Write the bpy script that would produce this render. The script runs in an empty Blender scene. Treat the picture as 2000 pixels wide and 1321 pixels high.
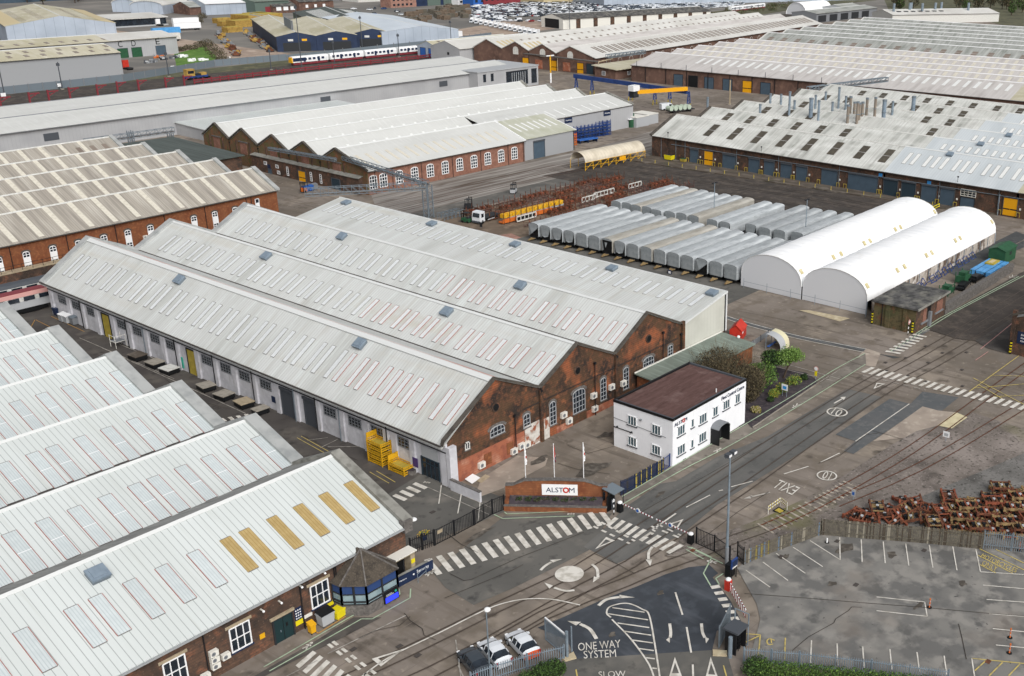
import bpy, math, random
from math import sin, cos, pi, radians, hypot, atan2, degrees
from mathutils import Vector, Matrix
SC = bpy.context.scene
COL = SC.collection
RND = random.Random(7)
# ------------------------------------------------------------ camera (world x = along the road grid, y = across it)
CAMP = Vector((-74.54, -88.30, 62.0))
FPX, PITCH, ROLL, PX, PY, BA = 2114.0, .3664, .0199, 1362.3, 664.6, radians(54.34)
def _rot(v): return Vector((v[0]*cos(BA)+v[1]*sin(BA), -v[0]*sin(BA)+v[1]*cos(BA), v[2]))
_r = _rot((1, 0, 0)); _u = _rot((0, sin(PITCH), cos(PITCH))); CF = _rot((0, cos(PITCH), -sin(PITCH)))
CR = cos(ROLL)*_r + sin(ROLL)*_u; CU = -sin(ROLL)*_r + cos(ROLL)*_u
cam = bpy.data.objects.new('camera', bpy.data.cameras.new('camera')); COL.objects.link(cam)
M4 = Matrix((CR, CU, -CF)).transposed().to_4x4(); M4.translation = CAMP
cam.matrix_world = M4
cam.data.sensor_width = 36; cam.data.lens = 36*FPX/2000
cam.data.shift_x = (1000-PX)/2000; cam.data.shift_y = (PY-660.5)/2000
cam.data.clip_start = 1; cam.data.clip_end = 6000
SC.camera = cam
# ------------------------------------------------------------ overcast daylight
W = bpy.data.worlds.new('World'); SC.world = W; W.use_nodes = True
nt = W.node_tree; bg = nt.nodes['Background']
sky = nt.nodes.new('ShaderNodeTexSky'); sky.sky_type = 'NISHITA'; sky.sun_disc = False
sky.sun_elevation = radians(40); sky.sun_rotation = radians(204); sky.dust_density = 4; sky.air_density = 1.0; sky.ozone_density = 1
hs = nt.nodes.new('ShaderNodeHueSaturation'); hs.inputs['Saturation'].default_value = .22
nt.links.new(sky.outputs[0], hs.inputs['Color']); nt.links.new(hs.outputs[0], bg.inputs[0]); bg.inputs[1].default_value = .08
sl = bpy.data.lights.new('sun', 'SUN'); sl.energy = 1.4; sl.angle = radians(45); sl.color = (1, .98, .95)
sun = bpy.data.objects.new('sun', sl); COL.objects.link(sun)
sd = Vector((sin(radians(204))*cos(radians(40)), cos(radians(204))*cos(radians(40)), sin(radians(40))))
sun.rotation_euler = sd.to_track_quat('Z', 'Y').to_euler()
SC.view_settings.view_transform = 'Standard'; SC.view_settings.look = 'None'; SC.view_settings.gamma = 1
SC.view_settings.exposure = .6; SC.view_settings.use_curve_mapping = False
# ------------------------------------------------------------ helpers
def ray(x, y): return CF*FPX + CR*(x-PX) - CU*(y-PY)
def P(x, y, z=0.0):                       # photo point -> ground point at height z
    d = ray(x, y); t = (z-CAMP.z)/d.z
    return CAMP + d*t
MATS = {}
def C(h):                                 # sRGB hex -> linear
    v = [int(h[i:i+2], 16)/255 for i in (0, 2, 4)]
    return tuple(((c+.055)/1.055)**2.4 if c > .04 else c/12.92 for c in v)
def mat(name, col, rough=.85, var=(), lines=(), rnd=0., metal=0., emit=0., bump=0., bscale=3., trans=0., spec=.3):
    """var: (colour, scale, lo, hi[, detail]) noise layers; lines: (axis, period, width, colour) thin lines along one axis"""
    m = bpy.data.materials.new(name); m.use_nodes = True; t = m.node_tree; L = t.links.new
    b = t.nodes['Principled BSDF']; b.inputs['Roughness'].default_value = rough; b.inputs['Metallic'].default_value = metal
    b.inputs['Specular IOR Level'].default_value = spec
    tc = t.nodes.new('ShaderNodeTexCoord')
    def rgb(c):
        n = t.nodes.new('ShaderNodeRGB'); n.outputs[0].default_value = (*c, 1); return n.outputs[0]
    def mix(f, a, c):
        n = t.nodes.new('ShaderNodeMix'); n.data_type = 'RGBA'; L(f, n.inputs[0]); L(a, n.inputs[6]); L(c, n.inputs[7]); return n.outputs[2]
    def math_(op, a, c):
        n = t.nodes.new('ShaderNodeMath'); n.operation = op
        for i, q in enumerate((a, c)):
            if isinstance(q, (int, float)): n.inputs[i].default_value = q
            else: L(q, n.inputs[i])
        return n.outputs[0]
    cur = rgb(col)
    for k, v in enumerate(var):
        mp = t.nodes.new('ShaderNodeMapping'); s = v[1]
        mp.inputs['Scale'].default_value = s if isinstance(s, tuple) else (s, s, s); mp.inputs['Location'].default_value = (k*13.7, k*5.1, k*3.3)
        L(tc.outputs['Object'], mp.inputs[0])
        n = t.nodes.new('ShaderNodeTexNoise'); n.inputs['Scale'].default_value = 1; n.inputs['Detail'].default_value = v[4] if len(v) > 4 else 4
        L(mp.outputs[0], n.inputs['Vector'])
        r = t.nodes.new('ShaderNodeMapRange'); r.inputs[1].default_value = v[2]; r.inputs[2].default_value = v[3]
        L(n.outputs['Fac'], r.inputs[0]); cur = mix(r.outputs[0], cur, rgb(v[0]))
    if lines:
        sp = t.nodes.new('ShaderNodeSeparateXYZ'); L(tc.outputs['Object'], sp.inputs[0])
        for ax, per, wid, lc in lines:
            fr = math_('FRACT', math_('ADD', math_('MULTIPLY', sp.outputs['XYZ'.index(ax.upper())], 1/per), 500.25), 0)
            cur = mix(math_('LESS_THAN', fr, wid), cur, rgb(lc))
    if rnd:
        oi = t.nodes.new('ShaderNodeObjectInfo'); h = t.nodes.new('ShaderNodeHueSaturation')
        L(math_('ADD', math_('MULTIPLY', oi.outputs['Random'], 2*rnd), 1-rnd), h.inputs['Value']); L(cur, h.inputs['Color']); cur = h.outputs[0]
    L(cur, b.inputs['Base Color'])
    if emit: L(cur, b.inputs['Emission Color']); b.inputs['Emission Strength'].default_value = emit
    if trans: b.inputs['Transmission Weight'].default_value = trans
    if bump:
        n = t.nodes.new('ShaderNodeTexNoise'); n.inputs['Scale'].default_value = bscale; n.inputs['Detail'].default_value = 3
        L(tc.outputs['Object'], n.inputs['Vector']); bp = t.nodes.new('ShaderNodeBump'); bp.inputs['Strength'].default_value = bump
        L(n.outputs['Fac'], bp.inputs['Height']); L(bp.outputs[0], b.inputs['Normal'])
    MATS[name] = m
    return m
class MB:
    def __init__(s): s.v, s.f, s.m = [], [], []
    def poly(s, pts, mt):
        i = len(s.v); s.v += [tuple(p) for p in pts]; s.f.append(tuple(range(i, i+len(pts)))); s.m.append(mt); return s
    def ext(s, pts, vec, mt, cap=None):    # extrude a planar polygon along vec, closed
        n = len(pts); i = len(s.v); vec = Vector(vec)
        s.v += [tuple(p) for p in pts] + [tuple(Vector(p)+vec) for p in pts]
        s.f += [tuple(range(i+n-1, i-1, -1)), tuple(range(i+n, i+2*n))] + [(i+k, i+(k+1) % n, i+n+(k+1) % n, i+n+k) for k in range(n)]
        s.m += [cap or mt]*2 + [mt]*n; return s
    def box(s, x0, x1, y0, y1, z0, z1, mt):
        return s.ext([(x0, y0, z0), (x1, y0, z0), (x1, y1, z0), (x0, y1, z0)], (0, 0, z1-z0), mt)
    def cyl(s, p, q, r, mt, r2=None, n=8):
        p, q = Vector(p), Vector(q); d = (q-p).normalized(); a = d.orthogonal().normalized(); b = d.cross(a); r2 = r if r2 is None else r2
        i = len(s.v)
        for c, rr in ((p, r), (q, r2)):
            s.v += [tuple(c+(a*cos(2*pi*k/n)+b*sin(2*pi*k/n))*rr) for k in range(n)]
        s.f += [(i+k, i+(k+1) % n, i+n+(k+1) % n, i+n+k) for k in range(n)] + [tuple(range(i+n-1, i-1, -1)), tuple(range(i+n, i+2*n))]
        s.m += [mt]*(n+2); return s
    def bar(s, p, q, w, mt, h=None):       # square bar between two points
        p, q = Vector(p), Vector(q); d = (q-p).normalized(); up = Vector((0, 0, 1)) if abs(d.z) < .95 else Vector((1, 0, 0))
        a = d.cross(up).normalized()*w/2; b = a.normalized().cross(d)*(h or w)/2
        return s.ext([p+a+b, p-a+b, p-a-b, p+a-b], q-p, mt)
    def ball(s, c, r, mt, n=8, m=5, sz=1.):
        c = Vector(c); i = len(s.v)
        for j in range(m+1):
            t = pi*j/m
            s.v += [tuple(c+Vector((r*sin(t)*cos(2*pi*k/n), r*sin(t)*sin(2*pi*k/n), r*sz*cos(t)))) for k in range(n)]
        for j in range(m):
            for k in range(n): s.f.append((i+j*n+k, i+(j+1)*n+k, i+(j+1)*n+(k+1) % n, i+j*n+(k+1) % n)); s.m.append(mt)
        return s
    def tf(s, M):
        s.v = [tuple(M @ Vector(p)) for p in s.v]; return s
    def add(s, o, M=None):
        i = len(s.v); s.v += [tuple(M @ Vector(p)) for p in o.v] if M else o.v
        s.f += [tuple(i+k for k in f) for f in o.f]; s.m += o.m; return s
    def mesh(s, name, smooth=False):
        me = bpy.data.meshes.new(name); me.from_pydata(s.v, [], s.f)
        names = list(dict.fromkeys(s.m))
        for k in names: me.materials.append(MATS[k])
        ix = {k: i for i, k in enumerate(names)}
        me.polygons.foreach_set('material_index', [ix[k] for k in s.m])
        if smooth: me.polygons.foreach_set('use_smooth', [True]*len(s.f))
        me.update(); return me
def link(name, data, parent=None, loc=None, rz=0., kind=None):
    o = bpy.data.objects.new(name, data); COL.objects.link(o)
    if parent is not None: o.parent = parent
    if loc is not None: o.location = loc
    if rz: o.rotation_euler.z = rz
    if kind: o['kind'] = kind
    return o
def part(name, mb, parent, loc=None, rz=0., label=None, kind=None, smooth=False):
    o = link(name, mb.mesh(name, smooth) if isinstance(mb, MB) else mb, parent, loc, rz, kind)
    if label: o['label'] = label
    return o
def tag(o, label, cat, group=None, kind=None):
    o['label'] = label; o['category'] = cat
    if group: o['group'] = group
    if kind: o['kind'] = kind
    return o
def thing(name, label, cat, loc=(0, 0, 0), rz=0., group=None): return tag(link(name, None, None, loc, rz), label, cat, group)
def solo(name, mb, label, cat, loc=None, rz=0., group=None, kind=None, smooth=False):
    return tag(link(name, mb.mesh(name, smooth) if isinstance(mb, MB) else mb, None, loc, rz), label, cat, group, kind)
def copy_tree(o, parent=None):
    c = o.copy(); COL.objects.link(c)
    if parent is not None: c.parent = parent
    for ch in o.children: copy_tree(ch, c)
    return c
def dup(o, loc, rz=0., label=None, group=None):
    c = copy_tree(o); c.location = loc; c.rotation_euler = (0, 0, rz)
    if label: c['label'] = label
    if group: c['group'] = group
    return c
def structure(name, mb, kind='structure'):
    return link(name, mb.mesh(name) if isinstance(mb, MB) else mb, None, None, 0, kind)
def text_mesh(s, mt, depth=.02):
    cu = bpy.data.curves.new('lettering', 'FONT'); cu.body = s; cu.align_x = 'CENTER'; cu.align_y = 'CENTER'; cu.size = 1; cu.extrude = depth/2; cu.resolution_u = 3
    ob = bpy.data.objects.new('lettering', cu); COL.objects.link(ob)
    dg = bpy.context.evaluated_depsgraph_get(); me = bpy.data.meshes.new_from_object(ob.evaluated_get(dg))
    bpy.data.objects.remove(ob); bpy.data.curves.remove(cu); me.materials.clear(); me.materials.append(MATS[mt]); return me
def text_mb(s, mt, width, height, depth=.02):  # flat text in the xz plane facing -y, centred
    me = text_mesh(s, mt, depth); xs = [v.co.x for v in me.vertices]; ys = [v.co.y for v in me.vertices]
    x0, x1, y0, y1 = min(xs), max(xs), min(ys), max(ys); mb = MB()
    mb.v = [((v.co.x-(x0+x1)/2)/(x1-x0)*width, -v.co.z, (v.co.y-(y0+y1)/2)/(y1-y0)*height) for v in me.vertices]
    mb.f = [tuple(p.vertices) for p in me.polygons]; mb.m = [mt]*len(mb.f); bpy.data.meshes.remove(me); return mb
def sub(name, mb, parent, loc=None, rz=0.): return part(name, mb, parent, loc, rz)
RB = radians(-90)                           # turns a facade piece that faces -y so that it faces -x
# ------------------------------------------------------------ materials
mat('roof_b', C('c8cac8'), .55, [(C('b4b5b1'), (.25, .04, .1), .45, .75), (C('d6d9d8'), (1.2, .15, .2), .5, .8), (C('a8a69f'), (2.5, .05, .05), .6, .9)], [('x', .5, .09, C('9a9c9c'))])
mat('roof_a', C('c8cac8'), .6, [(C('b2b4b0'), (.04, .25, .1), .45, .75), (C('b9b8b2'), (.12, .9, .1), .55, .8, 6), (C('c0beb6'), (.35, .02, .1), .56, .7), (C('d3d8d6'), (.15, 1.2, .2), .5, .8), (C('a8a69f'), (.05, 2.5, .05), .6, .9)], [('y', .5, .09, C('a6a8a7'))])
mat('roof_white_b', C('cacfce'), .5, [(C('c0c5c3'), (.15, .05, .1), .4, .75), (C('b4b7b1'), (1.5, .05, .1), .6, .9)], [('x', .62, .1, C('989e9d'))])
mat('roof_far', C('cdccc8'), .7, [(C('b9b7b1'), .06, .4, .75), (C('c0beb8'), (.6, .6, .6), .5, .8)])
mat('roof_blue', C('c9d1d9'), .6, [(C('bac3cc'), .08, .4, .75)], [('x', 1.2, .07, C('b5bfc9'))])
mat('roof_beige', C('a19b91'), .85, [(C('87817a'), (1.6, .05, .1), .42, .68), (C('c0bbb1'), (.8, .06, .1), .5, .8), (C('78726a'), (4, .1, .1), .6, .85)], [('x', .45, .12, C('87827a'))])
mat('roof_mid', C('c6c7c4'), .65, [(C('bcbdba'), (.05, .3, .1), .45, .75), (C('cfd0ce'), (1.2, .15, .2), .5, .8)], [('x', .5, .08, C('bcbdbb'))])
mat('roof_moss', C('b6b7a9'), .8, [(C('a5a793'), .15, .4, .7), (C('c2c3b9'), (.8, .2, .1), .5, .75)], [('x', .6, .08, C('a6a799'))])
mat('roof_cream', C('beb9a6'), .8, [(C('aaa489'), .05, .4, .7), (C('c9c5b7'), (.5, .1, .1), .5, .8)], [('y', 1.1, .06, C('a8a28f'))])
mat('roof_weather_a', C('c0c1bc'), .8, [(C('8f918b'), (.05, .5, .1), .5, .72), (C('d3d4d0'), (.3, .12, .2), .45, .7), (C('777a6f'), (.12, .9, .2), .62, .8), (C('a09a98'), (.03, 2.2, .1), .55, .8)], [('y', 1.05, .07, C('a9aba6'))])
mat('roof_weather_grey', C('9b9d99'), .85, [(C('7f837d'), (.12, .3, .1), .45, .7), (C('b4b6b2'), (.05, .9, .1), .5, .75)])
mat('roof_pink', C('bdb9b6'), .8, [(C('aaa5a2'), (.1, .4, .1), .45, .7), (C('cbc8c6'), (.04, 1.2, .1), .5, .8)])
mat('roof_cool_a', C('c3c9cc'), .6, [(C('b2b9bd'), (.05, .3, .1), .45, .75)], [('y', .7, .08, C('abb2b6'))])
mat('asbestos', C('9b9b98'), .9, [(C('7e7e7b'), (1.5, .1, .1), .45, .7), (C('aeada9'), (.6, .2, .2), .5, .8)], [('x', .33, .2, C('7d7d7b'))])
mat('roof_green', C('788279'), .8, [(C('666f67'), .4, .4, .7), (C('93a096'), (2, .2, .2), .5, .8)])
mat('roof_dark_green', C('565e5b'), .8, [(C('454b49'), (1.5, .1, .1), .4, .7)], [('x', .8, .1, C('434947'))])
mat('slate', C('4d463e'), .9, [(C('38332e'), 1.5, .4, .7), (C('5f574c'), 6, .5, .75)])
mat('felt_brown', C('5f4743'), .9, [(C('4d3733'), (.3, 2, 1), .4, .7), (C('75605c'), .5, .58, .75), (C('6b5450'), (1, 8, 1), .5, .8)])
mat('felt_grey', C('5c5b5a'), .95, [(C('3d3d3d'), .7, .42, .6), (C('78766f'), .45, .5, .65), (C('8a8982'), 1.6, .66, .8)])
mat('brick_old', C('5f493c'), .95, [(C('38302b'), .35, .42, .62), (C('7b5441'), .8, .52, .7), (C('443933'), 2.5, .45, .7), (C('866c5b'), 5, .6, .8)], [('z', .3, .12, C('473b35'))])
mat('brick_sooty', C('55402f'), .95, [(C('2f2926'), .3, .42, .62), (C('96583a'), .3, .54, .66), (C('6b4836'), 1.8, .48, .7), (C('7f5d49'), 6, .58, .8), (C('8d5a3e'), .9, .6, .72)], [('z', .3, .1, C('3d312a'))])
mat('brick_moss_gable', C('6b5640'), .95, [(C('5e5938'), .5, .45, .65), (C('85553c'), .8, .52, .7), (C('4a3d31'), 2.2, .55, .75)], [('z', .3, .1, C('574737'))])
mat('brick_red', C('7d5036'), .95, [(C('6e3f2a'), .6, .4, .7), (C('98613f'), 2.2, .5, .75), (C('593726'), .2, .6, .8)], [('z', .3, .1, C('74452e'))])
mat('brick_new', C('825c4e'), .95, [(C('966f5f'), .8, .4, .7), (C('6a493e'), 2, .5, .75)], [('z', .3, .1, C('76564a'))])
mat('brick_orange', C('a0624a'), .95, [(C('865040'), 1, .45, .7), (C('b5866f'), .7, .52, .7), (C('6d4638'), 2.2, .6, .75)], [('z', .3, .1, C('8b5744'))])
mat('brick_moss', C('645a41'), .95, [(C('535439'), .5, .42, .65), (C('755440'), .9, .55, .7), (C('43402f'), 2.4, .5, .75)], [('z', .3, .12, C('504936'))])
mat('brick_far', C('6b5349'), .95, [(C('54413a'), .15, .4, .7), (C('7f6457'), .5, .5, .75)])
mat('render_white', C('eeeff2'), .7, [(C('e2e4e8'), .4, .4, .75), (C('d4d6d8'), (3, 3, .2), .62, .9)])
mat('paint_wall', C('c9c9ce'), .8, [(C('b5b5ba'), .5, .42, .7), (C('a2a09f'), (1.2, 1.2, .25), .6, .8), (C('d8d8dd'), 1.5, .5, .8)])
mat('paint_peel', C('cfcbc4'), .9, [(C('8f5238'), .9, .52, .58), (C('b5afa6'), 2, .45, .7)])
mat('clad_grey', C('a9aaac'), .6, [(C('9c9da0'), .15, .4, .7)], [('x', 1, .06, C('989a9d')), ('y', 1, .06, C('989a9d'))])
mat('clad_cool', C('a9b3c0'), .6, [(C('9ba5b2'), .1, .4, .7)], [('x', 4.5, .03, C('7f8894')), ('y', 4.5, .03, C('7f8894'))])
mat('clad_cream', C('c6c6bd'), .6, [(C('b9b9b0'), .3, .4, .7)], [('x', .8, .06, C('b8b8af'))])
mat('clad_navy', C('26344f'), .6, [(C('1e2a42'), .2, .4, .7)])
mat('clad_green', C('5b6a63'), .7)
mat('coping', C('86857f'), .9, [(C('6a6963'), 1.2, .45, .7), (C('9c9b95'), .5, .5, .75)])
mat('coping_dark', C('55504a'), .9, [(C('3f3b37'), 1.2, .45, .7)])
mat('coping_sheet', C('a5a7a6'), .6, [(C('8d9090'), .6, .45, .7)])
mat('stone', C('a89a83'), .9, [(C('93866f'), 2, .4, .7)])
mat('stone_dark', C('615d5a'), .9, [(C('77736f'), 2.5, .45, .7), (C('4d4a48'), 5, .5, .75)])
mat('ridge', C('d3d5d4'), .6); mat('ridge_pink', C('d9cfcb'), .6, [(C('c98a7c'), (.5, .05, .5), .56, .7)])
mat('gutter', C('4a4542'), .7); mat('gutter_grey', C('9a9d9f'), .5)
mat('sky_pane', C('d3d6d7'), .6, [(C('c9cdcf'), 1.2, .4, .7)], rnd=.05)
mat('sky_ribbed', C('c3cacb'), .75, [(C('b6bec0'), .9, .4, .7)], [('x', .25, .3, C('afb8ba'))], rnd=.05)
mat('sky_amber', C('ae9868'), .75, [(C('9c8658'), 1, .4, .7)], [('x', .3, .14, C('8f7340'))], rnd=.05)
mat('sky_dark', C('4a453d'), .5, [(C('5c564a'), 1, .4, .7)], rnd=.1)
mat('sky_white', C('dfe0de'), .4); mat('sky_stone', C('cfcabd'), .6, [(C('bdb7a9'), 1.5, .45, .7)]); mat('trim_pale', C('939290'), .6); mat('sky_brown', C('7d7269'), .6, rnd=.1); mat('sky_ochre', C('bfb08c'), .6, rnd=.08)
mat('trim_red', C('a06a62'), .6); mat('trim_grey', C('73706e'), .6)
mat('white', C('e8e9ea'), .5); mat('white_dirty', C('cfcfcb'), .7, [(C('b5b3ac'), 2, .45, .7)]); mat('off_white', C('dcdad2'), .6)
mat('black', C('17181a'), .5); mat('iron', C('1d1e21'), .5); mat('dark', C('2b2d30'), .7); mat('rubber', C('1b1b1c'), .9)
mat('glass', C('1d242c'), .12, [(C('2c353f'), .8, .4, .7)], spec=.7); mat('glass_teal', C('47606a'), .1, [(C('31424b'), 1.2, .4, .65)], spec=.7); mat('glass_pale', C('8fa3a8'), .15, [(C('6f868d'), .8, .4, .7)], spec=.7)
mat('blind_blue', C('2c4370'), .6); mat('grey', C('7b7e82'), .6); mat('grey_dark', C('4a4e54'), .6); mat('grey_light', C('a9acaf'), .6); mat('concrete', C('9a948a'), .9, [(C('857f75'), 1.5, .4, .7)])
mat('galv', C('8b98a3'), .45, [(C('77848f'), .8, .4, .7)], metal=.3); mat('galv_dark', C('6e7880'), .5)
mat('vent', C('7d8b98'), .5, [(C('6d7b88'), 1.5, .4, .7)]); mat('door_steel', C('4a5a68'), .5, [(C('43525f'), .7, .4, .7)], [('z', .3, .12, C('40505d'))]); mat('door_green', C('1d3336'), .5); mat('door_dark', C('2b3a44'), .6)
mat('yellow', C('d9a21b'), .5); mat('yellow_bright', C('dccb1f'), .5); mat('yellow_cage', C('d1a01c'), .6, [(C('a87f1c'), 2, .5, .75)], rnd=.06); mat('ochre_door', C('e0a016'), .5); mat('yellow_olive', C('b4a046'), .7, [(C('9a8838'), 1.2, .4, .7)])
mat('orange', C('c8692a'), .6); mat('red', C('c53a2c'), .5, [(C('b03024'), 1, .4, .7)]); mat('flue_brown', C('857b70'), .8, [(C('6b5f54'), (1, 1, .3), .45, .7)]); mat('red_dark', C('7f353c'), .5); mat('blue', C('2f5fa8'), .5); mat('blue_sky', C('5a9fd6'), .5, [(C('4a8cc5'), .7, .4, .7)]); mat('blue_crane', C('2c4680'), .5, [(C('24396a'), .5, .4, .7)]); mat('navy', C('1f2c48'), .5); mat('sign_blue', C('3d8fd0'), .5); mat('teal', C('2fa08a'), .5)
mat('green', C('2b573c'), .6, [(C('234a33'), 1, .4, .7)]); mat('green_pale', C('b2c0b0'), .6); mat('lcd_blue', C('2b39e0'), .4, emit=.8); mat('purple', C('4b3a70'), .6)
mat('rust', C('5f3d2e'), .9, [(C('7b4c35'), 1.5, .45, .7), (C('402a23'), 3, .5, .75)], rnd=.25); mat('rust_yellow', C('8d7752'), .9, [(C('624a35'), 1.4, .48, .66)], rnd=.15); mat('rust_purple', C('644a44'), .9, [(C('847268'), .8, .5, .7), (C('492f2a'), 1.6, .5, .7)], rnd=.2); mat('rust_red', C('834934'), .9, [(C('67382a'), 1.2, .45, .7)], rnd=.2)
mat('tarp', C('a6abae'), .8, [(C('959a9d'), (.35, 1.5, 1.5), .42, .68), (C('b9bec0'), (.2, .9, .9), .5, .75), (C('8b8c8d'), 1.4, .62, .8)], rnd=.14, bump=.35, bscale=1.2); mat('tarp_dark', C('949a9d'), .8, [(C('7f8588'), 1.2, .4, .7)], bump=.3, bscale=1.5); mat('tarp_beige', C('a8a59d'), .8, [(C('98948b'), (.35, 1.5, 1.5), .42, .68), (C('b5b2aa'), (.2, .9, .9), .5, .75)], rnd=.06, bump=.25, bscale=1.2)
mat('tent', C('f8f9fa'), .6, [(C('eceef0'), (.9, .12, .12), .45, .7), (C('dcdcd8'), (.25, .5, .6), .6, .85, 6)], [('x', 2.23, .035, C('dfe1e3'))], bump=.12, bscale=.9); mat('tent_end', C('d2d4d8'), .6); mat('skip_yellow', C('b0904c'), .7, [(C('94783f'), 1, .45, .7)], rnd=.1); mat('tent_patch', C('bdb084'), .8, [(C('d0c8a4'), 1.5, .45, .65)]); mat('curtain', C('b3aaa0'), .8, [(C('63554b'), (.9, .9, .3), .44, .56), (C('d0cac3'), 1.2, .5, .7)])
mat('poly_beige', C('cfc6b4'), .6, [(C('b8ae9b'), .4, .4, .7)], [('x', 1.15, .06, C('b0a896'))]); mat('poly_cream', C('d2ccac'), .4)
# paint and ground
mat('line_white', C('d5d1c9'), .8, [(C('b5b0a6'), 1.2, .45, .65), (C('8f8a82'), 4, .66, .78)]); mat('line_worn', C('b0aba3'), .8, [(C('88837c'), 1.2, .45, .62)]); mat('line_yellow', C('c4b068'), .8, [(C('988c62'), 1.4, .5, .68)]); mat('line_green', C('a9bda2'), .8, [(C('95a28e'), 1.4, .5, .68)]); mat('line_pink', C('b98c86'), .8); mat('line_orange', C('b58a4a'), .8)
mat('car_grey', C('3b4249'), .25, spec=.6); mat('car_white', C('d9dde2'), .25, spec=.6); mat('car_silver', C('a9adb2'), .3, spec=.6); mat('car_red', C('9c2b2b'), .3, spec=.6); mat('car_blue', C('2c4a7c'), .3, spec=.6); mat('car_black', C('202226'), .3, spec=.6); mat('car_orange', C('d8582a'), .4); mat('lamp_red', C('9a1f1f'), .3)
mat('bark', C('4a3f35'), .95); mat('leaf_a', C('4f6b34'), .8, rnd=.1); mat('leaf_b', C('3a5226'), .8); mat('leaf_c', C('6d8a3e'), .8); mat('leaf_dark', C('24331e'), .8); mat('leaf_yellow', C('8f8a35'), .8); mat('twig', C('4e4636'), .9); mat('twig_b', C('665c45'), .9); mat('twig_c', C('37332a'), .9); mat('leaf_light', C('7d9a52'), .8)
# ------------------------------------------------------------ ground
mat('g_concrete', C('857c74'), .95, [(C('6b635a'), .05, .4, .62), (C('93887b'), .11, .5, .68, 5), (C('5f574f'), (.9, .07, 1), .54, .72, 6), (C('6e655b'), .35, .5, .66, 7), (C('9d9285'), 1.1, .62, .8), (C('514a43'), .45, .6, .75, 7)], [('x', 7.3, .012, C('746b63')), ('y', 5.2, .014, C('746b63'))], bump=.1)
mat('g_road', C('636260'), .92, [(C('575755'), .12, .4, .65), (C('716f6b'), (.06, .5, 1), .5, .75, 5), (C('4b4b4a'), .8, .58, .75, 7), (C('79756f'), 2.2, .62, .85)], bump=.1)
mat('g_asphalt', C('64625e'), .92, [(C('555451'), .12, .4, .65), (C('736f69'), .35, .52, .7, 6), (C('484745'), .9, .58, .75, 6)], bump=.1)
mat('g_alley', C('524e4b'), .9, [(C('45413f'), .15, .4, .65), (C('635e58'), .35, .52, .72, 5), (C('393634'), .8, .58, .75, 6)], bump=.1)
mat('g_dark', C('40444a'), .9, [(C('373b41'), .15, .4, .65), (C('565a61'), (.5, .12, 1), .56, .72, 5), (C('4a4f56'), .9, .5, .75)], bump=.08)
mat('g_patch', C('5d5e5f'), .92, [(C('53575a'), .3, .4, .7), (C('6a6a69'), 1.2, .5, .75)])
mat('g_patch_dark', C('4b4d4e'), .92, [(C('424446'), .4, .4, .7), (C('5a5a5a'), 1.2, .5, .75)])
mat('g_carpark', C('7c7a76'), .95, [(C('686765'), .2, .44, .56, 10), (C('8a8782'), .5, .48, .62, 10), (C('5f5e5c'), .5, .55, .66, 9), (C('4b4a49'), 1.6, .66, .72, 6), (C('8a8076'), .09, .55, .75)], bump=.1)
mat('g_ballast', C('756d67'), 1, [(C('8b827c'), .12, .45, .6, 6), (C('5d5651'), .25, .5, .68, 6), (C('49453f'), 2.2, .55, .7, 6), (C('a79d97'), 3.1, .6, .75, 6), (C('6d6a4a'), .09, .58, .75)], bump=.4, bscale=5)
mat('g_ballast_dark', C('4b4541'), 1, [(C('3d3936'), .2, .42, .65, 5), (C('5d554e'), .5, .5, .7, 6), (C('353230'), 2.2, .55, .72, 6)], bump=.4, bscale=5)
mat('g_slab', C('a19589'), .95, [(C('8c8177'), .3, .42, .68, 5), (C('b5aa9d'), .9, .55, .75)])
mat('g_pale', C('b5a78b'), .95, [(C('a2957c'), .5, .42, .68, 5), (C('c8bfa5'), 1.2, .5, .75)])
mat('g_pale_y', C('cdc3a1'), .95, [(C('b8ad8d'), .8, .42, .68, 5)])
mat('g_pink', C('9a7467'), .95, [(C('85675c'), .3, .42, .68, 5), (C('ab8a7d'), 1, .5, .75)])
mat('g_mud', C('6f6153'), .95, [(C('5c5046'), .2, .42, .65, 5), (C('857565'), .5, .5, .72, 5), (C('4c433c'), .9, .6, .78, 6)], bump=.2)
mat('g_streaky', C('8a8580'), .95, [(C('6b645d'), (.03, .55, 1), .42, .62, 5), (C('a5a19b'), (.05, .9, 1), .5, .7, 5), (C('5a5048'), (.09, .3, 1), .58, .72, 5)])
mat('g_platform', C('5f564d'), .95, [(C('4b443d'), (.5, .12, 1), .42, .62, 5), (C('777068'), (.9, .3, 1), .52, .72, 5), (C('4a4a38'), .5, .58, .75)])
mat('g_walk', C('79736b'), .95, [(C('68635c'), .3, .42, .65, 6), (C('89827a'), .8, .52, .7, 5), (C('504b46'), 1.2, .6, .72, 6)])
mat('g_ballast_grey', C('6c6a67'), 1, [(C('7d7a77'), .15, .45, .62, 5), (C('565451'), .3, .5, .68, 6), (C('403e3b'), 2.6, .55, .7, 6), (C('93908c'), 3.3, .6, .75, 6)], bump=.4, bscale=5)
mat('g_soil', C('413b40'), 1, [(C('353035'), .6, .4, .65, 5), (C('524b4b'), 2, .5, .7)])
mat('g_grass', C('587a33'), 1, [(C('4a6a2c'), .1, .42, .65, 5), (C('6d8a43'), .5, .5, .7, 5)])
mat('g_verge', C('5a5b48'), 1, [(C('4b4a3c'), .08, .42, .65, 5), (C('6d6a50'), .3, .5, .7, 5)])
mat('g_yard', C('a39182'), .95, [(C('8f7f73'), .04, .42, .65, 5), (C('b3a294'), .2, .5, .7, 5)])
mat('g_far', C('77746f'), .95, [(C('686663'), .012, .42, .65, 5), (C('88837d'), .05, .5, .7, 5)])
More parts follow.
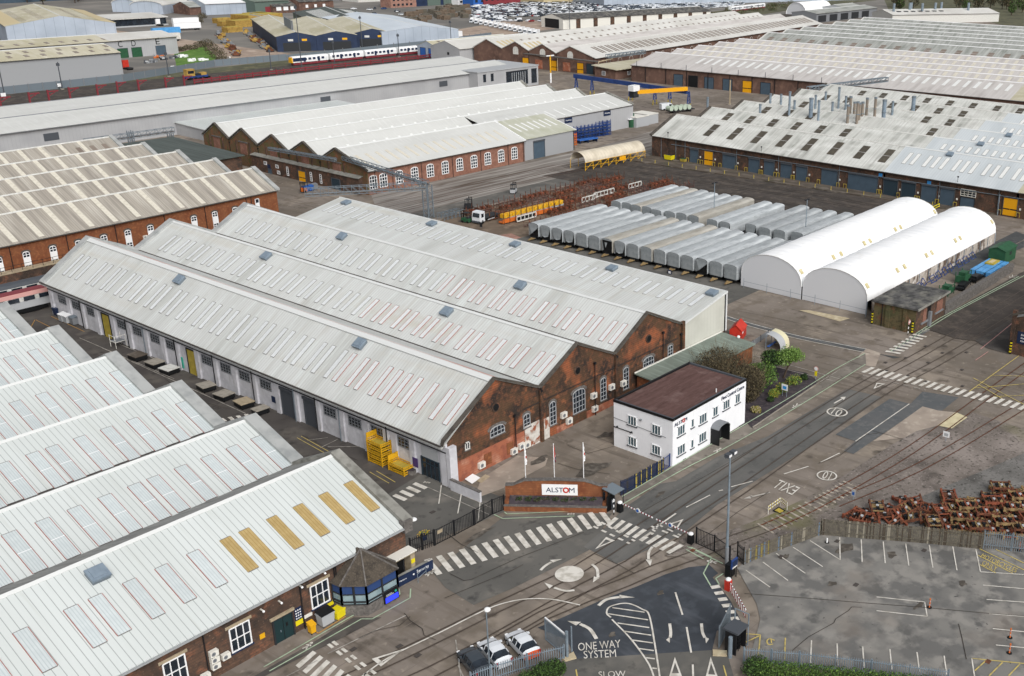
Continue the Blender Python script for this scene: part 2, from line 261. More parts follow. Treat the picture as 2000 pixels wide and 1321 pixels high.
mat('groove', C('37322e'), .95, [(C('4f4740'), .6, .45, .65)]); mat('rail', C('554a42'), .6); mat('rail_rust', C('6a3d28'), .8); mat('sleeper', C('a89f93'), .9, [(C('6d655c'), .8, .45, .6)])
structure('ground', MB().poly([(-900, -900, 0), (2600, -900, 0), (2600, 2600, 0), (-900, 2600, 0)], 'g_concrete'))
_lv = [0]
def patch(name, mt, px, grid=False, lv=None):
    """a thin sheet of surfacing laid on the ground, outlined by ground points"""
    _lv[0] += 1; z = .002*(_lv[0] if lv is None else lv)
    pts = [((*p, z) if grid else tuple(P(*p, z))) for p in px]
    return structure(name, MB().poly(pts, mt))
patch('yard', 'g_far', [(-300, 300), (260, 300), (900, 300), (2200, 300), (2200, 2200), (-300, 2200)], True)
patch('railway_ballast', 'g_ballast_dark', [(-250, 282), (265, 282), (262, 300), (300, 322), (700, 330), (700, 362), (-250, 340)], True)
patch('railway_verge', 'g_verge', [(-250, 340), (330, 352), (330, 366), (210, 366), (150, 360), (-250, 356)], True)
patch('yard', 'g_yard', [(205, 372), (246, 374), (246, 560), (205, 560)], True)
patch('grass', 'g_grass', [(340, 106), (400, 90), (425, 112), (418, 126), (345, 132)])
patch('yard', 'g_yard', [(870, 62), (985, 42), (1200, 38), (1200, 42), (1010, 66), (880, 80)])
patch('road', 'g_far', [(1560, 20), (1720, 2), (1725, 22), (1640, 40)])
patch('verge', 'g_verge', [(1330, 30), (1600, 0), (1720, 0), (1560, 18), (1400, 42)])
patch('verge', 'g_verge', [(1725, -5), (2000, -5), (2000, 60), (1940, 45), (1880, 20), (1740, 30)])
patch('yard', 'g_streaky', [(70, 100), (86, 124), (138, 124), (160, 122), (205, 128), (205, 106), (140, 100)], True)
patch('yard', 'g_asphalt', [(80, 96), (146, 96), (146, 103), (80, 103)], True)
patch('storage_yard', 'g_mud', [(72, 62), (108, 62), (140, 66), (140, 95), (84, 95), (72, 90)], True)
patch('storage_yard', 'g_pink', [(70, 62), (80, 62), (83, 74), (75, 77), (70, 72)], True)
patch('siding_ballast', 'g_ballast_dark', [(128, 108), (158, 104), (167, 22), (150, 6), (131, 8), (129, 62)], True)
patch('siding_ground', 'g_asphalt', [(70, 12), (131, 12), (131, 70), (78, 70), (72, 40)], True)
patch('alley', 'g_alley', [(-15, -4), (0, -4), (0, 96), (-15, 96)], True)
patch('forecourt', 'g_asphalt', [(795, 1078), (985, 1000), (1000, 978), (880, 935), (836, 918), (700, 1000)])
patch('alley', 'g_alley', [(-60, 94), (12, 96), (60, 96), (60, 130), (-60, 130)], True)
patch('road', 'g_asphalt', [(845, 1118), (985, 1008), (1195, 1003), (1150, 1075), (1085, 1108), (1000, 1150), (925, 1182), (870, 1148)])
patch('road', 'g_road', [(1655, 760), (1724, 776), (1600, 862), (1500, 924), (1400, 987), (1330, 1045), (1205, 1101), (1140, 1068), (1195, 1020), (1215, 995), (1290, 945), (1320, 940), (1400, 893), (1500, 852)])
patch('road', 'g_patch', [(1632, 849), (1738, 779), (1778, 789), (1671, 862)])
patch('road', 'g_patch', [(1648, 881), (1671, 862), (1778, 789), (1802, 765), (1873, 776), (1838, 804), (1803, 794), (1667, 887)])
patch('road', 'g_patch_dark', [(1712, 692), (1760, 698), (1745, 700), (1718, 692)])
patch('pavement', 'g_slab', [(1667, 708), (1690, 680), (1720, 690), (1710, 716), (1700, 716)])
patch('pavement', 'g_pale', [(1560, 606), (1580, 606), (1660, 622), (1640, 628)])
patch('pavement', 'g_slab', [(1802, 794), (1832, 802), (1870, 806), (1800, 852), (1705, 862), (1735, 842)])
patch('crossing_slab', 'g_pale_y', [(1831, 831), (1866, 805), (1890, 815), (1859, 837)])
patch('ballast', 'g_ballast', [(1300, 1086), (1330, 1052), (1420, 1038), (1500, 1008), (1600, 960), (1740, 870), (1790, 842), (1830, 832), (1862, 838), (1900, 806), (2000, 838), (2060, 860), (2060, 1070), (1900, 1066), (1620, 1046), (1460, 1092)])
patch('storage_yard', 'g_ballast_grey', [(1660, 1010), (1800, 970), (2060, 860), (2060, 1080), (1900, 1064), (1650, 1046)])
patch('service_road', 'g_dark', [(1050, 1226), (1095, 1208), (1180, 1170), (1243, 1146), (1300, 1122), (1345, 1108), (1386, 1104), (1403, 1120), (1392, 1128), (1426, 1172), (1449, 1216), (1441, 1228), (1400, 1232), (1391, 1270), (1125, 1287), (1108, 1250)])
patch('service_road', 'g_asphalt', [(1100, 1288), (1125, 1287), (1391, 1270), (1420, 1276), (1440, 1345), (1100, 1345)])
patch('car_park', 'g_carpark', [(1452, 1100), (1603, 1045), (1915, 1070), (2060, 1084), (2060, 1360), (1700, 1318), (1462, 1296), (1485, 1210), (1478, 1180), (1440, 1110)])
patch('planting_bed', 'g_soil', [(1400, 790), (1420, 730), (1500, 715), (1575, 728), (1597, 744), (1592, 753), (1500, 816), (1470, 836), (1456, 846)])
patch('pavement', 'g_walk', [(1218, 984), (1215, 970), (1310, 914), (1460, 828), (1470, 838), (1592, 756), (1640, 722), (1690, 690), (1692, 712), (1640, 740), (1560, 793), (1430, 868), (1340, 914), (1245, 968)])
patch('pavement', 'g_patch', [(1416, 616), (1460, 629), (1560, 655), (1692, 681), (1686, 687), (1560, 661), (1460, 635), (1416, 622)])
patch('pavement', 'g_patch', [(1735, 690), (1788, 652), (1835, 622), (1990, 540), (2005, 545), (1860, 616), (1760, 682)])
patch('forecourt_slab', 'g_slab', [(925, 975), (940, 935), (1010, 890), (1070, 895), (1065, 910), (980, 955)])
patch('pavement', 'g_alley', [(600, 1262), (690, 1206), (745, 1206), (660, 1250), (560, 1298), (500, 1330), (480, 1330)])
patch('tarmac', 'g_patch_dark', [(1840, 525), (1985, 452), (2010, 462), (1870, 540)])
patch('tarmac', 'g_patch_dark', [(1935, 500), (2000, 470), (2000, 483), (1935, 512)], lv=40)
patch('tarmac', 'g_ballast_dark', [(1800, 640), (1990, 535), (2060, 500), (2060, 640), (1990, 688), (1930, 668), (1870, 662)])
patch('tarmac', 'g_alley', [(1905, 666), (1972, 625), (1972, 692), (1928, 680)])
# raised loading platform in front of the brick door shed
structure('platform', MB().ext([(157.5, 103, 0), (167, 103, 0), (167, -2, 0), (163.5, 12, 0)], (0, 0, .35), 'g_platform'))
structure('kerb', MB().bar((*P(1470, 836).xy, .06), (*P(1592, 753).xy, .06), .15, 'concrete', .13))
# ------------------------------------------------------------ railway lines set in the ground
def track(pts, name='railway_track', rail='rail', sleepers=False, z=.09, groove=True):
    mb = MB(); pts = [Vector((*p, 0)) for p in pts]; q = []
    for i in range(len(pts)-1):            # Catmull-Rom
        p0, p1, p2, p3 = pts[max(i-1, 0)], pts[i], pts[i+1], pts[min(i+2, len(pts)-1)]; n = max(2, int((p2-p1).length/4))
        for k in range(n):
            t = k/n; q.append(.5*((2*p1)+(p2-p0)*t+(2*p0-5*p1+4*p2-p3)*t*t+(3*p1-p0-3*p2+p3)*t**3))
    q.append(pts[-1]); L = []
    for i, p in enumerate(q):
        d = (q[min(i+1, len(q)-1)]-q[max(i-1, 0)]).normalized(); L.append((p, Vector((-d.y, d.x, 0))))
    for s in (-.75, .75):
        for i in range(len(L)-1):
            (a, na), (b, nb) = L[i], L[i+1]
            def st(o, w, h): return [a+na*(o-w)+Vector((0, 0, h)), b+nb*(o-w)+Vector((0, 0, h)), b+nb*(o+w)+Vector((0, 0, h)), a+na*(o+w)+Vector((0, 0, h))]
            if groove: mb.poly(st(s, .085, z), 'groove')
            if sleepers: mb.ext(st(s, .05, .06), (0, 0, z-.02), rail)
            else: mb.poly(st(s, .045, z+.006), rail)
    if sleepers:
        dacc = 0
        for i in range(len(L)-1):
            (a, na), (b, nb) = L[i], L[i+1]; n = max(1, int((b-a).length/.75)); d = (b-a).normalized()
            for k in range(n):
                c = a+(b-a)*(k/n); mb.ext([c-na*1.25-d*.13+Vector((0, 0, .02)), c+na*1.25-d*.13+Vector((0, 0, .02)), c+na*1.25+d*.13+Vector((0, 0, .02)), c-na*1.25+d*.13+Vector((0, 0, .02))], (0, 0, .1), 'sleeper')
    return structure(name, mb)
T = track
T([(-62, -8), (-42, -16), (-24, -20), (-14, -21.5), (-6, -23), (0, -23.4), (20, -23.2), (55, -23.6), (82, -25.4), (160, -28)])
T([(-62, -14), (-40, -20), (-24, -24), (-14, -25.3), (-6, -26), (0, -26.9), (10, -27), (20, -27.2), (40, -27), (58, -27.2), (82, -29.2), (160, -32)])
T([(-20, -25.4), (-12, -26), (-3, -28.6), (1, -29.6), (6, -31.4), (11, -32.8), (14.5, -34.1), (19, -35.2)])
T([(14.5, -34.1), (19, -35.2), (23, -36), (30, -37)], rail='rail_rust', sleepers=True)
T([(23, -36), (30, -37), (38, -38), (49, -38.8), (72, -39.6), (130, -42)], rail='rail_rust')
T([(24, -37.5), (38, -41.2), (58, -44), (75, -45.5), (130, -48)], rail='rail_rust')
for i, bb in enumerate((133.5, 138.5, 145.5, 150.5)): T([(bb+2, 112), (bb+3, 80), (bb+6, 40), (bb+6-i, 10)], sleepers=False, rail='rail')
for i in range(3): T([(70, 107+4*i), (120, 106.5+4*i), (165, 104+4*i)], rail='rail_rust')
for i in range(6): T([(-200, 290+6.5*i), (100, 292+6.5*i), (260, 303+6*i), (420, 322+5*i), (700, 330+5*i)], sleepers=False)
# ------------------------------------------------------------ painted markings
mat('stain', C('4d4842'), .8, [(C('6a645d'), 1.5, .45, .65)])
MK = MB(); MZ = .105
def gp(p): return P(*p, MZ)
def line(a, b, w=.12, mt='line_white', dash=None):
    a, b = gp(a), gp(b); d = b-a; L = d.length; d.normalize(); n = Vector((-d.y, d.x, 0))*w/2
    segs = [(0, L)] if not dash else [(k*dash[0], min(L, k*dash[0]+dash[1])) for k in range(int(L/dash[0])+1) if k*dash[0] < L-.05]
    for s, e in segs: MK.poly([a+d*s+n, a+d*s-n, a+d*e-n, a+d*e+n], mt)
def lines(pts, w=.12, mt='line_white'):
    for i in range(len(pts)-1): line(pts[i], pts[i+1], w, mt)
def quad(pts, mt='line_white'): MK.poly([gp(p) for p in pts], mt)
def zebra(a0, a1, b0, b1, n, fill=.5, mt='line_white', skip=()):
    """n bars between the two long edges a0-a1 and b0-b1"""
    A0, A1, B0, B1 = gp(a0), gp(a1), gp(b0), gp(b1)
    for k in range(n):
        if k in skip: continue
        t, u = k/(n-1+fill), (k+fill)/(n-1+fill)
        MK.poly([A0.lerp(A1, t), A0.lerp(A1, u), B0.lerp(B1, u), B0.lerp(B1, t)], mt)
def arcline(pts, w, mt='line_white'):   # smooth curve through photo points
    q = [gp(p) for p in pts]; r = []
    for i in range(len(q)-1):
        p0, p1, p2, p3 = q[max(i-1, 0)], q[i], q[i+1], q[min(i+2, len(q)-1)]
        for k in range(6):
            t = k/6; r.append(.5*((2*p1)+(p2-p0)*t+(2*p0-5*p1+4*p2-p3)*t*t+(3*p1-p0-3*p2+p3)*t**3))
    r.append(q[-1])
    N = []
    for i in range(len(r)):
        d = (r[min(i+1, len(r)-1)]-r[max(i-1, 0)]).normalized(); N.append(Vector((-d.y, d.x, 0))*w/2)
    for i in range(len(r)-1): MK.poly([r[i]-N[i], r[i+1]-N[i+1], r[i+1]+N[i+1], r[i]+N[i]], mt)
def tri(pts, mt='line_white'): quad(pts, mt)
def gtext(s, left, right, up, mt='line_white'):
    """lettering painted on the ground; left/right: ends of the mid line, up: point above the middle (half the letter height)"""
    l, r, u = gp(left), gp(right), gp(up); c = (l+r)/2; ex = (r-l)/2; ey = u-c
    t = text_mb(s, mt, 2, 2, 0); n = len(MK.v)
    MK.v += [tuple(c+ex*v[0]+ey*v[2]+Vector((0, 0, .002))) for v in t.v]; MK.f += [tuple(n+k for k in f) for f in t.f]; MK.m += t.m
# zebra in front of the sign wall, and the one across the gate
zebra((828, 1094), (1176, 994), (853, 1124), (1196, 1020), 17, .5)
zebra((1201, 1010), (1336, 1066), (1183, 1026), (1308, 1082), 10, .55)
line((1174, 1020), (1240, 1057), .3, dash=(1.25, .7)); line((1159, 1028), (1230, 1062), .3, dash=(1.25, .7))
line((1272, 1028), (1336, 1054), .3, dash=(1.5, .8)); line((1284, 1024), (1330, 1046), .25, dash=(1.5, .8))
line((1320, 1003), (1274, 1035), .22); line((1274, 1035), (1280, 1038), .22)
# give-way triangles
def giveway(a, b, c, w=.25):
    A, B, Cc = gp(a), gp(b), gp(c); ctr = (A+B+Cc)/3
    def inn(p, f=.55): return ctr+(p-ctr)*f
    for p, q in ((A, B), (B, Cc), (Cc, A)): MK.poly([p, q, inn(q), inn(p)], 'line_white')
giveway((1184, 1049), (1201, 1056), (1162, 1073)); giveway((1305, 1024), (1322, 1034), (1335, 1014)); giveway((726, 1287), (744, 1302), (790, 1267))
giveway((1712, 748), (1729, 750), (1706, 760)); giveway((1318, 1283), (1332, 1321), (1307, 1321)); giveway((1388, 1283), (1403, 1325), (1378, 1323))
# mini roundabout
c = gp((1112, 1121)); MK.poly([c+Vector((1.47*cos(2*pi*k/36), 1.47*sin(2*pi*k/36), 0)) for k in range(36)], 'line_white')
arcline([(1056, 1114), (1064, 1106), (1077, 1098)], .3); tri([(1074, 1094), (1080, 1099), (1098, 1092)])
arcline([(1156, 1102), (1166, 1112), (1168, 1128)], .3); tri([(1160, 1126), (1171, 1129), (1158, 1138)])
arcline([(1122, 1153), (1104, 1154), (1082, 1148)], .3); tri([(1073, 1150), (1080, 1144), (1063, 1138)])
arcline([(1274, 1068), (1267, 1080), (1267, 1094)], .3); tri([(1261, 1093), (1274, 1093), (1270, 1106)])
arcline([(1169, 1183), (1185, 1171), (1212, 1166)], .35); tri([(1210, 1162), (1210, 1169), (1240, 1167)])
arcline([(1165, 1248), (1152, 1229), (1133, 1219)], .35); tri([(1135, 1215), (1125, 1222), (1108, 1213)])
arcline([(1308, 1218), (1310, 1235), (1309, 1246)], .28); tri([(1301, 1250), (1309, 1243), (1308, 1256)])
arcline([(1370, 1218), (1372, 1235), (1377, 1246)], .28); tri([(1377, 1244), (1385, 1248), (1379, 1257)])
line((1319, 1157), (1333, 1201), .18); line((1341, 1225), (1350, 1275), .18); line((1353, 1298), (1354, 1325), .18)
# hatched island
arcline([(1193, 1206), (1185, 1198), (1190, 1186), (1213, 1179), (1232, 1180), (1254, 1190), (1268, 1202), (1280, 1265), (1289, 1325)], .16)
arcline([(1195, 1210), (1232, 1248), (1266, 1295), (1278, 1325)], .16)
for a, b in (((1196, 1187), (1259, 1196)), ((1188, 1199), (1266, 1211)), ((1206, 1217), (1268, 1226)), ((1219, 1233), (1272, 1241)), ((1233, 1250), (1275, 1256)), ((1248, 1267), (1277, 1271)), ((1262, 1285), (1279, 1287)), ((1274, 1305), (1283, 1306))): line(a, b, .16)
gtext('ONE WAY', (1129, 1264), (1212, 1257), (1170, 1253)); gtext('SYSTEM', (1140, 1279), (1203, 1276), (1171, 1270)); gtext('SLOW', (1169, 1318), (1222, 1316), (1195, 1311))
# edge line past the lodge
arcline([(702, 1325), (760, 1284), (860, 1235), (940, 1195), (985, 1178), (1030, 1170), (1080, 1171), (1133, 1182)], .16)
line((640, 1277), (793, 1202), .12, 'line_worn')
zebra((577, 1300), (700, 1395), (611, 1271), (730, 1350), 9, .55)
line((641, 1258), (730, 1330), .3, dash=(1.5, .8)); line((650, 1253), (745, 1325), .3, dash=(1.5, .8))
# green walking route
for pts in ([(515, 1303), (700, 1196), (721, 1196), (781, 1161), (779, 1150)], [(526, 1311), (706, 1209), (727, 1209), (801, 1168), (802, 1150)], [(1350, 1069), (1390, 1089), (1374, 1120), (1388, 1144)], [(1340, 1073), (1374, 1092)], [(1342, 1067), (1412, 1101)], [(1413, 1120), (1398, 1130), (1405, 1142)], [(985, 1000), (990, 1004), (1165, 997)], [(965, 1005), (982, 1013), (1122, 1008)]): lines(pts, .13, 'line_green')
zebra((1387, 1145), (1428, 1212), (1404, 1142), (1445, 1211), 6, .5)
for pts in ([(1215, 970), (1310, 914), (1460, 826), (1560, 766), (1630, 722), (1690, 690)], [(1218, 984), (1245, 968), (1340, 914), (1430, 868), (1560, 793), (1690, 712)]): arcline(pts, .14, 'line_green')
line((1592, 752), (1640, 722), .1, 'line_worn')
for pts in ([(1416, 616), (1460, 630), (1560, 656), (1692, 682)], [(1416, 622), (1460, 636), (1560, 662), (1686, 688)]): arcline(pts, .16, 'line_white')
for pts in ([(1448, 688), (1500, 702), (1560, 718), (1640, 740)], [(1470, 704), (1560, 728), (1632, 745)]): arcline(pts, .12, 'line_worn')
# road ahead: dashes, arrows, figures
for a, b in (((1340, 991), (1387, 967)), ((1404, 959), (1412, 957)), ((1428, 951), (1470, 940)), ((1531, 926), (1579, 911)), ((1603, 903), (1640, 885)), ((1671, 862), (1776, 789))): line(a, b, .15)
line((1629, 788), (1645, 779), .22); tri([(1641, 776), (1648, 782), (1652, 775)])
line((1504, 962), (1466, 971), .25, 'line_worn'); tri([(1470, 967), (1466, 974), (1452, 974)], 'line_worn')
gtext('EXIT', (1555, 960), (1515, 944), (1543, 945))
def roundel(c, s, up, left, right, r=1.05):
    c0 = gp(c)
    for k in range(28):
        a, b = 2*pi*k/28, 2*pi*(k+1)/28
        MK.poly([c0+Vector((r*cos(t)*f, r*sin(t)*f, 0)) for t, f in ((a, .85), (b, .85), (b, 1), (a, 1))], 'line_white')
    gtext(s, left, right, up)
roundel((1635, 805), '10', (1640, 799), (1627, 802), (1643, 808), 1.45); roundel((1615, 929), '10', (1611, 936), (1622, 931), (1608, 927), 1.25)
zebra((1682, 727), (2010, 805), (1702, 717), (2025, 795), 23, .52); line((1685, 733), (1808, 762), .16, 'line_worn', dash=(1.6, .9))
zebra((1728, 687), (1785, 652), (1757, 692), (1811, 657), 8, .5)
for a, b in (((1893, 765), (1990, 695)), ((1900, 738), (2000, 790)), ((1935, 733), (2000, 735)), ((1905, 758), (2000, 750)), ((1912, 752), (1960, 780)), ((1940, 775), (2000, 772))): line(a, b, .13, 'line_yellow')
line((1985, 625), (1915, 682), .12, 'line_pink'); line((1930, 687), (1905, 704), .12, 'line_pink')
lines([(1788, 652), (1835, 622), (1990, 540)], .16, 'line_green'); lines([(1740, 686), (1860, 612), (2005, 536)], .16, 'line_green')
# car park bays
for a, b in (((1682, 1054), (1684, 1098)), ((1725, 1058), (1729, 1100)), ((1769, 1062), (1775, 1105)), ((1815, 1065), (1822, 1109)), ((1861, 1068), (1869, 1114)), ((1582, 1056), (1640, 1093)), ((1640, 1050), (1641, 1094)), ((1549, 1069), (1607, 1107)), ((1516, 1081), (1573, 1120)), ((1490, 1098), (1539, 1134)), ((1457, 1114), (1504, 1147)), ((1906, 1073), (1915, 1117)), ((1915, 1117), (2010, 1123)), ((1920, 1143), (2010, 1151)), ((1927, 1171), (2010, 1177)), ((1932, 1199), (2010, 1205)), ((1939, 1228), (2010, 1235)), ((1945, 1260), (2010, 1266)),
             ((1712, 1166), (1806, 1176)), ((1806, 1176), (1811, 1204)), ((1712, 1193), (1811, 1204)), ((1685, 1263), (1688, 1305)), ((1738, 1268), (1742, 1308)), ((1791, 1274), (1796, 1312)), ((1844, 1281), (1849, 1318)), ((1635, 1257), (1636, 1300)), ((1585, 1251), (1583, 1296)), ((1898, 1286), (1904, 1325))): line(a, b, .12)
for a, b in (((1534, 1246), (1532, 1288)), ((1456, 1238), (1485, 1240)), ((1485, 1240), (1481, 1284)), ((1483, 1242), (1457, 1254)), ((1913, 1072), (2010, 1118)), ((1909, 1084), (1978, 1120)), ((1914, 1103), (1945, 1119)), ((1945, 1073), (2000, 1100)), ((1898, 1286), (2010, 1297)), ((1925, 1291), (1904, 1310)), ((1958, 1294), (1932, 1320)), ((1992, 1297), (1970, 1320))): line(a, b, .12, 'line_yellow')
gtext('MOTORCYCLES', (1917, 1085), (1986, 1115), (1954, 1096), 'line_yellow'); gtext('ONLY', (1919, 1099), (1947, 1112), (1935, 1101), 'line_yellow')
arcline([(1503, 1247), (1498, 1252), (1501, 1259), (1510, 1258)], .12, 'line_yellow'); line((1503, 1247), (1513, 1251), .12, 'line_yellow'); line((1506, 1249), (1507, 1256), .12, 'line_yellow')
# lines in the forecourt and alley
zebra((766, 969), (812, 942), (789, 979), (836, 952), 4, .55)
for a, b in (((862, 948), (857, 984)), ((901, 965), (894, 1003)), ((938, 978), (934, 1018))): line(a, b, .12)
for a, b in (((836, 952), (955, 1005)), ((910, 970), (960, 992))): line(a, b, .1, 'line_worn')
for a, b in (((580, 855), (652, 895)), ((588, 852), (660, 892)), ((722, 922), (760, 944)), ((735, 920), (772, 942))): line(a, b, .09, 'line_yellow')
for a, b in (((155, 660), (340, 740)), ((200, 680), (480, 808)), ((232, 672), (300, 700)), ((600, 860), (640, 855)), ((625, 875), (660, 858)), ((640, 873), (720, 872))): line(a, b, .1, 'line_worn')
for a, b in (((70, 625), (120, 650)), ((100, 618), (165, 648)), ((68, 625), (60, 640))): line(a, b, .1, 'line_orange')
zebra((428, 818), (500, 806), (436, 824), (505, 812), 5, .5)
for a, b in (((552, 1325), (620, 1290)), ((890, 1250), (900, 1321)), ((905, 1322), (895, 1300))): line(a, b, .1, 'line_worn')
lines([(1125, 1308), (1128, 1325)], .12, 'line_yellow'); lines([(1413, 1300), (1420, 1325)], .12, 'line_yellow'); lines([(609, 1230), (622, 1237), (675, 1204)], .12, 'line_orange')
# cracks and joints in the surfacing
for pts in ([(1455, 1160), (1560, 1168), (1690, 1178), (1800, 1186), (1930, 1198), (2010, 1205)], [(1548, 1270), (1580, 1245), (1628, 1216), (1632, 1209), (1655, 1194), (1662, 1186), (1685, 1187)], [(1873, 1218), (1880, 1245), (1887, 1288)], [(700, 1248), (735, 1232), (780, 1222), (802, 1204)], [(790, 1198), (800, 1212), (826, 1228), (828, 1240), (850, 1250)], [(868, 1040), (900, 1062), (935, 1080)], [(880, 1120), (905, 1134), (920, 1132), (1010, 1090), (1140, 1040)], [(1020, 1102), (1000, 1114), (870, 1168)], [(1160, 1080), (1206, 1103), (1240, 1120)], [(1255, 1000), (1300, 975), (1400, 918), (1490, 866)], [(1300, 1085), (1360, 1062), (1440, 1000), (1500, 960)], [(1600, 905), (1640, 890), (1690, 850), (1720, 846)], [(1700, 840), (1735, 850), (1775, 862)], [(1495, 640), (1600, 664), (1700, 690)], [(1440, 608), (1520, 622), (1640, 650)], [(1590, 690), (1650, 702), (1690, 716)], [(930, 1000), (960, 985), (1010, 960)], [(1110, 870), (1150, 885), (1200, 872)], [(1090, 905), (1130, 918), (1190, 925)], [(590, 850), (640, 875), (700, 900)], [(320, 740), (380, 780), (450, 800)]): lines([(x+RND.uniform(-2, 2), y+RND.uniform(-1, 1)) for x, y in pts], .07, 'groove')
for x, y, w, h in ((1795, 1182, .9, .25), (1625, 1140, .5, .4), (1880, 1140, .5, .4), (1742, 1084, .6, .5), (1532, 1088, .7, .3), (1650, 1070, 1.2, .7), (940, 1042, 1.9, .35), (1290, 965, .8, .3), (1195, 1240, .4, .3), (1290, 1158, .4, .3), (1050, 900, 1.5, .6), (1160, 915, 2.4, 1.2), (1180, 850, 1.2, .6)):
    c = gp((x, y))-Vector((0, 0, .004)); MK.poly([c+Vector((w*(1+.35*sin(7*k+x))*cos(k*.45), h*(1+.35*cos(5*k+y))*sin(k*.45), 0)) for k in range(14)], 'stain')
# little walking figures
def walker(c, d, w=.14, mt='line_white'):
    c0 = gp(c); d0 = (gp(d)-c0); L = d0.length; d0.normalize(); n = Vector((-d0.y, d0.x, 0))
    def l(p, q):
        p = c0+d0*p[0]*L+n*p[1]*L; q = c0+d0*q[0]*L+n*q[1]*L; e = (q-p).normalized(); k = Vector((-e.y, e.x, 0))*w/2; MK.poly([p-k, q-k, q+k, p+k], mt)
    h = c0+d0*L; MK.poly([h+Vector((.16*cos(a*.785), .16*sin(a*.785), 0)) for a in range(8)], mt)
    l((.85, 0), (.1, 0)); l((.1, 0), (-.7, .35)); l((.1, 0), (-.7, -.35)); l((.7, 0), (.25, .45)); l((.7, 0), (.25, -.45))
for a, b in (((600, 1263), (608, 1256)), ((838, 1121), (846, 1116)), ((1113, 1004), (1120, 1004)), ((1393, 1098), (1383, 1096)), ((1556, 792), (1549, 796)), ((1401, 880), (1407, 876)), ((840, 1093), (834, 1094)), ((832, 942), (838, 943)), ((1978, 540), (1972, 543)), ((1808, 645), (1802, 648))): walker(a, b)
structure('road_markings', MK)
# ------------------------------------------------------------ building kit
def wall_pt(face, base, u, z, out=0.):      # face 'A' looks to -y, 'B' looks to -x
    return (u, base-out, z) if face == 'A' else (base-out, u, z)
def wbox(mb, face, base, u0, u1, z0, z1, d0, d1, mt):
    if face == 'A': mb.box(u0, u1, base-d1, base-d0, z0, z1, mt)
    else: mb.box(base-d1, base-d0, u0, u1, z0, z1, mt)
_wm = {}
def window_mesh(w, h, nx, ny, frame='white', glass='glass', arch=0., sill=None, lintel=None, bar=.09, fw=.12, blank=()):
    """window proud of the wall, facing -y, sill at z=0; returns (frame mesh, pane mesh)"""
    k = (w, h, nx, ny, frame, glass, arch, sill, lintel, bar, fw, blank)
    if k in _wm: return _wm[k]
    f, g = MB(), MB()
    def top(x): return h-arch+arch*math.sqrt(max(0, 1-(2*x/w)**2)) if arch else h
    n = 8 if arch else 1; xs = [-w/2+w*i/n for i in range(n+1)]
    g.ext([(-w/2+.03, -.03, .03), (w/2-.03, -.03, .03)] + [(x*(1-.06/w), -.03, top(x)-.03) for x in reversed(xs)], (0, .03, 0), glass)
    f.box(-w/2, -w/2+fw, -.09, 0, 0, h-arch, frame); f.box(w/2-fw, w/2, -.09, 0, 0, h-arch, frame); f.box(-w/2+fw, w/2-fw, -.09, 0, 0, fw, frame)
    for i in range(n):
        a, b = xs[i], xs[i+1]
        f.ext([(a, -.09, top(a)-fw*(1.3 if arch else 1)), (b, -.09, top(b)-fw*(1.3 if arch else 1)), (b, -.09, top(b)), (a, -.09, top(a))], (0, .09, 0), frame)
    for i in range(1, nx): x = -w/2+w*i/nx; f.box(x-bar/2, x+bar/2, -.075, -.03, fw, top(x)-fw*.6, frame)
    for j in range(1, ny): z = (h-arch*.4)*j/ny; f.box(-w/2+fw, w/2-fw, -.072, -.03, z-bar/2, z+bar/2, frame)
    for (i0, i1, j0, j1) in blank: f.box(-w/2+w*i0/nx, -w/2+w*i1/nx, -.07, -.03, (h-arch*.4)*j0/ny, (h-arch*.4)*j1/ny, frame)
    if sill: f.box(-w/2-.12, w/2+.12, -.16, 0, -.12, 0, sill)
    if lintel:
        if arch:
            for i in range(n):
                a, b = xs[i]*1.18, xs[i+1]*1.18
                f.ext([(a, -.05, top(xs[i])+.0), (b, -.05, top(xs[i+1])+.0), (b*1.12, -.05, top(xs[i+1])+.3), (a*1.12, -.05, top(xs[i])+.3)], (0, .05, 0), lintel)
        else: f.box(-w/2-.25, w/2+.25, -.06, 0, h, h+.28, lintel)
    _wm[k] = (f.mesh('window'), g.mesh('pane')); return _wm[k]
def window(T, face, base, u, z, *a, pane=True, **k):
    fm, gm = window_mesh(*a, **k)
    o = part('window', fm, T, wall_pt(face, base, u, z), 0 if face == 'A' else RB)
    if pane: part('pane', gm, o)
    return o
def door(T, face, base, u0, u1, z0, z1, mt, frame='grey_dark', name='door', fr=.14, extra=None, label=None):
    w = u1-u0; mb = MB(); mb.box(-w/2, w/2, -.05, 0, 0, z1-z0, mt)
    for x in (-w/2-fr, w/2): mb.box(x, x+fr, -.14, 0, 0, z1-z0, frame)
    mb.box(-w/2-fr, w/2+fr, -.14, 0, z1-z0, z1-z0+fr, frame)
    if extra: extra(mb, w, z1-z0)
    return part(name, mb, T, wall_pt(face, base, (u0+u1)/2, z0), 0 if face == 'A' else RB, label=label)
def ochre_extra(mb, w, h):
    mb.box(-w/2, w/2, -.07, -.05, h*.33, h*.4, 'black'); mb.box(-.06, .06, -.075, -.07, h*.33, h*.4, 'ochre_door')
def roller_extra(mb, w, h): mb.box(-w/2-.14, w/2+.14, -.3, -.14, h-.15, h+.25, 'grey_dark')
def pipe(T, face, base, u, z0, z1, mt='iron', r=.07):
    mb = MB(); p = Vector(wall_pt(face, base, u, z0, .12)); q = Vector(wall_pt(face, base, u, z1, .12)); mb.cyl(p, q, r, mt, n=6)
    wbox(mb, face, base, u-.16, u+.16, z1-.1, z1+.2, 0, .25, mt); return part('downpipe', mb, T)
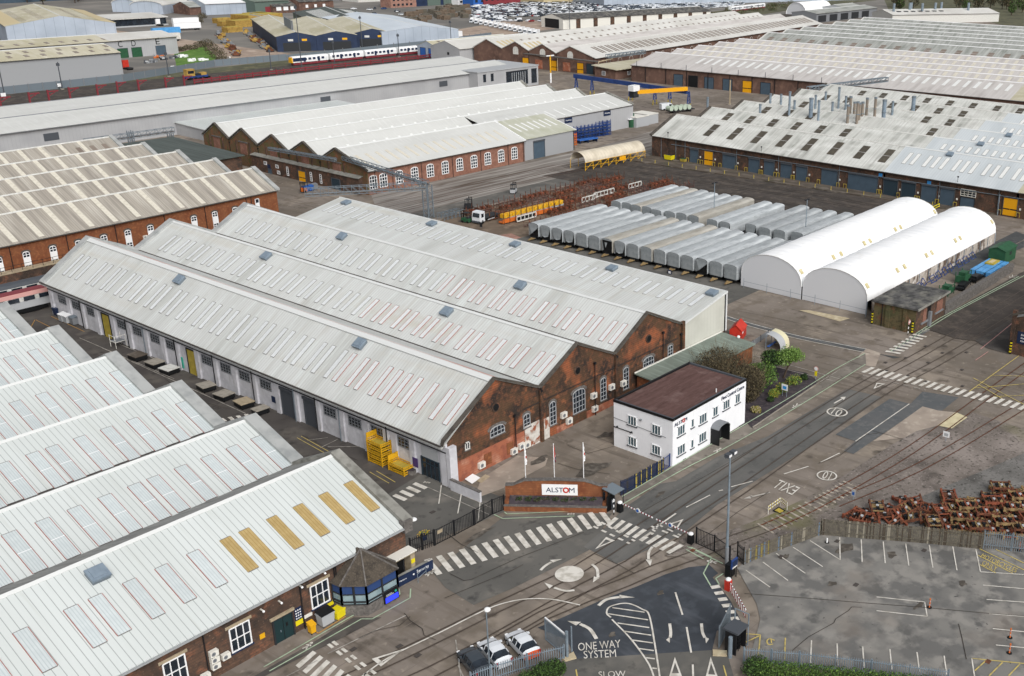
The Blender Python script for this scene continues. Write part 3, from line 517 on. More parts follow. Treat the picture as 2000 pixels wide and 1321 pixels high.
def ac_unit(T, face, base, u, z, w=.95, h=.75):
    mb = MB(); mb.box(-w/2, w/2, -.45, -.05, 0, h, 'off_white'); mb.cyl((-.1, -.46, h/2), (-.1, -.45, h/2), h*.36, 'grey', n=10); mb.cyl((-.1, -.465, h/2), (-.1, -.46, h/2), h*.12, 'grey_dark', n=8)
    for x in (-w/2+.1, w/2-.1): mb.box(x-.03, x+.03, -.45, 0, -.06, 0, 'grey_dark')
    return part('air_conditioner', mb, T, wall_pt(face, base, u, z), 0 if face == 'A' else RB)
def slope_frame(axis, prof, i, s, t, lift=0.):
    """matrix of a piece lying on roof slope i: local x along ridge, y up the slope, z outward"""
    (p0, z0), (p1, z1) = prof[i], prof[i+1]; p, z = p0+(p1-p0)*t, z0+(z1-z0)*t; up = Vector((0, p1-p0, z1-z0)).normalized()
    if up.z < 0: up = -up
    if axis == 'b': ex, ey, o = Vector((1, 0, 0)), Vector((0, up.y, up.z)), Vector((s, p, z))
    else: ex, ey, o = Vector((0, 1, 0)), Vector((up.y, 0, up.z)), Vector((p, s, z))
    n = ex.cross(ey)
    if n.z < 0: ex = -ex; n = -n
    M = Matrix((ex, ey, n)).transposed().to_4x4(); M.translation = o+n*lift; return M
def shed(T, axis, s0, s1, prof, walls, roof, over=.25, th=.14, ridge='ridge', gutter='gutter', caps=True, skip=(), lip=.12):
    """ridged shed; prof runs across the ridges as (position, height): eave, ridge, valley, ridge ... eave"""
    m = (lambda s, p, z: (s, p, z)) if axis == 'b' else (lambda s, p, z: (p, s, z))
    for key, s in (('s0', s0), ('s1', s1)):
        if walls.get(key): part('gable_wall', MB().ext([m(s, p, z) for p, z in prof]+[m(s, prof[-1][0], 0), m(s, prof[0][0], 0)], Vector(m(.3 if key == 's0' else -.3, 0, 0)), walls[key]), T)
    for key, (p, z), d in (('p0', prof[0], .3), ('p1', prof[-1], -.3)):
        if walls.get(key): part('side_wall', MB().ext([m(s0+.3, p, 0), m(s1-.3, p, 0), m(s1-.3, p, z), m(s0+.3, p, z)], Vector(m(0, d, 0)), walls[key]), T)
    rb = MB()
    for i in range(len(prof)-1):
        if i in skip: continue
        (p0, z0), (p1, z1) = prof[i], prof[i+1]
        k0 = over if i == 0 else 0; k1 = over if i == len(prof)-2 else 0; g = (z1-z0)/(p1-p0); sg = 1 if p1 > p0 else -1
        a = (p0-k0*sg, z0-k0*sg*g+.02); b = (p1+k1*sg, z1+k1*sg*g+.02)
        mt = roof[i] if isinstance(roof, (list, tuple)) else roof
        rb.ext([m(s0-lip, *a), m(s1+lip, *a), m(s1+lip, *b), m(s0-lip, *b)], (0, 0, th), mt)
    part('roof', rb, T)
    if caps:
        cb = MB()
        for i in range(1, len(prof)-1):
            p, z = prof[i]
            if prof[i-1][1] < z > prof[i+1][1]:
                for q in (-.32, .32): cb.ext([m(s0-lip, p, z+th+.1), m(s1+lip, p, z+th+.1), m(s1+lip, p+q, z+th-.08), m(s0-lip, p+q, z+th-.08)], (0, 0, .05), ridge)
        if cb.v: part('ridge_cap', cb, T)
    gb = MB()
    for i, (p, z) in enumerate(prof):
        if 0 < i < len(prof)-1:
            if prof[i-1][1] > z < prof[i+1][1]: gb.ext([m(s0, p-.3, z+th), m(s1, p-.3, z+th), m(s1, p+.3, z+th), m(s0, p+.3, z+th)], (0, 0, .1), gutter)
        else:
            q = (over+.12)*(-1 if i == 0 else 1); gb.ext([m(s0-lip, p+q-.09, z-.22), m(s1+lip, p+q-.09, z-.22), m(s1+lip, p+q+.09, z-.22), m(s0-lip, p+q+.09, z-.22)], (0, 0, .16), gutter)
    part('gutter', gb, T)
def coping(T, axis, s, prof, mt='coping', w=.45, h=.3, lift=.12):
    m = (lambda s, p, z: (s, p, z)) if axis == 'b' else (lambda s, p, z: (p, s, z)); mb = MB()
    for i in range(len(prof)-1):
        (p0, z0), (p1, z1) = prof[i], prof[i+1]
        mb.ext([m(s-w/2, p0, z0+lift), m(s+w/2, p0, z0+lift), m(s+w/2, p1, z1+lift), m(s-w/2, p1, z1+lift)], (0, 0, h), mt)
    return part('coping', mb, T)
def roof_light(w, L, pane, trim=None, tw=.05, split=False):
    mb = MB(); mb.ext([(-w/2, 0, 0), (w/2, 0, 0), (w/2, L, 0), (-w/2, L, 0)], (0, 0, .05), pane)
    if trim:
        for x in (-w/2-tw, w/2): mb.box(x, x+tw, 0, L, 0, .07, trim)
        mb.box(-w/2, w/2, -.05, 0, 0, .06, 'trim_grey'); mb.box(-w/2, w/2, L, L+.05, 0, .06, 'trim_grey')
    if split: mb.box(-w/2, w/2, L*.5-.03, L*.5+.03, .05, .07, 'white')
    return mb
def lights(T, axis, prof, spec, lift=.17, cap=100):
    """spec: list of (slope, [positions], width, t0, t1, pane, trim); each light a part, at most cap of them"""
    cache = {}; L = []
    for (i, ss, w, t0, t1, pane, trim) in spec:
        (p0, z0), (p1, z1) = prof[i], prof[i+1]; ln = hypot(p1-p0, z1-z0)*abs(t1-t0)
        if z1 < z0: t0, t1 = t1, t0
        k = (w, round(ln, 2), pane, trim)
        if k not in cache: cache[k] = roof_light(w, ln, pane, trim, split=w > 1.1)
        for s in ss: L.append((k, slope_frame(axis, prof, i, s, t0, lift)))
    TM = Matrix.Translation(T.location) @ Matrix.Rotation(T.rotation_euler.z, 4, 'Z')
    L.sort(key=lambda q: (TM @ q[1].translation-CAMP).length); me = {k: v.mesh('skylight') for k, v in cache.items()}
    for k, M in L[:cap]:
        o = link('skylight', me[k], T); o.matrix_local = M
    if len(L) > cap:
        mb = MB()
        for k, M in L[cap:]: mb.add(cache[k], M)
        part('skylight', mb, T, kind='stuff')
_vent = None
def vents(T, axis, prof, items, lift=.15):
    for (i, s, t) in items:
        mb = MB(); mb.box(-.75, .75, -.7, .7, 0, .35, 'galv_dark'); mb.ext([(-.8, -.75, .35), (.8, -.75, .35), (.8, .75, .35), (-.8, .75, .35)], (0, 0, .22), 'vent'); mb.box(-.55, .55, -.5, .5, .57, .63, 'vent')
        o = part('roof_vent', mb, T); o.matrix_local = slope_frame(axis, prof, i, s, t, lift)
def panel(T, face, base, u, z, w, h, mt, name='sign', out=.06):
    mb = MB(); wbox(mb, face, base, u-w/2, u+w/2, z-h/2, z+h/2, 0, out, mt); return part(name, mb, T)
def wall_text(T, face, base, u, z, s, w, h, mt, name='lettering', out=.08):
    return part(name, text_mb(s, mt, w, h, .03), T, wall_pt(face, base, u, z, out), 0 if face == 'A' else RB)
def pivot(T, p, ang, to=None):            # turn a thing about ground point p, then carry p to 'to'
    a = radians(ang); to = to or p; T.rotation_euler.z = a; T.location = (to[0]-p[0]*cos(a)+p[1]*sin(a), to[1]-p[0]*sin(a)-p[1]*cos(a), 0)
def frange(a, b, st):
    r = []
    while a <= b+1e-6: r.append(a); a += st
    return r
# ------------------------------------------------------------ main shed: white long wall, three brick gables, one cream gable
T = thing('workshop_shed', 'big workshop shed with pale ribbed roofs, white painted long wall and sooty brick gables', 'workshop')
MP = [(-.2, 5.75), (7.5, 11.05), (15.1, 7.35), (22.1, 11.1), (29.6, 7.35), (36.7, 11.3), (44.9, 7.3)]
NP = [(44.9, 7.3), (55.8, 9.4)]
shed(T, 'a', .25, 96.5, MP, {'s0': 'brick_sooty', 's1': 'brick_old', 'p0': 'paint_wall'}, 'roof_a', over=.9, ridge='ridge', lip=0)
coping(T, 'a', .15, [(-1.1, 5.5), (-.9, 6.0)]+MP[1:], 'coping_dark', .5, .28); coping(T, 'a', 96.3, [(-1.1, 5.2)]+MP[1:], 'coping_sheet', 1.3, .45, .1)
m4 = MB(); m4.ext([(44.9, .02, 3.3), (55.8, .02, 3.3), (55.8, .02, 9.4), (44.9, .02, 7.3)], (0, .3, 0), 'clad_cream'); m4.ext([(55.8, .02, 3.3), (55.8, 94, 3.3), (55.8, 94, 9.4), (55.8, .02, 9.4)], (-.3, 0, 0), 'clad_cream')
part('cladding', m4, T); part('plinth_wall', MB().box(44.9, 55.75, .06, .4, 0, 3.3, 'brick_orange').box(55.35, 55.75, .06, 94, 0, 3.3, 'brick_orange'), T)
part('roof', MB().ext([(44.7, -.1, 7.35), (56, -.1, 9.5), (56, 94.3, 9.5), (44.7, 94.3, 7.35)], (0, 0, .14), 'roof_a').box(55.85, 56.1, -.15, 94.4, 9.45, 9.72, 'ridge'), T)
part('verge_trim', MB().ext([(44.9, -.12, 7.3), (56.05, -.12, 9.42), (56.05, -.12, 9.7), (44.9, -.12, 7.55)], (0, .12, 0), 'ridge').box(55.85, 56.05, -.1, .1, 3.3, 9.4, 'white'), T)
# ribbon along the first ridge
part('ridge_flashing', MB().ext([(7.5, .6, 11.3), (7.5, 96, 11.3), (8.6, 96, 10.8), (8.6, .6, 10.8)], (0, 0, .05), 'ridge_pink').ext([(7.5, .6, 11.3), (7.5, 96, 11.3), (6.9, 96, 10.95), (6.9, .6, 10.95)], (0, 0, .05), 'ridge'), T)
def pairs(a0, a1, pitch, gap):
    r = []
    for x in frange(a0, a1, pitch): r += [x, x+gap]
    return r
S1 = [2.2, 4.6, 7.4, 10.2, 12.1, 13.9, 15.8]+pairs(18.6, 84, 4.36, 1.75)+[89.2, 91.3, 93.2]
near, back = [s for s in S1 if s < 24], [s for s in S1 if s >= 24]; PR = pairs(2, 92, 4.36, 1.75)
lights(T, 'a', MP, [(0, near, .72, .2, .68, 'sky_pane', 'trim_red'), (0, back, .72, .2, .68, 'sky_pane', 'trim_pale')]+[(i, [s for s in PR if s < 38], .72, .18, .66, 'sky_pane', 'trim_red') for i in (2, 4)]+[(i, [s for s in PR if s >= 38], .72, .18, .66, 'sky_pane', 'trim_pale') for i in (2, 4)], cap=99)
mb = MB()
lm = roof_light(.72, 4.0, 'sky_pane', 'trim_pale')
for s in pairs(2.5, 91, 4.36, 1.75): mb.add(lm, slope_frame('a', NP, 0, s, .45, .2))
part('skylight', mb, T, kind='stuff')
vents(T, 'a', MP, [(0, 66, .83), (0, 23.3, .83), (2, 66, .83), (2, 23.3, .83), (4, 66, .83), (4, 23.4, .83)]); vents(T, 'a', NP, [(0, s, .86) for s in (-0+1.5, 21.5, 43.5, 65, 90)], .17)
# long white wall: piers, head beam, windows, doors, pipes
mb = MB(); wbox(mb, 'B', -.2, .3, 96, 4.55, 5.6, 0, .28, 'paint_wall')
piers = sorted([.9, 6.4, 9.7, 11.2, 15.0, 19.8, 24.7, 29.3, 33.4, 38.6, 43.2, 47.9, 52.5, 57.6, 61.5, 66.2, 71.0, 75.9, 80.7, 85.2, 89.6, 95.4])
for p in piers: wbox(mb, 'B', -.2, p-.45, p+.45, 0, 4.55, 0, .26, 'paint_wall')
part('pier', mb, T)
part('fascia', MB().box(-.52, -.2, .3, 96, 4.4, 4.52, 'dark'), T)
for u in (36.1, 22.3, 17.3, 12.9, 7.9, 63.8, 59.5, 50.2, 45.5, 41.0, 91.9, 87.4, 82.6, 73.4, 68.8): window(T, 'B', -.2, u, 2.65, 2.5, 1.35, 4, 3, frame='grey', glass='glass', bar=.06)
door(T, 'B', -.2, 30.3, 32.6, 0, 3.9, 'grey_dark', extra=roller_extra, name='roller_door'); door(T, 'B', -.2, 25.3, 27.6, 0, 3.9, 'grey_dark', extra=roller_extra, name='roller_door')
door(T, 'B', -.2, 53.2, 55.2, .05, 3.9, 'yellow_olive', 'dark', label='olive yellow sliding door'); door(T, 'B', -.2, 77, 79.2, .05, 3.9, 'yellow_olive', 'dark', label='olive yellow sliding door')
def glazed(mb, w, h):
    mb.box(-w/2, w/2, -.07, -.05, h+.14, h+1.6, 'grey_light')
    for k in range(5): x = -w/2+w*k/4; mb.box(x-.04, x+.04, -.1, -.05, 0, h, 'door_dark')
    mb.box(-w/2, w/2, -.1, -.05, h*.72, h*.76, 'door_dark')
door(T, 'B', -.2, 2.0, 4.9, .1, 2.5, 'glass', 'door_dark', extra=glazed, name='entrance_door')
for u in (58.2, 56.9, 43.3, 33.9): panel(T, 'B', -.2, u, 1.25, .35, 1.7, 'teal', 'emergency_panel', .12)
panel(T, 'B', -.46, 5.9, 1.5, .9, 1.2, 'purple'); panel(T, 'B', -.2, 34.6, 1.6, 1.0, .9, 'navy')
for u, mt in ((29.4, 'galv_dark'), (24.8, 'iron'), (20.0, 'galv_dark'), (10.8, 'iron'), (57.8, 'iron'), (48.1, 'iron'), (38.7, 'iron'), (85.3, 'iron'), (71.4, 'iron'), (66.5, 'galv_dark')): pipe(T, 'B', -.48, u, 0, 5.3, mt)
# gables
gw = dict(frame='grey_light', glass='glass', sill='stone_dark', lintel='stone_dark', bar=.06, fw=.09)
for u, z, w, h, nx, ny, ar in ((7.6, 3.75, 2.4, 1.3, 4, 2, .5), (12.6, 2.9, 1.2, 1.9, 2, 3, .5), (17.3, 1.5, 1.2, 3.3, 2, 5, .6), (22.3, 1.5, 2.4, 3.3, 4, 4, .5), (27.2, 1.5, 1.2, 3.3, 2, 5, .6), (32.0, 1.5, 1.2, 3.3, 2, 5, .6), (37.0, 3.4, 2.4, 1.4, 4, 2, .5), (42.1, 3.3, 1.2, 1.7, 2, 3, .5)): window(T, 'A', .25, u, z, w, h, nx, ny, arch=ar, **gw)
window(T, 'A', .25, 2.75, 3.7, .75, 1.0, 2, 1, frame='white_dirty', glass='glass', sill='stone_dark')
for u in (7.5, 22.1, 37.0): part('round_vent', MB().cyl((u, .25, 7.5), (u, .12, 7.5), .62, 'brick_old', n=16).cyl((u, .13, 7.5), (u, .08, 7.5), .45, 'black', n=16), T)
mb = MB()
for a, b, h, d0, m, nm in ((.6, 10.2, 2.7, 0, 'brick_orange', 'brick_patch'), (10.4, 12.1, 2.6, 0, 'brick_orange', 'brick_patch'), (17.9, 21, .9, 0, 'brick_orange', 'brick_patch'), (23.8, 29.4, 1.0, 0, 'brick_orange', 'brick_patch'), (5.2, 6.4, 2.0, .05, 'brick_red', 'blocked_window'), (9.0, 10.1, 2.0, .05, 'brick_red', 'blocked_window'), (12.2, 14.8, 3.1, 0, 'paint_peel', 'painted_patch'), (15.35, 16.6, 2.9, 0, 'paint_peel', 'painted_patch')):
    mb = MB(); wbox(mb, 'A', .25, a, b, .5 if d0 else 0, h, d0, d0+.055, m); part(nm, mb, T)
for q in ((-.5, .6, -.35, .25, 0, 5.2, 'paint_wall'), (14.85, 15.3, -.1, .25, 0, 7.2, 'brick_sooty'), (29.5, 29.95, -.1, .25, 0, 7.2, 'brick_sooty'), (44.6, 45.2, -.15, .25, 0, 7.9, 'brick_sooty')): part('buttress', MB().box(*q), T)
for u, z in ((4.6, .6), (19.1, 1.9), (20.1, .7), (25.0, 2.6), (25.2, .6), (28.7, 2.6), (31.2, 2.3), (11.3, .5), (12.3, .3), (10.0, .3)): ac_unit(T, 'A', .25, u, z)
for u, z in ((10.4, 5.3), (15.1, 7), (25.3, 7.5), (29.8, 7.0), (40.1, 7.5), (44.4, 6)): pipe(T, 'A', .1, u, 0, z)
part('cable_tray', MB().box(12, 44, .15, .22, 5.5, 5.56, 'dark'), T)
solo('garden_wall', MB().ext([(-.75, -5.3, 0), (-.45, -5.3, 0), (-.45, -.4, 0), (-.75, -.4, 0)], (0, 0, 1.35), 'paint_wall').ext([(-.8, -5.35, 1.35), (-.4, -5.35, 1.35), (-.4, -.4, 1.35), (-.8, -.4, 1.35)], (0, 0, .1), 'stone_dark'), 'low whitewashed wall running out from the corner of the white shed towards the fence', 'wall')
# low green roofed lean-to against the cream gable
T = thing('lean_to_building', 'low brick lean-to with flat grey green roof between the brick gables and the bare bush', 'building')
part('wall', MB().box(33.8, 54.2, -6.2, -.3, 0, 2.9, 'brick_red'), T); part('roof', MB().ext([(33.4, -6.5, 2.9), (54.6, -6.5, 2.9), (54.6, -.12, 3.3), (33.4, -.12, 3.3)], (0, 0, .18), 'roof_green').box(33.4, 54.6, -.3, -.12, 3.45, 3.6, 'off_white'), T)
window(T, 'A', -6.2, 44, 1.2, 1.6, .9, 2, 1, frame='white', sill=None)
# ------------------------------------------------------------ lower left sheds
T = thing('white_roof_shed', 'group of white sawtooth roofs with red edged skylights beside the dark alley', 'workshop')
a0 = 8.9; LP = [(8.2, 6.2)]
for k in range(6): LP += [(a0+7.6+15.2*k-.1, 9.2), (a0+14.6+15.2*k-.4, 6.05)]
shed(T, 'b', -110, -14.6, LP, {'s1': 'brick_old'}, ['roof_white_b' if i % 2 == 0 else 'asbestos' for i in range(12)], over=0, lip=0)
coping(T, 'b', -14.4, LP, 'coping_sheet', 1.5, .5, .1)
sp = []
for k in range(5):
    off = [0, 2.2, -1.4, .9, 3][k]; ss = [-15.7-2.93*j+(.95 if j > 4+k else 0) for j in range(20)]
    sp.append((2*k, ss, 1.25, .01, .66, 'sky_ribbed', 'trim_red'))
lights(T, 'b', LP, sp); vents(T, 'b', LP, [(0, -57.6, .88), (2, -75, .88)])
# front brick range along the road
T = thing('brick_office_range', 'brick range with white ribbed roof, amber skylights and sash windows facing the road', 'workshop')
FP = [(-9.7, 5.35), (.9, 9.7), (8.2, 6.2)]
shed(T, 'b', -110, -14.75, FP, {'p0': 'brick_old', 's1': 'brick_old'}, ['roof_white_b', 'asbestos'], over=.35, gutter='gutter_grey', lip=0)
coping(T, 'b', -14.5, [(-10.1, 5.4)]+FP[1:], 'coping', 1.1, .45, .1); part('kneeler', MB().box(-15.2, -14.2, -10.3, -9.5, 4.7, 6.0, 'stone_dark'), T)
sp = [(0, [-18.9, -22.5, -26.0, -29.4, -31.9][:5], 1.25, .3, .74, 'sky_amber', 'sky_amber'), (0, [-37.0, -40.9, -44.6, -48.3, -51.2, -55.2, -59.3], 1.3, .16, .66, 'sky_ribbed', 'trim_red')]
sp = [(0, [-16.0, -19, -21.9, -24.8, -27.7, -29.6], 1.0, .26, .65, 'sky_amber', 'sky_amber'), (0, [-32.7, -35.65, -38.5, -41.4, -43.4, -47.3, -50.2, -53.1, -56], 1.1, .26, .66, 'sky_ribbed', 'trim_red')]
lights(T, 'b', FP, sp); vents(T, 'b', FP, [(0, -40.2, .82)])
for u in (-25.0, -33.2, -39.2, -46, -54): window(T, 'A', -9.7, u, 1.5, 2.0, 2.5, 3, 2, frame='white', glass='glass', sill='navy', lintel='stone')
def grn(mb, w, h):
    mb.box(-.02, .02, -.07, -.05, 0, h, 'black'); mb.box(-.35, -.3, -.12, -.05, 1, 1.2, 'galv'); mb.box(.25, .45, -.07, -.05, 1.3, 1.7, 'black'); mb.box(-w/2-.3, w/2+.3, -.18, 0, h+.14, h+.4, 'stone')
door(T, 'A', -9.7, -30.0, -28.15, 0, 2.45, 'door_green', 'dark', extra=grn, label='dark green double door')
panel(T, 'A', -9.7, -27.45, 1.9, .75, 1.3, 'navy', 'safety_sign'); panel(T, 'A', -9.7, -27.45, .95, .75, .5, 'yellow_bright', 'safety_sign'); panel(T, 'A', -9.7, -24.0, 1.15, .8, .5, 'yellow_bright', 'safety_sign'); panel(T, 'A', -9.7, -26.5, 1.15, .9, .35, 'off_white', 'notice'); panel(T, 'A', -9.7, -31.2, 1.6, .5, .5, 'yellow', 'notice')
mb = MB()
for i in range(3):
    for j in range(4): mb.cyl((-27.68+.22*i, -9.77, 1.45+.28*j), (-27.68+.22*i, -9.765, 1.45+.28*j), .075, 'white', n=8)
part('pictogram', mb, T)
for u in (-23.3, -23.1, -27.0, -36.5): pipe(T, 'A', -9.7, u, 0, 5.1, 'iron', .06)
for u, z in ((-35.9, 2.4), (-35.9, 1.75), (-35.9, 1.1), (-34.9, 1.5), (-36.9, .6), (-38, .3)): ac_unit(T, 'A', -9.7, u, z, .75, .55)
for u, z in ((-27.0, 4.7), (-24.5, 4.9), (-29.2, 4.2), (-31, 4.3)): part('wall_lamp', MB().box(u-.06, u+.06, -10.2, -9.7, z, z+.08, 'off_white').ball((u, -10.2, z), .12, 'white'), T)
part('wall_lamp', MB().box(-14.6, -13.6, -9.6, -9.45, 5.2, 5.3, 'off_white').ball((-13.4, -9.5, 5.25), .35, 'white', sz=.5), T)
# porch at the corner
mb = MB().box(-17.6, -14.6, -10.9, -9.7, 2.55, 2.75, 'stone').box(-17.7, -14.5, -11.05, -9.7, 2.75, 2.85, 'off_white'); part('porch', mb.box(-15.1, -14.6, -10.7, -9.7, 0, 2.55, 'stone').box(-17.6, -17.2, -10.7, -9.7, 0, 2.55, 'brick_old'), T)
door(T, 'A', -9.7, -16.9, -15.4, 0, 2.4, 'black', 'dark'); panel(T, 'A', -10.7, -14.85, 1.6, .45, .45, 'yellow_bright', 'warning_sign')
# security lodge
T = thing('security_lodge', 'small hexagonal security lodge with slate roof and blue glazing built against the brick range', 'lodge')
hx = [(-23.7, -9.75), (-23.6, -11.0), (-22.1, -12.8), (-18.5, -12.8), (-17.9, -11.7), (-17.9, -9.75)]
part('plinth', MB().ext([(x, y, 0) for x, y in hx], (0, 0, 1.25), 'stone_dark'), T)
gl = MB(); cx, cy = -20.8, -10.4
def ins(p, k): return (cx+(p[0]-cx)*k, cy+(p[1]-cy)*k)
gl.ext([(*ins(p, .985), 1.25) for p in hx], (0, 0, 1.15), 'glass_pale'); gl.ext([(*ins(p, .987), 2.4) for p in hx], (0, 0, .95), 'blind_blue'); part('window', gl, T)
fr = MB()
for i in range(5):
    a, b = Vector((*hx[i], 0)), Vector((*hx[i+1], 0)); n = 2 if (b-a).length > 2 else 1
    for k in range(n+1): p = a.lerp(b, k/n); fr.box(p.x-.08, p.x+.08, p.y-.08, p.y+.08, 1.25, 3.4, 'dark')
    for z in (1.25, 1.55, 2.35, 3.32): fr.bar(a+Vector((0, 0, z)), b+Vector((0, 0, z)), .14 if z == 1.55 else .09, 'dark')
part('window_frame', fr, T)
rf = MB(); top = [(-22.3, -9.72, 4.85), (-20.2, -10.3, 5.05), (-18.9, -9.72, 4.85)]; ev = [(cx+(x-cx)*1.06, min(-9.72, cy+(y-cy)*1.08), 3.35) for x, y in hx]
ap = (-20.5, -10.3, 5.6); bk = (-20.5, -9.72, 5.6)
for i in range(5): rf.poly([ev[i], ev[i+1], ap], 'slate')
rf.poly([ev[0], ap, bk], 'slate'); rf.poly([ev[5], bk, ap], 'slate'); rf.poly(list(reversed(ev)), 'dark')
for i in range(1, 5): rf.bar(Vector(ev[i])+Vector((0, 0, .05)), Vector(ap)+Vector((0, 0, .05)), .12, 'stone_dark')
part('roof', rf, T)
scr = part('display_screen', MB().box(-20.3, -18.6, -13.0, -12.82, .3, 1.5, 'black').box(-20.2, -18.7, -13.03, -13, .38, .95, 'lcd_blue').box(-20.1, -19.2, -13.03, -13, 1.05, 1.12, 'grey_light').box(-20.1, -19.4, -13.03, -13, 1.2, 1.26, 'grey_light').cyl((-18.95, -13.03, 1.22), (-18.95, -13, 1.22), .13, 'teal', n=10), T)
# blue security sign board on a low wall
T = thing('security_sign', 'long navy sign board with white Security lettering beside the lodge', 'sign')
pA, pB = P(769, 1153), P(846, 1112); d = (pB-pA); L = d.length; T.location = (pA+pB)/2; T.rotation_euler.z = atan2(d.y, d.x)
part('board', MB().box(-L/2, L/2, -.06, .06, .05, 1.1, 'navy'), T); part('low_wall', MB().box(-L/2, L/2-.4, .08, .4, 0, 1.0, 'stone_dark').box(-L/2, L/2-.4, .05, .43, 1.0, 1.08, 'coping'), T)
part('lettering', text_mb('Security', 'white', 1.5, .42, .02), T, (L/2-1.3, -.08, .7)); part('lettering', text_mb('Visitors', 'white', .9, .16, .02), T, (-L/2+1.1, -.08, .65)); part('arrow', MB().cyl((.0, -.09, .65), (.0, -.06, .65), .1, 'white', n=8).cyl((-L/2+.4, -.09, .65), (-L/2+.4, -.06, .65), .1, 'white', n=8), T)
solo('handrail', MB().cyl((-15.6, -12.2, 0), (-15.6, -12.2, 1), .03, 'galv').cyl((-14.2, -11.8, 0), (-14.2, -11.8, 1), .03, 'galv').cyl((-15.6, -12.2, 1), (-14.2, -11.8, 1), .03, 'galv').cyl((-15.6, -12.2, .5), (-14.2, -11.8, .5), .03, 'galv'), 'grey tubular handrail behind the Security sign', 'railing')
# ------------------------------------------------------------ white office
T = thing('office_building', 'white rendered two storey office with flat brown roof and Fleet Control Centre lettering', 'office')
x0, x1, y0, y1 = 19.8, 35.7, -17.2, -7.9
part('wall', MB().box(x0, x1, y0, y1, 0, 6.2, 'render_white'), T)
rb = MB().box(x0+.2, x1-.2, y0+.2, y1-.2, 6.2, 6.24, 'felt_brown'); part('roof', rb, T)
mb = MB().box(x0-.05, x1+.05, y0-.05, y0+.25, 6.2, 6.45, 'grey_dark').box(x0-.05, x1+.05, y1-.25, y1+.05, 6.2, 6.45, 'black').box(x0-.05, x0+.25, y0+.25, y1-.25, 6.2, 6.45, 'grey_dark').box(x1-.25, x1+.05, y0+.25, y1-.25, 6.2, 6.45, 'grey_dark'); part('parapet', mb, T)
mb = MB().box(x0-.08, x1+.08, y0-.08, y0-.05, 6.15, 6.5, 'black').box(x0-.08, x0-.05, y0-.05, y1, 6.15, 6.5, 'black'); part('roof_edge', mb, T)
ow = dict(frame='white', glass='glass_teal', sill='grey_dark', fw=.09, bar=.07)
for u, z, w, h in ((21.45, 3.7, 1.5, 1.35), (26.0, 3.6, 1.6, 1.35), (28.7, 3.6, 1.1, 1.35), (31.15, 3.7, 1.5, 1.3), (33.75, 3.6, 1.1, 1.4), (21.5, 1.05, 1.6, 1.35), (26.0, 1.0, 1.6, 1.35)): window(T, 'A', y0, u, z, w, h, 3 if w > 1.3 else 2, 1, **ow)
for u, z in ((23.8, 3.85), (23.8, 1.0)): window(T, 'A', y0, u, z, .6, 1.2, 1, 1, **ow)
for u, z in ((-10.9, 3.75), (-14.7, 3.65), (-10.9, .9), (-14.7, .9)): window(T, 'B', x0, u, z, 1.4, 1.3, 3, 1, **ow)
pc = MB()
for a in (27.9, 30.2): pc.box(a-.1, a+.1, y0-1.3, y0, 0, 2.2, 'black')
for k in range(6):
    u0, u1 = 27.8+2.5*k/6, 27.8+2.5*(k+1)/6; f = lambda u: 2.2+.5*math.sqrt(max(0, 1-((u-29.05)/1.25)**2))
    pc.ext([(u0, y0-1.3, f(u0)), (u1, y0-1.3, f(u1)), (u1, y0-1.3, f(u1)+.12), (u0, y0-1.3, f(u0)+.12)], (0, 1.3, 0), 'grey')
part('porch', pc, T); door(T, 'A', y0, 28.3, 29.8, 0, 2.2, 'glass', 'dark')
def logo(T, face, base, u, z, w, h, out=.08):     # word mark with a red ring for the O
    wall_text(T, face, base, u-.16*w, z, 'ALST', .62*w, h, 'navy', out=out); wall_text(T, face, base, u+.41*w, z, 'M', .18*w, h, 'navy', out=out)
    mb = MB(); n = 20; r = h*.62; c = (u+.235*w, z)
    for k in range(n):
        a, b = 2*pi*k/n, 2*pi*(k+1)/n; mb.ext([wall_pt(face, base, c[0]+r*q*cos(t), c[1]+r*q*sin(t), out+.02) for t, q in ((a, .5), (b, .5), (b, 1), (a, 1))], Vector(wall_pt(face, 0, 0, 0, -.02)), 'red')
    part('logo_ring', mb, T)
logo(T, 'A', y0, 21.3, 5.52, 2.6, .45); wall_text(T, 'A', y0, 32.6, 5.55, 'Fleet Control Centre', 5.2, .5, 'navy')
part('cable', MB().cyl((x0-.06, y1, 2.75), (x0-.06, y1-3.1, 2.75), .06, 'black').cyl((x0-.06, y1, 4.0), (x0-.06, y0+1, 3.7), .025, 'dark'), T)
for v, z in ((-8.6, 2.9), (-10.9, 2.8)): part('camera', MB().box(x0-.45, x0-.1, v-.07, v+.07, z, z+.14, 'black'), T)
part('wall_lamp', MB().box(x0-.3, x0, -12.5, -12.2, 4.9, 5.05, 'grey'), T); part('vent_pipe', MB().cyl((30, -16.4, 6.24), (30, -16.4, 6.75), .07, 'white'), T)
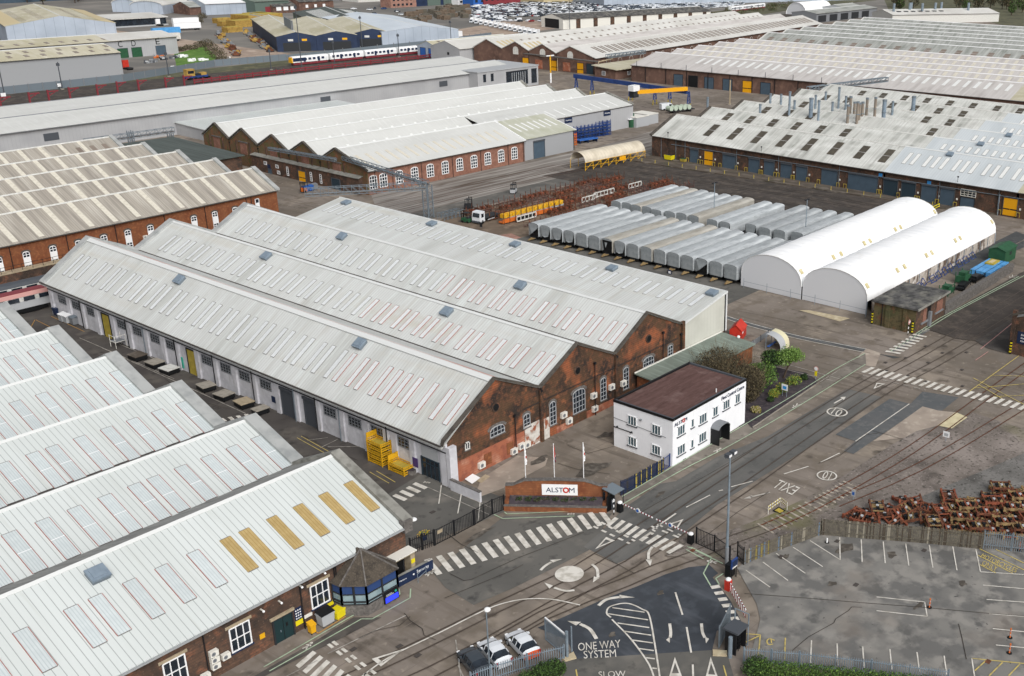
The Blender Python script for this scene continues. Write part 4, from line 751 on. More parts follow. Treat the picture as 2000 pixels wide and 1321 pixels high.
# ------------------------------------------------------------ beige striped brick works on the left
T = thing('brick_works', 'red brick works with beige striped sawtooth roofs and white arched windows', 'workshop', (59.6, 121.8, 0), radians(1.5))
LM = [(0, 6.3)]
for k in range(5): LM += [(7.6+14.6*k, 9.9), (14.6+14.6*k, 6.4)]
shed(T, 'b', -150, 0, LM, {'p0': 'brick_red', 's1': 'brick_red'}, 'roof_beige', over=.3, ridge='white_dirty', lip=0)
coping(T, 'b', .1, [(-.4, 6.1)]+LM[1:], 'coping_sheet', 1.0, .5, .1)
lights(T, 'b', LM, [(2*k, [-3.3-4.6*j-1.2*k for j in range(26 if k == 0 else 24)], 1.0, .02, .97, 'sky_stone', None) for k in range(5)])
lights(T, 'b', LM, [(8, [-3.2, -6.2, -9.5], 1.1, .1, .7, 'sky_brown', None)])
for i, u in enumerate([7.0-4.7*3, 7-4.7*2, 7-4.7]+[7.0, 11.7, 16.4, 21.2, 25.9, 30.5, 35.1, 39.8, 44.5, 49.2]): window(T, 'A', 0, u-59.6, 1.0, 1.25, 3.5, 2, 7, frame='white', glass='glass', arch=.4, lintel='coping_dark', bar=.1, blank=((0, 2, 2, 5),))
window(T, 'A', 0, -5, 3.4, 1.0, 1.9, 1, 2, frame='white', glass='glass', blank=((0, 1, 0, 1),)); window(T, 'A', 0, -4.2, .7, 1.3, 1.6, 2, 3, frame='white', glass='glass')
for u in (-55.2, -45.2, -36, -26, -17.2, -7.6, -6.4): pipe(T, 'A', 0, u, 0, 6.1)
for u, z in ((-30.5, 2.1), (-29.3, 2.1), (-22.4, 2.6)): ac_unit(T, 'A', 0, u, z, .8, .6)
for u in (-47.4, -34.2, -33.7, -19.5): panel(T, 'A', 0, u, 3.1, .35, .35, 'off_white', 'vent_grille')
mb = MB().box(-59.6-4, -41.5, -1.7, -.02, 1.5, 1.75, 'stone')
for k in range(13): mb.box(-63.4+1.8*k, -63.34+1.8*k, -1.68, -1.62, 1.75, 2.9, 'iron')
for z in (2.3, 2.85): mb.box(-63.6, -41.5, -1.68, -1.63, z, z+.06, 'iron')
part('walkway', mb.box(-63.6, -41.5, -1.6, -.4, 0, 1.5, 'brick_old'), T)
# ------------------------------------------------------------ brick workshop with five gables and a long row of arched windows
T = thing('gabled_workshop', 'brick workshop with five pointed gables, pale roofs and a row of white arched windows', 'workshop')
GP = [(124.4, 5.75), (135.8, 9.6), (142.2, 6.2), (148.4, 9.6), (155.0, 6.2), (161.6, 9.7), (168.3, 6.2), (175.0, 9.7), (181.3, 6.2), (187.4, 9.7), (193.8, 6.0)]
shed(T, 'b', 85.6, 138.5, GP, {'s0': 'brick_moss_gable', 'p0': 'brick_new'}, 'roof_mid', over=.4, lip=0)
shed(T, 'b', 138.5, 201, [(137.0, 7.0)]+GP[3:], {'p0': 'clad_grey', 's1': 'clad_grey'}, 'roof_mid', over=0, lip=0)
coping(T, 'b', 85.5, [(124.0, 5.7)]+GP[1:], 'coping_dark', .6, .35); coping(T, 'b', 201, [(137, 6.9)]+GP[3:], 'coping', 1.0, .45)
part('verge_trim', MB().ext([(138.3, 124, 5.8), (138.3, 135.8, 9.75), (138.3, 135.8, 9.95), (138.3, 124, 6.0)], (.35, 0, 0), 'white'), T)
GQ = [(137.0, 7.0)]+GP[3:]
lights(T, 'b', GP, [(0, [88+3.05*j for j in range(16)], .85, .18, .62, 'sky_stone', None)]+[(2*k, [92+4.1*j for j in range(11)], .8, .1, .5, 'sky_white', None) for k in range(1, 5)], cap=60)
lights(T, 'b', GQ, [(2*k, [141+4.1*j for j in range(14)], .8, .1, .5, 'sky_white', None) for k in range(4)], cap=40)
for u in (85.2+2, 90.2, 95.0, 99.8, 104.8, 109.7, 114.6, 119.6, 124.5, 129.4, 134.4): window(T, 'A', 124.4, u, 1.2, 2.3, 3.4, 3, 4, frame='white', glass='glass', arch=.5, bar=.14, fw=.16)
for u in (87.2+.6, 93, 102, 112.2, 122, 132, 137.8): pipe(T, 'A', 124.4, u, 0, 5.6)
for p in (135.8, 148.4, 161.6, 175, 187.4):
    part('gable_panel', MB().box(85.5, 85.6, p-1.5, p+1.5, 3.2, 6.2, 'brick_new'), T); part('blind_arch', MB().box(85.35, 85.6, p-2, p+2, 6.3, 6.6, 'stone_dark'), T)
    for q in (-3, 3): part('pilaster', MB().box(85.3, 85.6, p+q-.2, p+q+.2, 3, 6.6, 'brick_old'), T)
for p in (142.2, 155, 168.3, 181.3): pipe(T, 'B', 85.6, p, 0, 5.6)
# lean-to front below the gables
ln = MB().box(84.4, 85.6, 126.2, 170, 0, 3.9, 'brick_old').ext([(84.1, 126, 3.9), (85.6, 126, 4.25), (85.6, 170.2, 4.25), (84.1, 170.2, 3.9)], (0, 0, .15), 'coping'); part('lean_to', ln, T)
door(T, 'B', 84.4, 147.2, 150, 0, 2.6, 'ochre_door', extra=ochre_extra, label='amber high speed door'); door(T, 'B', 84.4, 133.5, 136.6, 0, 2.6, 'door_dark')
for u in (154.6, 144.9, 141.0): window(T, 'B', 84.4, u, .6, .8, 2.3, 1, 4, frame='white', glass='glass')
for u, z in ((159, 1.9), (164, 2.1), (158.6, .4)): window(T, 'B', 84.4, u, z, 1.2, .9, 2, 1, frame='white', glass='glass')
panel(T, 'B', 84.4, 162.6, 1.9, 1.4, 1.0, 'navy'); door(T, 'B', 84.4, 161.6, 163, 0, 1.2, 'door_steel')
# clad extension
T = thing('clad_extension', 'small grey clad extension with moss tinted roof beyond the row of arched windows', 'workshop')
EP = [(124.8, 5.9), (136.9, 9.0)]
part('wall', MB().box(138.8, 159, 124.8, 125.1, 0, 5.9, 'clad_grey').ext([(159, 124.8, 0), (159, 136.9, 0), (159, 136.9, 9), (159, 124.8, 5.9)], (-.3, 0, 0), 'clad_grey'), T)
part('roof', MB().ext([(138.7, 124.4, 5.85), (159.3, 124.4, 5.85), (159.3, 136.9, 9.05), (138.7, 136.9, 9.05)], (0, 0, .15), 'roof_moss').box(159.1, 159.4, 124.4, 136.9, 6, 6.0, 'white'), T)
part('verge_trim', MB().ext([(159.3, 124.3, 5.8), (159.3, 137, 9.05), (159.3, 137, 9.35), (159.3, 124.3, 6.1)], (.2, 0, 0), 'white').ext([(138.5, 124.3, 5.8), (138.5, 137, 9.05), (138.5, 137, 9.35), (138.5, 124.3, 6.1)], (.2, 0, 0), 'white'), T)
lights(T, 'b', EP, [(0, [142+2.4*j for j in range(7)], .7, .35, .75, 'sky_white', None)]); door(T, 'A', 124.8, 142.3, 146.6, 0, 4.8, 'door_steel', extra=roller_extra)
for u in (170, 188): wb = panel(bpy.data.objects['gabled_workshop'], 'A', 137, u, 5.9, 3.4, 1.6, 'navy', 'sign'); wall_text(bpy.data.objects['gabled_workshop'], 'A', 137, u, 5.9, 'Workshop', 2.6, .5, 'white')
# ------------------------------------------------------------ long grey shed
T = thing('long_shed', 'very long grey clad shed with two shallow pale roofs running beside the railway', 'shed'); pivot(T, (49, 231), 1.2, (49, 229))
GL = [(231, 7.0), (241.5, 9.0), (250, 7.6), (262, 9.0), (274, 7.0)]
shed(T, 'b', -80, 243, GL, {'p0': 'clad_grey', 's1': 'clad_grey'}, 'roof_mid', over=.6, ridge='grey', gutter='grey', lip=0)
for u in (62, 152, 205): panel(T, 'A', 231, u, 4.4, 4, 2, 'grey_dark', 'louvre', .1)
T = thing('glazed_block', 'grey panelled block with tall dark glazing at the end of the long grey shed', 'building')
part('wall', MB().box(218, 251, 227.5, 250, 0, 7.6, 'clad_grey'), T); part('roof', MB().box(217.7, 251.3, 227.2, 250.3, 7.6, 7.9, 'grey_light'), T)
for u, w, z in ((239, 12, 1), (221.5, 1.4, 3.8), (225.5, 1.4, 3.8), (248.5, 3, 1)): part('window', MB().box(u-w/2, u+w/2, 227.4, 227.5, z, 6.5, 'glass').box(u-w/2-.1, u+w/2+.1, 227.35, 227.4, 6.5, 6.7, 'dark'), T)
for k in range(7): part('mullion', MB().box(236+k*1.2, 236.2+k*1.2, 227.3, 227.4, 1.2, 6, 'grey_light'), T)
solo('store_shed', MB().ext([(98, 203, 0), (98, 230.9, 0), (98, 230.9, 3.6), (98, 203, 3)], (58, 0, 0), 'clad_grey').ext([(97.6, 202.6, 3.0), (97.6, 230.9, 3.65), (156.4, 230.9, 3.65), (156.4, 202.6, 3.0)], (0, 0, .2), 'roof_white_b'), 'low grey lean-to along the foot of the long grey shed', 'shed')
# dark green roofed brick shed
T = thing('brick_shed', 'dark brick shed with green flat sheet roof between the beige roofs and the five gables', 'shed')
part('wall', MB().box(67, 80, 167.5, 200, 0, 4.6, 'brick_old'), T); part('roof', MB().ext([(66.5, 166.8, 4.6), (80.6, 166.8, 4.6), (80.6, 200.5, 5.2), (66.5, 200.5, 5.2)], (0, 0, .25), 'roof_dark_green'), T)
for u in (70.5, 73.5): part('arch_panel', MB().ext([wall_pt('A', 167.5, u+1.1*cos(t), 2.2+1.1*sin(t)) for t in [pi*k/8 for k in range(9)]]+[(u-1.1, 167.5, .3), (u+1.1, 167.5, .3)], (0, -.06, 0), 'brick_new'), T)
# ------------------------------------------------------------ far brick sheds with three gables in view
T = thing('far_brick_shed', 'long far brick shed with pointed gables, pale arched panels and amber doors', 'workshop'); pivot(T, (290, 231), 5.5)
FS = [(231, 7), (244.4, 11), (252, 7.5), (259.7, 11), (267.5, 7.5), (275.1, 11), (283, 7.5), (292, 11), (300, 7)]
shed(T, 'b', 290, 527, FS, {'s0': 'brick_far', 'p0': 'brick_far', 's1': 'brick_far'}, ['roof_far', 'roof_far', 'roof_pink', 'roof_far', 'roof_far', 'roof_far', 'roof_far', 'roof_far'], over=.5, ridge='white_dirty', lip=.2)
coping(T, 'b', 290, [(230.5, 6.8)]+FS[1:], 'white_dirty', .7, .3)
lights(T, 'b', FS, [(0, pairs(301, 520, 5.2, 2.0), 1.1, .25, .75, 'sky_brown', None)])
mb = MB()
for i in (4, 6):
    for s in frange(310, 520, 6): mb.add(roof_light(1.6, 2.0, 'sky_brown'), slope_frame('b', FS, i, s, .4, .17))
    for s in frange(294, 305, 3.2): mb.add(roof_light(1.6, 5.0, 'sky_ochre'), slope_frame('b', FS, i, s, .2, .17))
part('skylight', mb, T, kind='stuff')
for v in (244.4, 259.7, 275.1): window(T, 'B', 290, v, 5.6, 3.0, 3.4, 2, 2, frame='off_white', glass='white_dirty', arch=1.2)
for v, mt in ((233.8, 'door_dark'), (239, 'ochre_door'), (253.2, 'ochre_door'), (269.5, 'ochre_door')): door(T, 'B', 290, v-1.7, v+1.7, 0, 4.4, mt, 'dark', extra=ochre_extra if mt == 'ochre_door' else None)
for v in (246.5, 262): panel(T, 'B', 290, v, 2.2, 4, 3.8, 'brick_orange', 'infill_panel', .08)
for u in frange(300, 510, 9): window(T, 'A', 231, u, 3.2, 3.2, 2.6, 1, 1, frame='white_dirty', glass='white_dirty', arch=1.3, pane=False)
for v in (252, 267.5, 231.5): pipe(T, 'B', 290, v, 0, 7, r=.12)
solo('steam_main', MB().cyl((286.5, 226, 6.2), (286.5, 290, 6.2), .35, 'stone_dark').cyl((286.5, 226, 6.2), (296, 226, 6.8), .25, 'stone').cyl((286.5, 226, 0), (286.5, 226, 6.2), .2, 'stone').cyl((286.5, 250, 0), (286.5, 250, 6.2), .15, 'stone').cyl((286.5, 270, 0), (286.5, 270, 6.2), .15, 'stone'), 'lagged overhead pipe running along the far brick gables', 'pipe')
T = thing('site_annex', 'low flat roofed brick annex with small white windows in front of the far brick shed', 'annex')
part('wall', MB().box(284, 330, 214.5, 226, 0, 4.0, 'brick_far'), T); part('roof', MB().ext([(283, 213, 4), (331, 213, 4), (331, 227, 4.9), (283, 227, 4.9)], (0, 0, .3), 'roof_cream'), T)
for u in (293, 297, 301, 312, 316, 320, 325): window(T, 'A', 214.5, u, 1.2, 1.9, 1.6, 1, 1, frame='white', glass='grey')
window(T, 'B', 284, 221, 1.2, 2, 1.8, 1, 1, frame='white', glass='grey')
T = thing('grey_annex', 'plain grey clad gable shed left of the far brick gables', 'shed')
AP = [(301.2, 6.5), (311, 9.5), (321, 6.5)]
shed(T, 'b', 276, 330, AP, {'s0': 'clad_grey', 'p0': 'clad_grey'}, 'roof_far', over=.3); panel(T, 'B', 276, 309, 4, 1.4, 1.2, 'dark', 'window')
T = thing('blue_door_shed', 'small grey shed with two blue doors at the end of the white train', 'shed')
shed(T, 'b', 284, 335, [(326, 4.8), (333, 7.2), (340, 4.8)], {'s0': 'clad_cool', 'p0': 'clad_cool'}, 'roof_cream', over=.3)
for v in (330, 336): door(T, 'B', 284, v-1.9, v+1.9, 0, 4, 'blue')
lights(T, 'b', [(326, 4.8), (333, 7.2), (340, 4.8)], [(0, [290+5*j for j in range(8)], 1.6, .5, .85, 'sky_brown', None)])
# ------------------------------------------------------------ brick sheds right of centre (ridges run along y)
T = thing('pale_roof_works', 'broad brick works with pinkish white roofs, white skylights and a row of dock doors', 'workshop'); pivot(T, (284, 205), 6, (286, 203))
RP = [(284, 6.6), (303, 10.2), (312, 7.6), (321, 10.2), (330.5, 7.6), (340, 10.2), (350, 7.6), (359.5, 10.2), (370, 7.6), (380, 10.2), (391, 7.6)]
shed(T, 'a', -60, 209, RP, {'p0': 'brick_far', 's1': 'brick_far'}, 'roof_pink', over=.5, ridge='white', lip=.1)
sl = [(0, pairs(54, 186, 7.8, 3.9), 1.3, .45, .85, 'sky_white', None)]
lights(T, 'a', RP, sl)
mb = MB()
for i in (2, 4, 6, 8):
    for s in frange(-20, 203, 4.2): mb.add(roof_light(1.4, 4.0, 'sky_stone'), slope_frame('a', RP, i, s, .45, .17))
for s in frange(-30, 45, 6): mb.add(roof_light(1.8, 6.5, 'sky_ochre'), slope_frame('a', RP, 0, s, .42, .18))
part('skylight', mb, T, kind='stuff')
part('roof_patch', MB().ext([(283.6, -60, 6.62), (283.6, 50, 6.62), (303, 50, 10.25), (303, -60, 10.25)], (0, 0, .13), 'roof_cream'), T)
for v, mt in ((186, 'door_steel'), (179, 'black'), (171.5, 'door_steel'), (163, 'door_steel'), (154, 'ochre_door'), (146, 'door_steel'), (124, 'door_dark'), (115, 'ochre_door')): door(T, 'B', 284, v-2.1, v+2.1, 0, 4.5, mt, 'dark', extra=ochre_extra if mt == 'ochre_door' else None)
for v in frange(112, 206, 10): pipe(T, 'B', 284, v, 0, 6.4, r=.15)
for v in frange(110, 206, 12): part('vent_stack', MB().cyl((283.4, v, 6.6), (283.4, v, 8.6), .12, 'grey_dark', n=6), T)
T = thing('grey_roof_works', 'rows of weathered grey asbestos roofs behind the pinkish white roofs', 'workshop'); pivot(T, (391, 216), 6, (393, 212))
WP = [(391, 7.6)]
for k in range(7): WP += [(405+21.5*k, 11.6), (412.5+21.5*k, 7.2)]
shed(T, 'a', -150, 219, WP, {'s1': 'brick_far', 'p0': 'brick_far'}, 'roof_weather_grey', over=0, ridge='white', lip=.1)
coping(T, 'a', 219, WP, 'white_dirty', .8, .2, .1)
lights(T, 'a', WP, [(0, frange(-60, 215, 7.4), 2.6, .25, .6, 'sky_brown', None)])
mb = MB()
for i in (2, 4, 6, 8, 10, 12):
    for s in frange(-130, 205, 14.5): mb.add(roof_light(5, 1.2, 'sky_brown'), slope_frame('a', WP, i, s+i, .35, .17))
part('skylight', mb, T, kind='stuff')
mb = MB()
for i in range(2, 14, 2):
    for s in frange(-150, 200, 30): mb.add(MB().box(-.5, .5, 0, 8, 0, .12, 'white_dirty'), slope_frame('a', WP, i, s+3*i, .1, .16))
part('roof_joint', mb, T)
# right brick shed with the dock doors
T = thing('dock_door_shed', 'brown brick shed with a long row of steel dock doors, weathered roofs and flue stacks', 'workshop')
DP = [(166.6, 6.15), (177.5, 10.6), (186.2, 7.2), (195, 10.6), (203.7, 7.2), (212.5, 10.6), (221.2, 7.2), (230, 10.6), (238.7, 7.2), (247.5, 10.6), (256, 7.2), (265, 10.6), (273, 6.5)]
shed(T, 'a', 29, 102, DP, {'p0': 'brick_old', 's1': 'brick_old'}, 'roof_weather_a', over=.5, lip=0, ridge='white_dirty')
shed(T, 'a', -5, 29, DP, {'p0': 'brick_old'}, 'roof_cool_a', over=.5, lip=0, ridge='ridge')
shed(T, 'a', -80, -5, DP, {'p0': 'brick_old'}, 'roof_cream', over=.5, lip=0, ridge='ridge')
coping(T, 'a', 102, [(166, 6)]+DP[1:], 'coping_dark', .9, .4, .1)
for i, ss in ((0, [85.5, 77.6, 69.8, 61.9, 54.0, 46.2, 38.6, 31.6]), (2, [93, 85.1, 77.3, 69.4, 61.6, 53.7]), (4, [91, 83, 75, 36]), (6, [88, 46, 38.5]), (8, [90, 82, 66, 58, 50, 42]), (10, [86, 78, 70, 62, 54, 46, 38, 30.5])): lights(T, 'a', DP, [(i, ss, 2.1, .36 if i else .28, .8, 'sky_dark', None)])
lights(T, 'a', DP, [(0, [26, 23.9]+[20.6, 18.4, 16.2, 13, 10.8, 8.6, 5.4, 3.2, 1, -2, -4], .95, .35, .78, 'sky_white', 'trim_grey')]+[(2*k, frange(-4+k, 27-k, 2.3), .95, .4, .7, 'sky_white', 'trim_grey') for k in range(1, 5)])
vents(T, 'a', DP, [(0, 16.5, .9), (2, 15.8, .9), (4, 15, .9), (6, 14, .9), (8, 13, .9)])
part('roof_sheeting', MB().ext([(195.2, 55, 10.78), (203.7, 55, 7.38), (203.7, 82, 7.38), (195.2, 82, 10.78)], (0, 0, .06), 'roof_cool_a'), T)
dd = [(85.7, 88.4, 'door_steel'), (80.7, 83.6, 'ochre_door'), (73.2, 77.4, 'door_steel'), (65.6, 68.9, 'door_steel'), (60.9, 64.0, 'door_steel'), (55.6, 58.8, 'door_steel'), (50.9, 54.1, 'door_steel'), (42.0, 46.5, 'door_steel'), (30.6, 38.8, 'door_steel'), (25.2, 28.9, 'door_dark'), (20.4, 24.0, 'door_dark'), (14.9, 18.7, 'door_steel'), (10.3, 13.8, 'door_steel'), (-5.2, -1.9, 'ochre_door')]
for a, b, mt in dd: door(T, 'B', 166.6, a, b, .35, 4.4 if b < 50 else 4.1, mt, 'grey_dark', extra=ochre_extra if mt == 'ochre_door' else roller_extra)
window(T, 'B', 166.6, 6.9, 3.2, 3.9, 1.7, 4, 3, frame='off_white', glass='glass'); door(T, 'B', 166.6, 5.2, 8.6, .2, 2.9, 'door_steel', 'dark')
mb = MB().cyl((166.4, -12, 4.75), (166.4, 95, 4.45), .09, 'galv_dark', n=6); part('conduit', mb, T)
for u in (98.6, 93.4, 90.2, 72.9, 59.6, 41.5, 14.2, -.6): pipe(T, 'B', 166.6, u, .35, 6, 'galv_dark')
for u in (96.2, 65.1, 9.8): pipe(T, 'B', 166.6, u, 4.3, 7.5, 'iron', .06)
for u in (30, 17): panel(T, 'B', 166.6, u, 5.1, 1.0, .8, 'sign_blue', 'bay_sign')
for a, b, mt in dd: panel(T, 'B', 166.6, a-.75, 2.2, .4, .45, 'off_white', 'notice', .08)
pipe(T, 'B', 166.3, -.9, 0, 4.8, 'galv', .1)
gs = [('galv', .34, 7)]*1
g = 'flue stacks on the weathered roofs'
FL = [(1382, 205, 3.4, 0), (1484, 230, 6, 0), (1504, 208, 6, 0), (1525, 205, 5, 0), (1541, 225, 11, 0), (1551, 222, 6, 0), (1583, 230, 9, 1), (1598, 235, 9, 0), (1592, 215, 7, 0), (1612, 200, 5, 0), (1625, 225, 6, 0), (1637, 215, 11, 0), (1651, 217, 7, 0), (1660, 222, 8, 2), (1668, 225, 6, 2), (1677, 240, 9, 2), (1683, 238, 9, 2), (1692, 225, 8, 2), (1708, 228, 9, 2), (1725, 238, 10, 1), (1742, 228, 7, 0), (1782, 228, 9.5, 1), (1673, 242, 10, 2), (1655, 240, 8, 2)]
for i, (x, y, h, k) in enumerate(FL):
    v = P(x, y, 9.0); t = thing('flue_stack', ['thin galvanised flue stack among many on the weathered roofs', 'thick blue grey flue stack standing on the weathered roofs', 'brown stained flue in the tight cluster of flues on the weathered roofs'][k], 'flue', (v.x, v.y, 7.6), 0, g)
    r = [.36, .6, .42][k]; m1 = ['galv', 'vent', 'flue_brown'][k]; H = h*.6+1.3
    part('pipe', MB().cyl((0, 0, 0), (0, 0, H), r, m1, n=10).cyl((0, 0, H*.55), (0, 0, H*.58), r*1.15, 'galv_dark', n=10), t); part('cowl', MB().cyl((0, 0, H), (0, 0, H+.5), r*1.15, 'galv_dark', r*1.15, 10), t)
# ------------------------------------------------------------ tents
def tent(nm, lab, b0, b1, y0, y1, H, e, curtain, group):
    T = thing('storage_tent', lab, 'tent', group=group); yc, w = (y0+y1)/2, (y1-y0)/2; n = 16
    arc = [(yc-w*cos(pi*k/n), e+(H-e)*sin(pi*k/n)**.85) for k in range(n+1)]
    nb = 13; cv = MB(); cv.v = [(b0+(b1-b0)*j/(2*nb), y, z-(.0 if j % 2 == 0 else .09)*min(1, (z-e)*.6)) for j in range(2*nb+1) for y, z in arc]
    for j in range(2*nb):
        for k in range(n): i = j*(n+1)+k; cv.f.append((i, i+1, i+n+2, i+n+1)); cv.m.append('tent')
    part('cover', cv, T, smooth=True)
    for b, d in ((b0, .12), (b1, -.12)): part('end_panel', MB().ext([(b+d/2, y, z-.03) for y, z in arc]+[(b+d/2, y1, .05), (b+d/2, y0, .05)], (d, 0, 0), 'tent_end'), T)
    part('hoop', MB().add(hoop(b0-.02, arc)).add(hoop(b1-.1, arc)), T)
    pm = MB()
    for j in (.02, .22, .27, .43, .47, .66, .7, .985):
        k = 2; y, z = arc[k]; y2, z2 = arc[k+1]; b = b0+(b1-b0)*j; pm.ext([(b-.45, y, z+.06), (b+.45, y, z+.06), (b+.45, y2, z2+.06), (b-.45, y2, z2+.06)], (0, -.03, .03), 'tent_patch')
    part('patch', pm, T)
    if curtain:
        for k in range(14): part('side_curtain', MB().box(b0+2+(b1-b0-2)*k/14, b0+2+(b1-b0-2)*(k+.96)/14, y0+.02, y0+.1, .1, e, 'curtain'), T)
        for k in range(15): part('post', MB().box(b0+(b1-b0)*k/14-.06, b0+(b1-b0)*k/14+.06, y0-.08, y0+.04, 0, e, 'galv'), T)
    return T
def hoop(b, arc):
    mb = MB()
    for i in range(len(arc)-1): (y, z), (y2, z2) = arc[i], arc[i+1]; mb.ext([(b, y, z), (b, y2, z2), (b, y2, z2+.07), (b, y, z+.07)], (.12, 0, 0), 'white_dirty')
    return mb
def posts(b0, b1, y, e):
    mb = MB()
    for k in range(15): mb.box(b0+(b1-b0)*k/14-.06, b0+(b1-b0)*k/14+.06, y-.08, y+.04, 0, e, 'galv')
    return mb
tent('a', 'white arched fabric storage tent nearer the covered coaches', 84.4, 142.5, 3.4, 16.2, 6.9, 2.4, False, 'white fabric storage tents')
tent('b', 'white arched fabric storage tent nearer the small brick hut, with patched side curtain', 84.6, 142.5, -9.6, 3.2, 6.9, 2.4, True, 'white fabric storage tents')
T = thing('tent_rail', 'thin wire rail on posts in front of the tent ends', 'railing')
for i in range(6): part('post', MB().cyl((83.6, 15-5*i, 0), (83.6, 15-5*i, 1.9 if i < 5 else 1.2), .04, 'galv', n=5), T)
part('rail', MB().cyl((83.6, 15, 1.3), (83.6, -10, 1.3), .03, 'galv', n=5), T)
# ------------------------------------------------------------ brick hut, stone wall, right edge building
T = thing('brick_hut', 'mossy brick hut with flat grey felt roof beside the white tents', 'hut')
part('wall', MB().box(81.3, 93, -20.2, -12.6, 0, 4.1, 'brick_moss').box(81.35, 93.02, -20.23, -20.2, 0, 4.1, 'brick_old'), T); part('roof', MB().ext([(80.9, -20.7, 4.15), (93.4, -20.7, 4.15), (93.4, -12.2, 4.0), (80.9, -12.2, 4.0)], (0, 0, .3), 'felt_grey').box(80.85, 93.45, -20.78, -20.7, 4.1, 4.5, 'coping'), T)
panel(T, 'A', -20.23, 90.5, 2.5, 2.4, 1.9, 'brick_new', 'boarded_window'); panel(T, 'A', -20.23, 84.6, 2.4, 1.2, 2.2, 'brick_new', 'boarded_window'); panel(T, 'A', -20.23, 86.3, 2.5, 1.1, 2.0, 'black', 'doorway', .04)
part('sill', MB().box(88.8, 92, -20.4, -20.2, 1.3, 1.6, 'grey').box(83.4, 86, -20.4, -20.2, 1.0, 1.3, 'grey'), T); part('equipment_box', MB().box(86, 86.7, -20.7, -20.25, .1, 2.6, 'grey'), T)
pipe(T, 'B', 81.3, -14.2, 0, 4.0); part('buttress', MB().box(81.1, 81.3, -15.6, -14.8, 0, 4, 'brick_moss').box(81.1, 81.3, -18.6, -18, 0, 4, 'brick_moss'), T)
for v in (-12.55, -19.9): 
    mb = MB()
    for k in range(9): mb.box(80.95, 81.1, v-.12, v+.12, .1+.24*k, .34+.24*k, 'yellow_bright' if k % 2 else 'black')
    part('corner_guard', mb, T)
mb = MB(); 
for r_ in range(2):
    for k in range(20): b = 93.4+1.6*k+.3*r_; mb.box(b, b+1.56, -20.2, -19.2, .8*r_, .8*r_+.78, 'stone_dark')
solo('block_wall', mb, 'long wall of two courses of grey concrete blocks beside the wet road', 'wall')
T = thing('brick_building', 'brick building with white corrugated roof and blue sign cut by the right edge', 'building')
part('wall', MB().box(82.8, 130, -60, -35.8, 0, 6.0, 'brick_old').box(82.6, 83.2, -36.2, -35.6, 0, 7.2, 'brick_old').ext([(83.2, -35.75, 0), (130, -35.75, 0), (130, -35.75, 6), (83.2, -35.75, 6)], (0, -.05, 0), 'brick_old'), T)
part('roof', MB().ext([(82.9, -36.2, 6.1), (130, -36.2, 6.1), (130, -48, 10.5), (82.9, -48, 10.5)], (0, 0, .2), 'roof_b').ext([(82.9, -48, 10.5), (130, -48, 10.5), (130, -60, 6.1), (82.9, -60, 6.1)], (0, 0, .2), 'roof_b'), T)
part('gable_wall', MB().ext([(82.85, -36, 6), (82.85, -60, 6), (82.85, -48, 10.4)], (.3, 0, 0), 'brick_old'), T); part('coping', MB().ext([(82.5, -35.5, 6.3), (83.2, -35.5, 6.3), (83.2, -48, 10.8), (82.5, -48, 10.8)], (0, 0, .35), 'coping_dark'), T)
panel(T, 'B', 82.8, -37.8, 3.0, 2.2, 2.0, 'navy'); 
for k, s in enumerate(('Site', 'Stores', 'Gate')): wall_text(T, 'B', 82.8, -37.8, 3.5-.5*k, s, 1.1, .28, 'white')
mb = MB()
for k in range(9): mb.box(82.45, 82.6, -36.1, -35.8, .1+.24*k, .34+.24*k, 'yellow_bright' if k % 2 else 'black')
part('corner_guard', mb, T)
# ------------------------------------------------------------ top left and top centre estates
T = thing('unit_warehouse', 'low grey warehouse with cream roof in front of the lettered unit doors', 'warehouse')
UP = [(367.8, 9.2), (380, 11.6), (392, 9.2)]
shed(T, 'b', 20, 154, UP, {'p0': 'clad_grey', 's1': 'clad_grey'}, 'roof_cream', over=.5)
lights(T, 'b', UP, [(0, [64+6.2*j for j in range(15)], 1.6, .2, .4, 'sky_brown', None), (0, [66+6.2*j for j in range(15)], 1.6, .6, .8, 'sky_brown', None)])
T = thing('lettered_warehouse', 'grey warehouse with unit letters C D E over its green and blue doors', 'warehouse')
CP = [(424, 7.8), (437, 9.6), (450, 7.8)]
shed(T, 'b', 20, 210, CP, {'p0': 'clad_grey', 's1': 'clad_grey'}, 'roof_cream', over=.5)
part('roof_patch', MB().ext([(178, 423.5, 7.85), (210.4, 423.5, 7.85), (210.4, 437, 9.65), (178, 437, 9.65)], (0, 0, .16), 'roof_far'), T)
lights(T, 'b', CP, [(0, [60+6.2*j for j in range(24)], 1.6, .2, .42, 'sky_brown', None)])
for u, s in ((182.8, 'C'), (189, 'D'), (200.5, 'E')): wall_text(T, 'A', 424, u, 6.2, s, 2.0, 2.6, 'dark')
for u, mt in ((183.5, 'green'), (190, 'green'), (201.5, 'door_steel')): door(T, 'A', 424, u-2.3, u+2.3, 0, 4.2, mt)
T = thing('estate_warehouse', 'big pale blue grey warehouse with wide cream roof at the top left', 'warehouse')
BP = [(0, 9), (24.5, 13.3), (49, 9)]; T.location = (171.7, 510.8, 0); T.rotation_euler.z = radians(-17)
shed(T, 'a', 0, 90, BP, {'s0': 'clad_cool', 'p0': 'clad_cool', 'p1': 'clad_cool'}, 'roof_cream', over=.4); lights(T, 'a', BP, [(0, [6+5*j for j in range(14)], .9, .3, .42, 'sky_brown', None), (0, [6+5*j for j in range(14)], .9, .62, .74, 'sky_brown', None), (1, [6+5*j for j in range(14)], .9, .3, .42, 'sky_brown', None)])
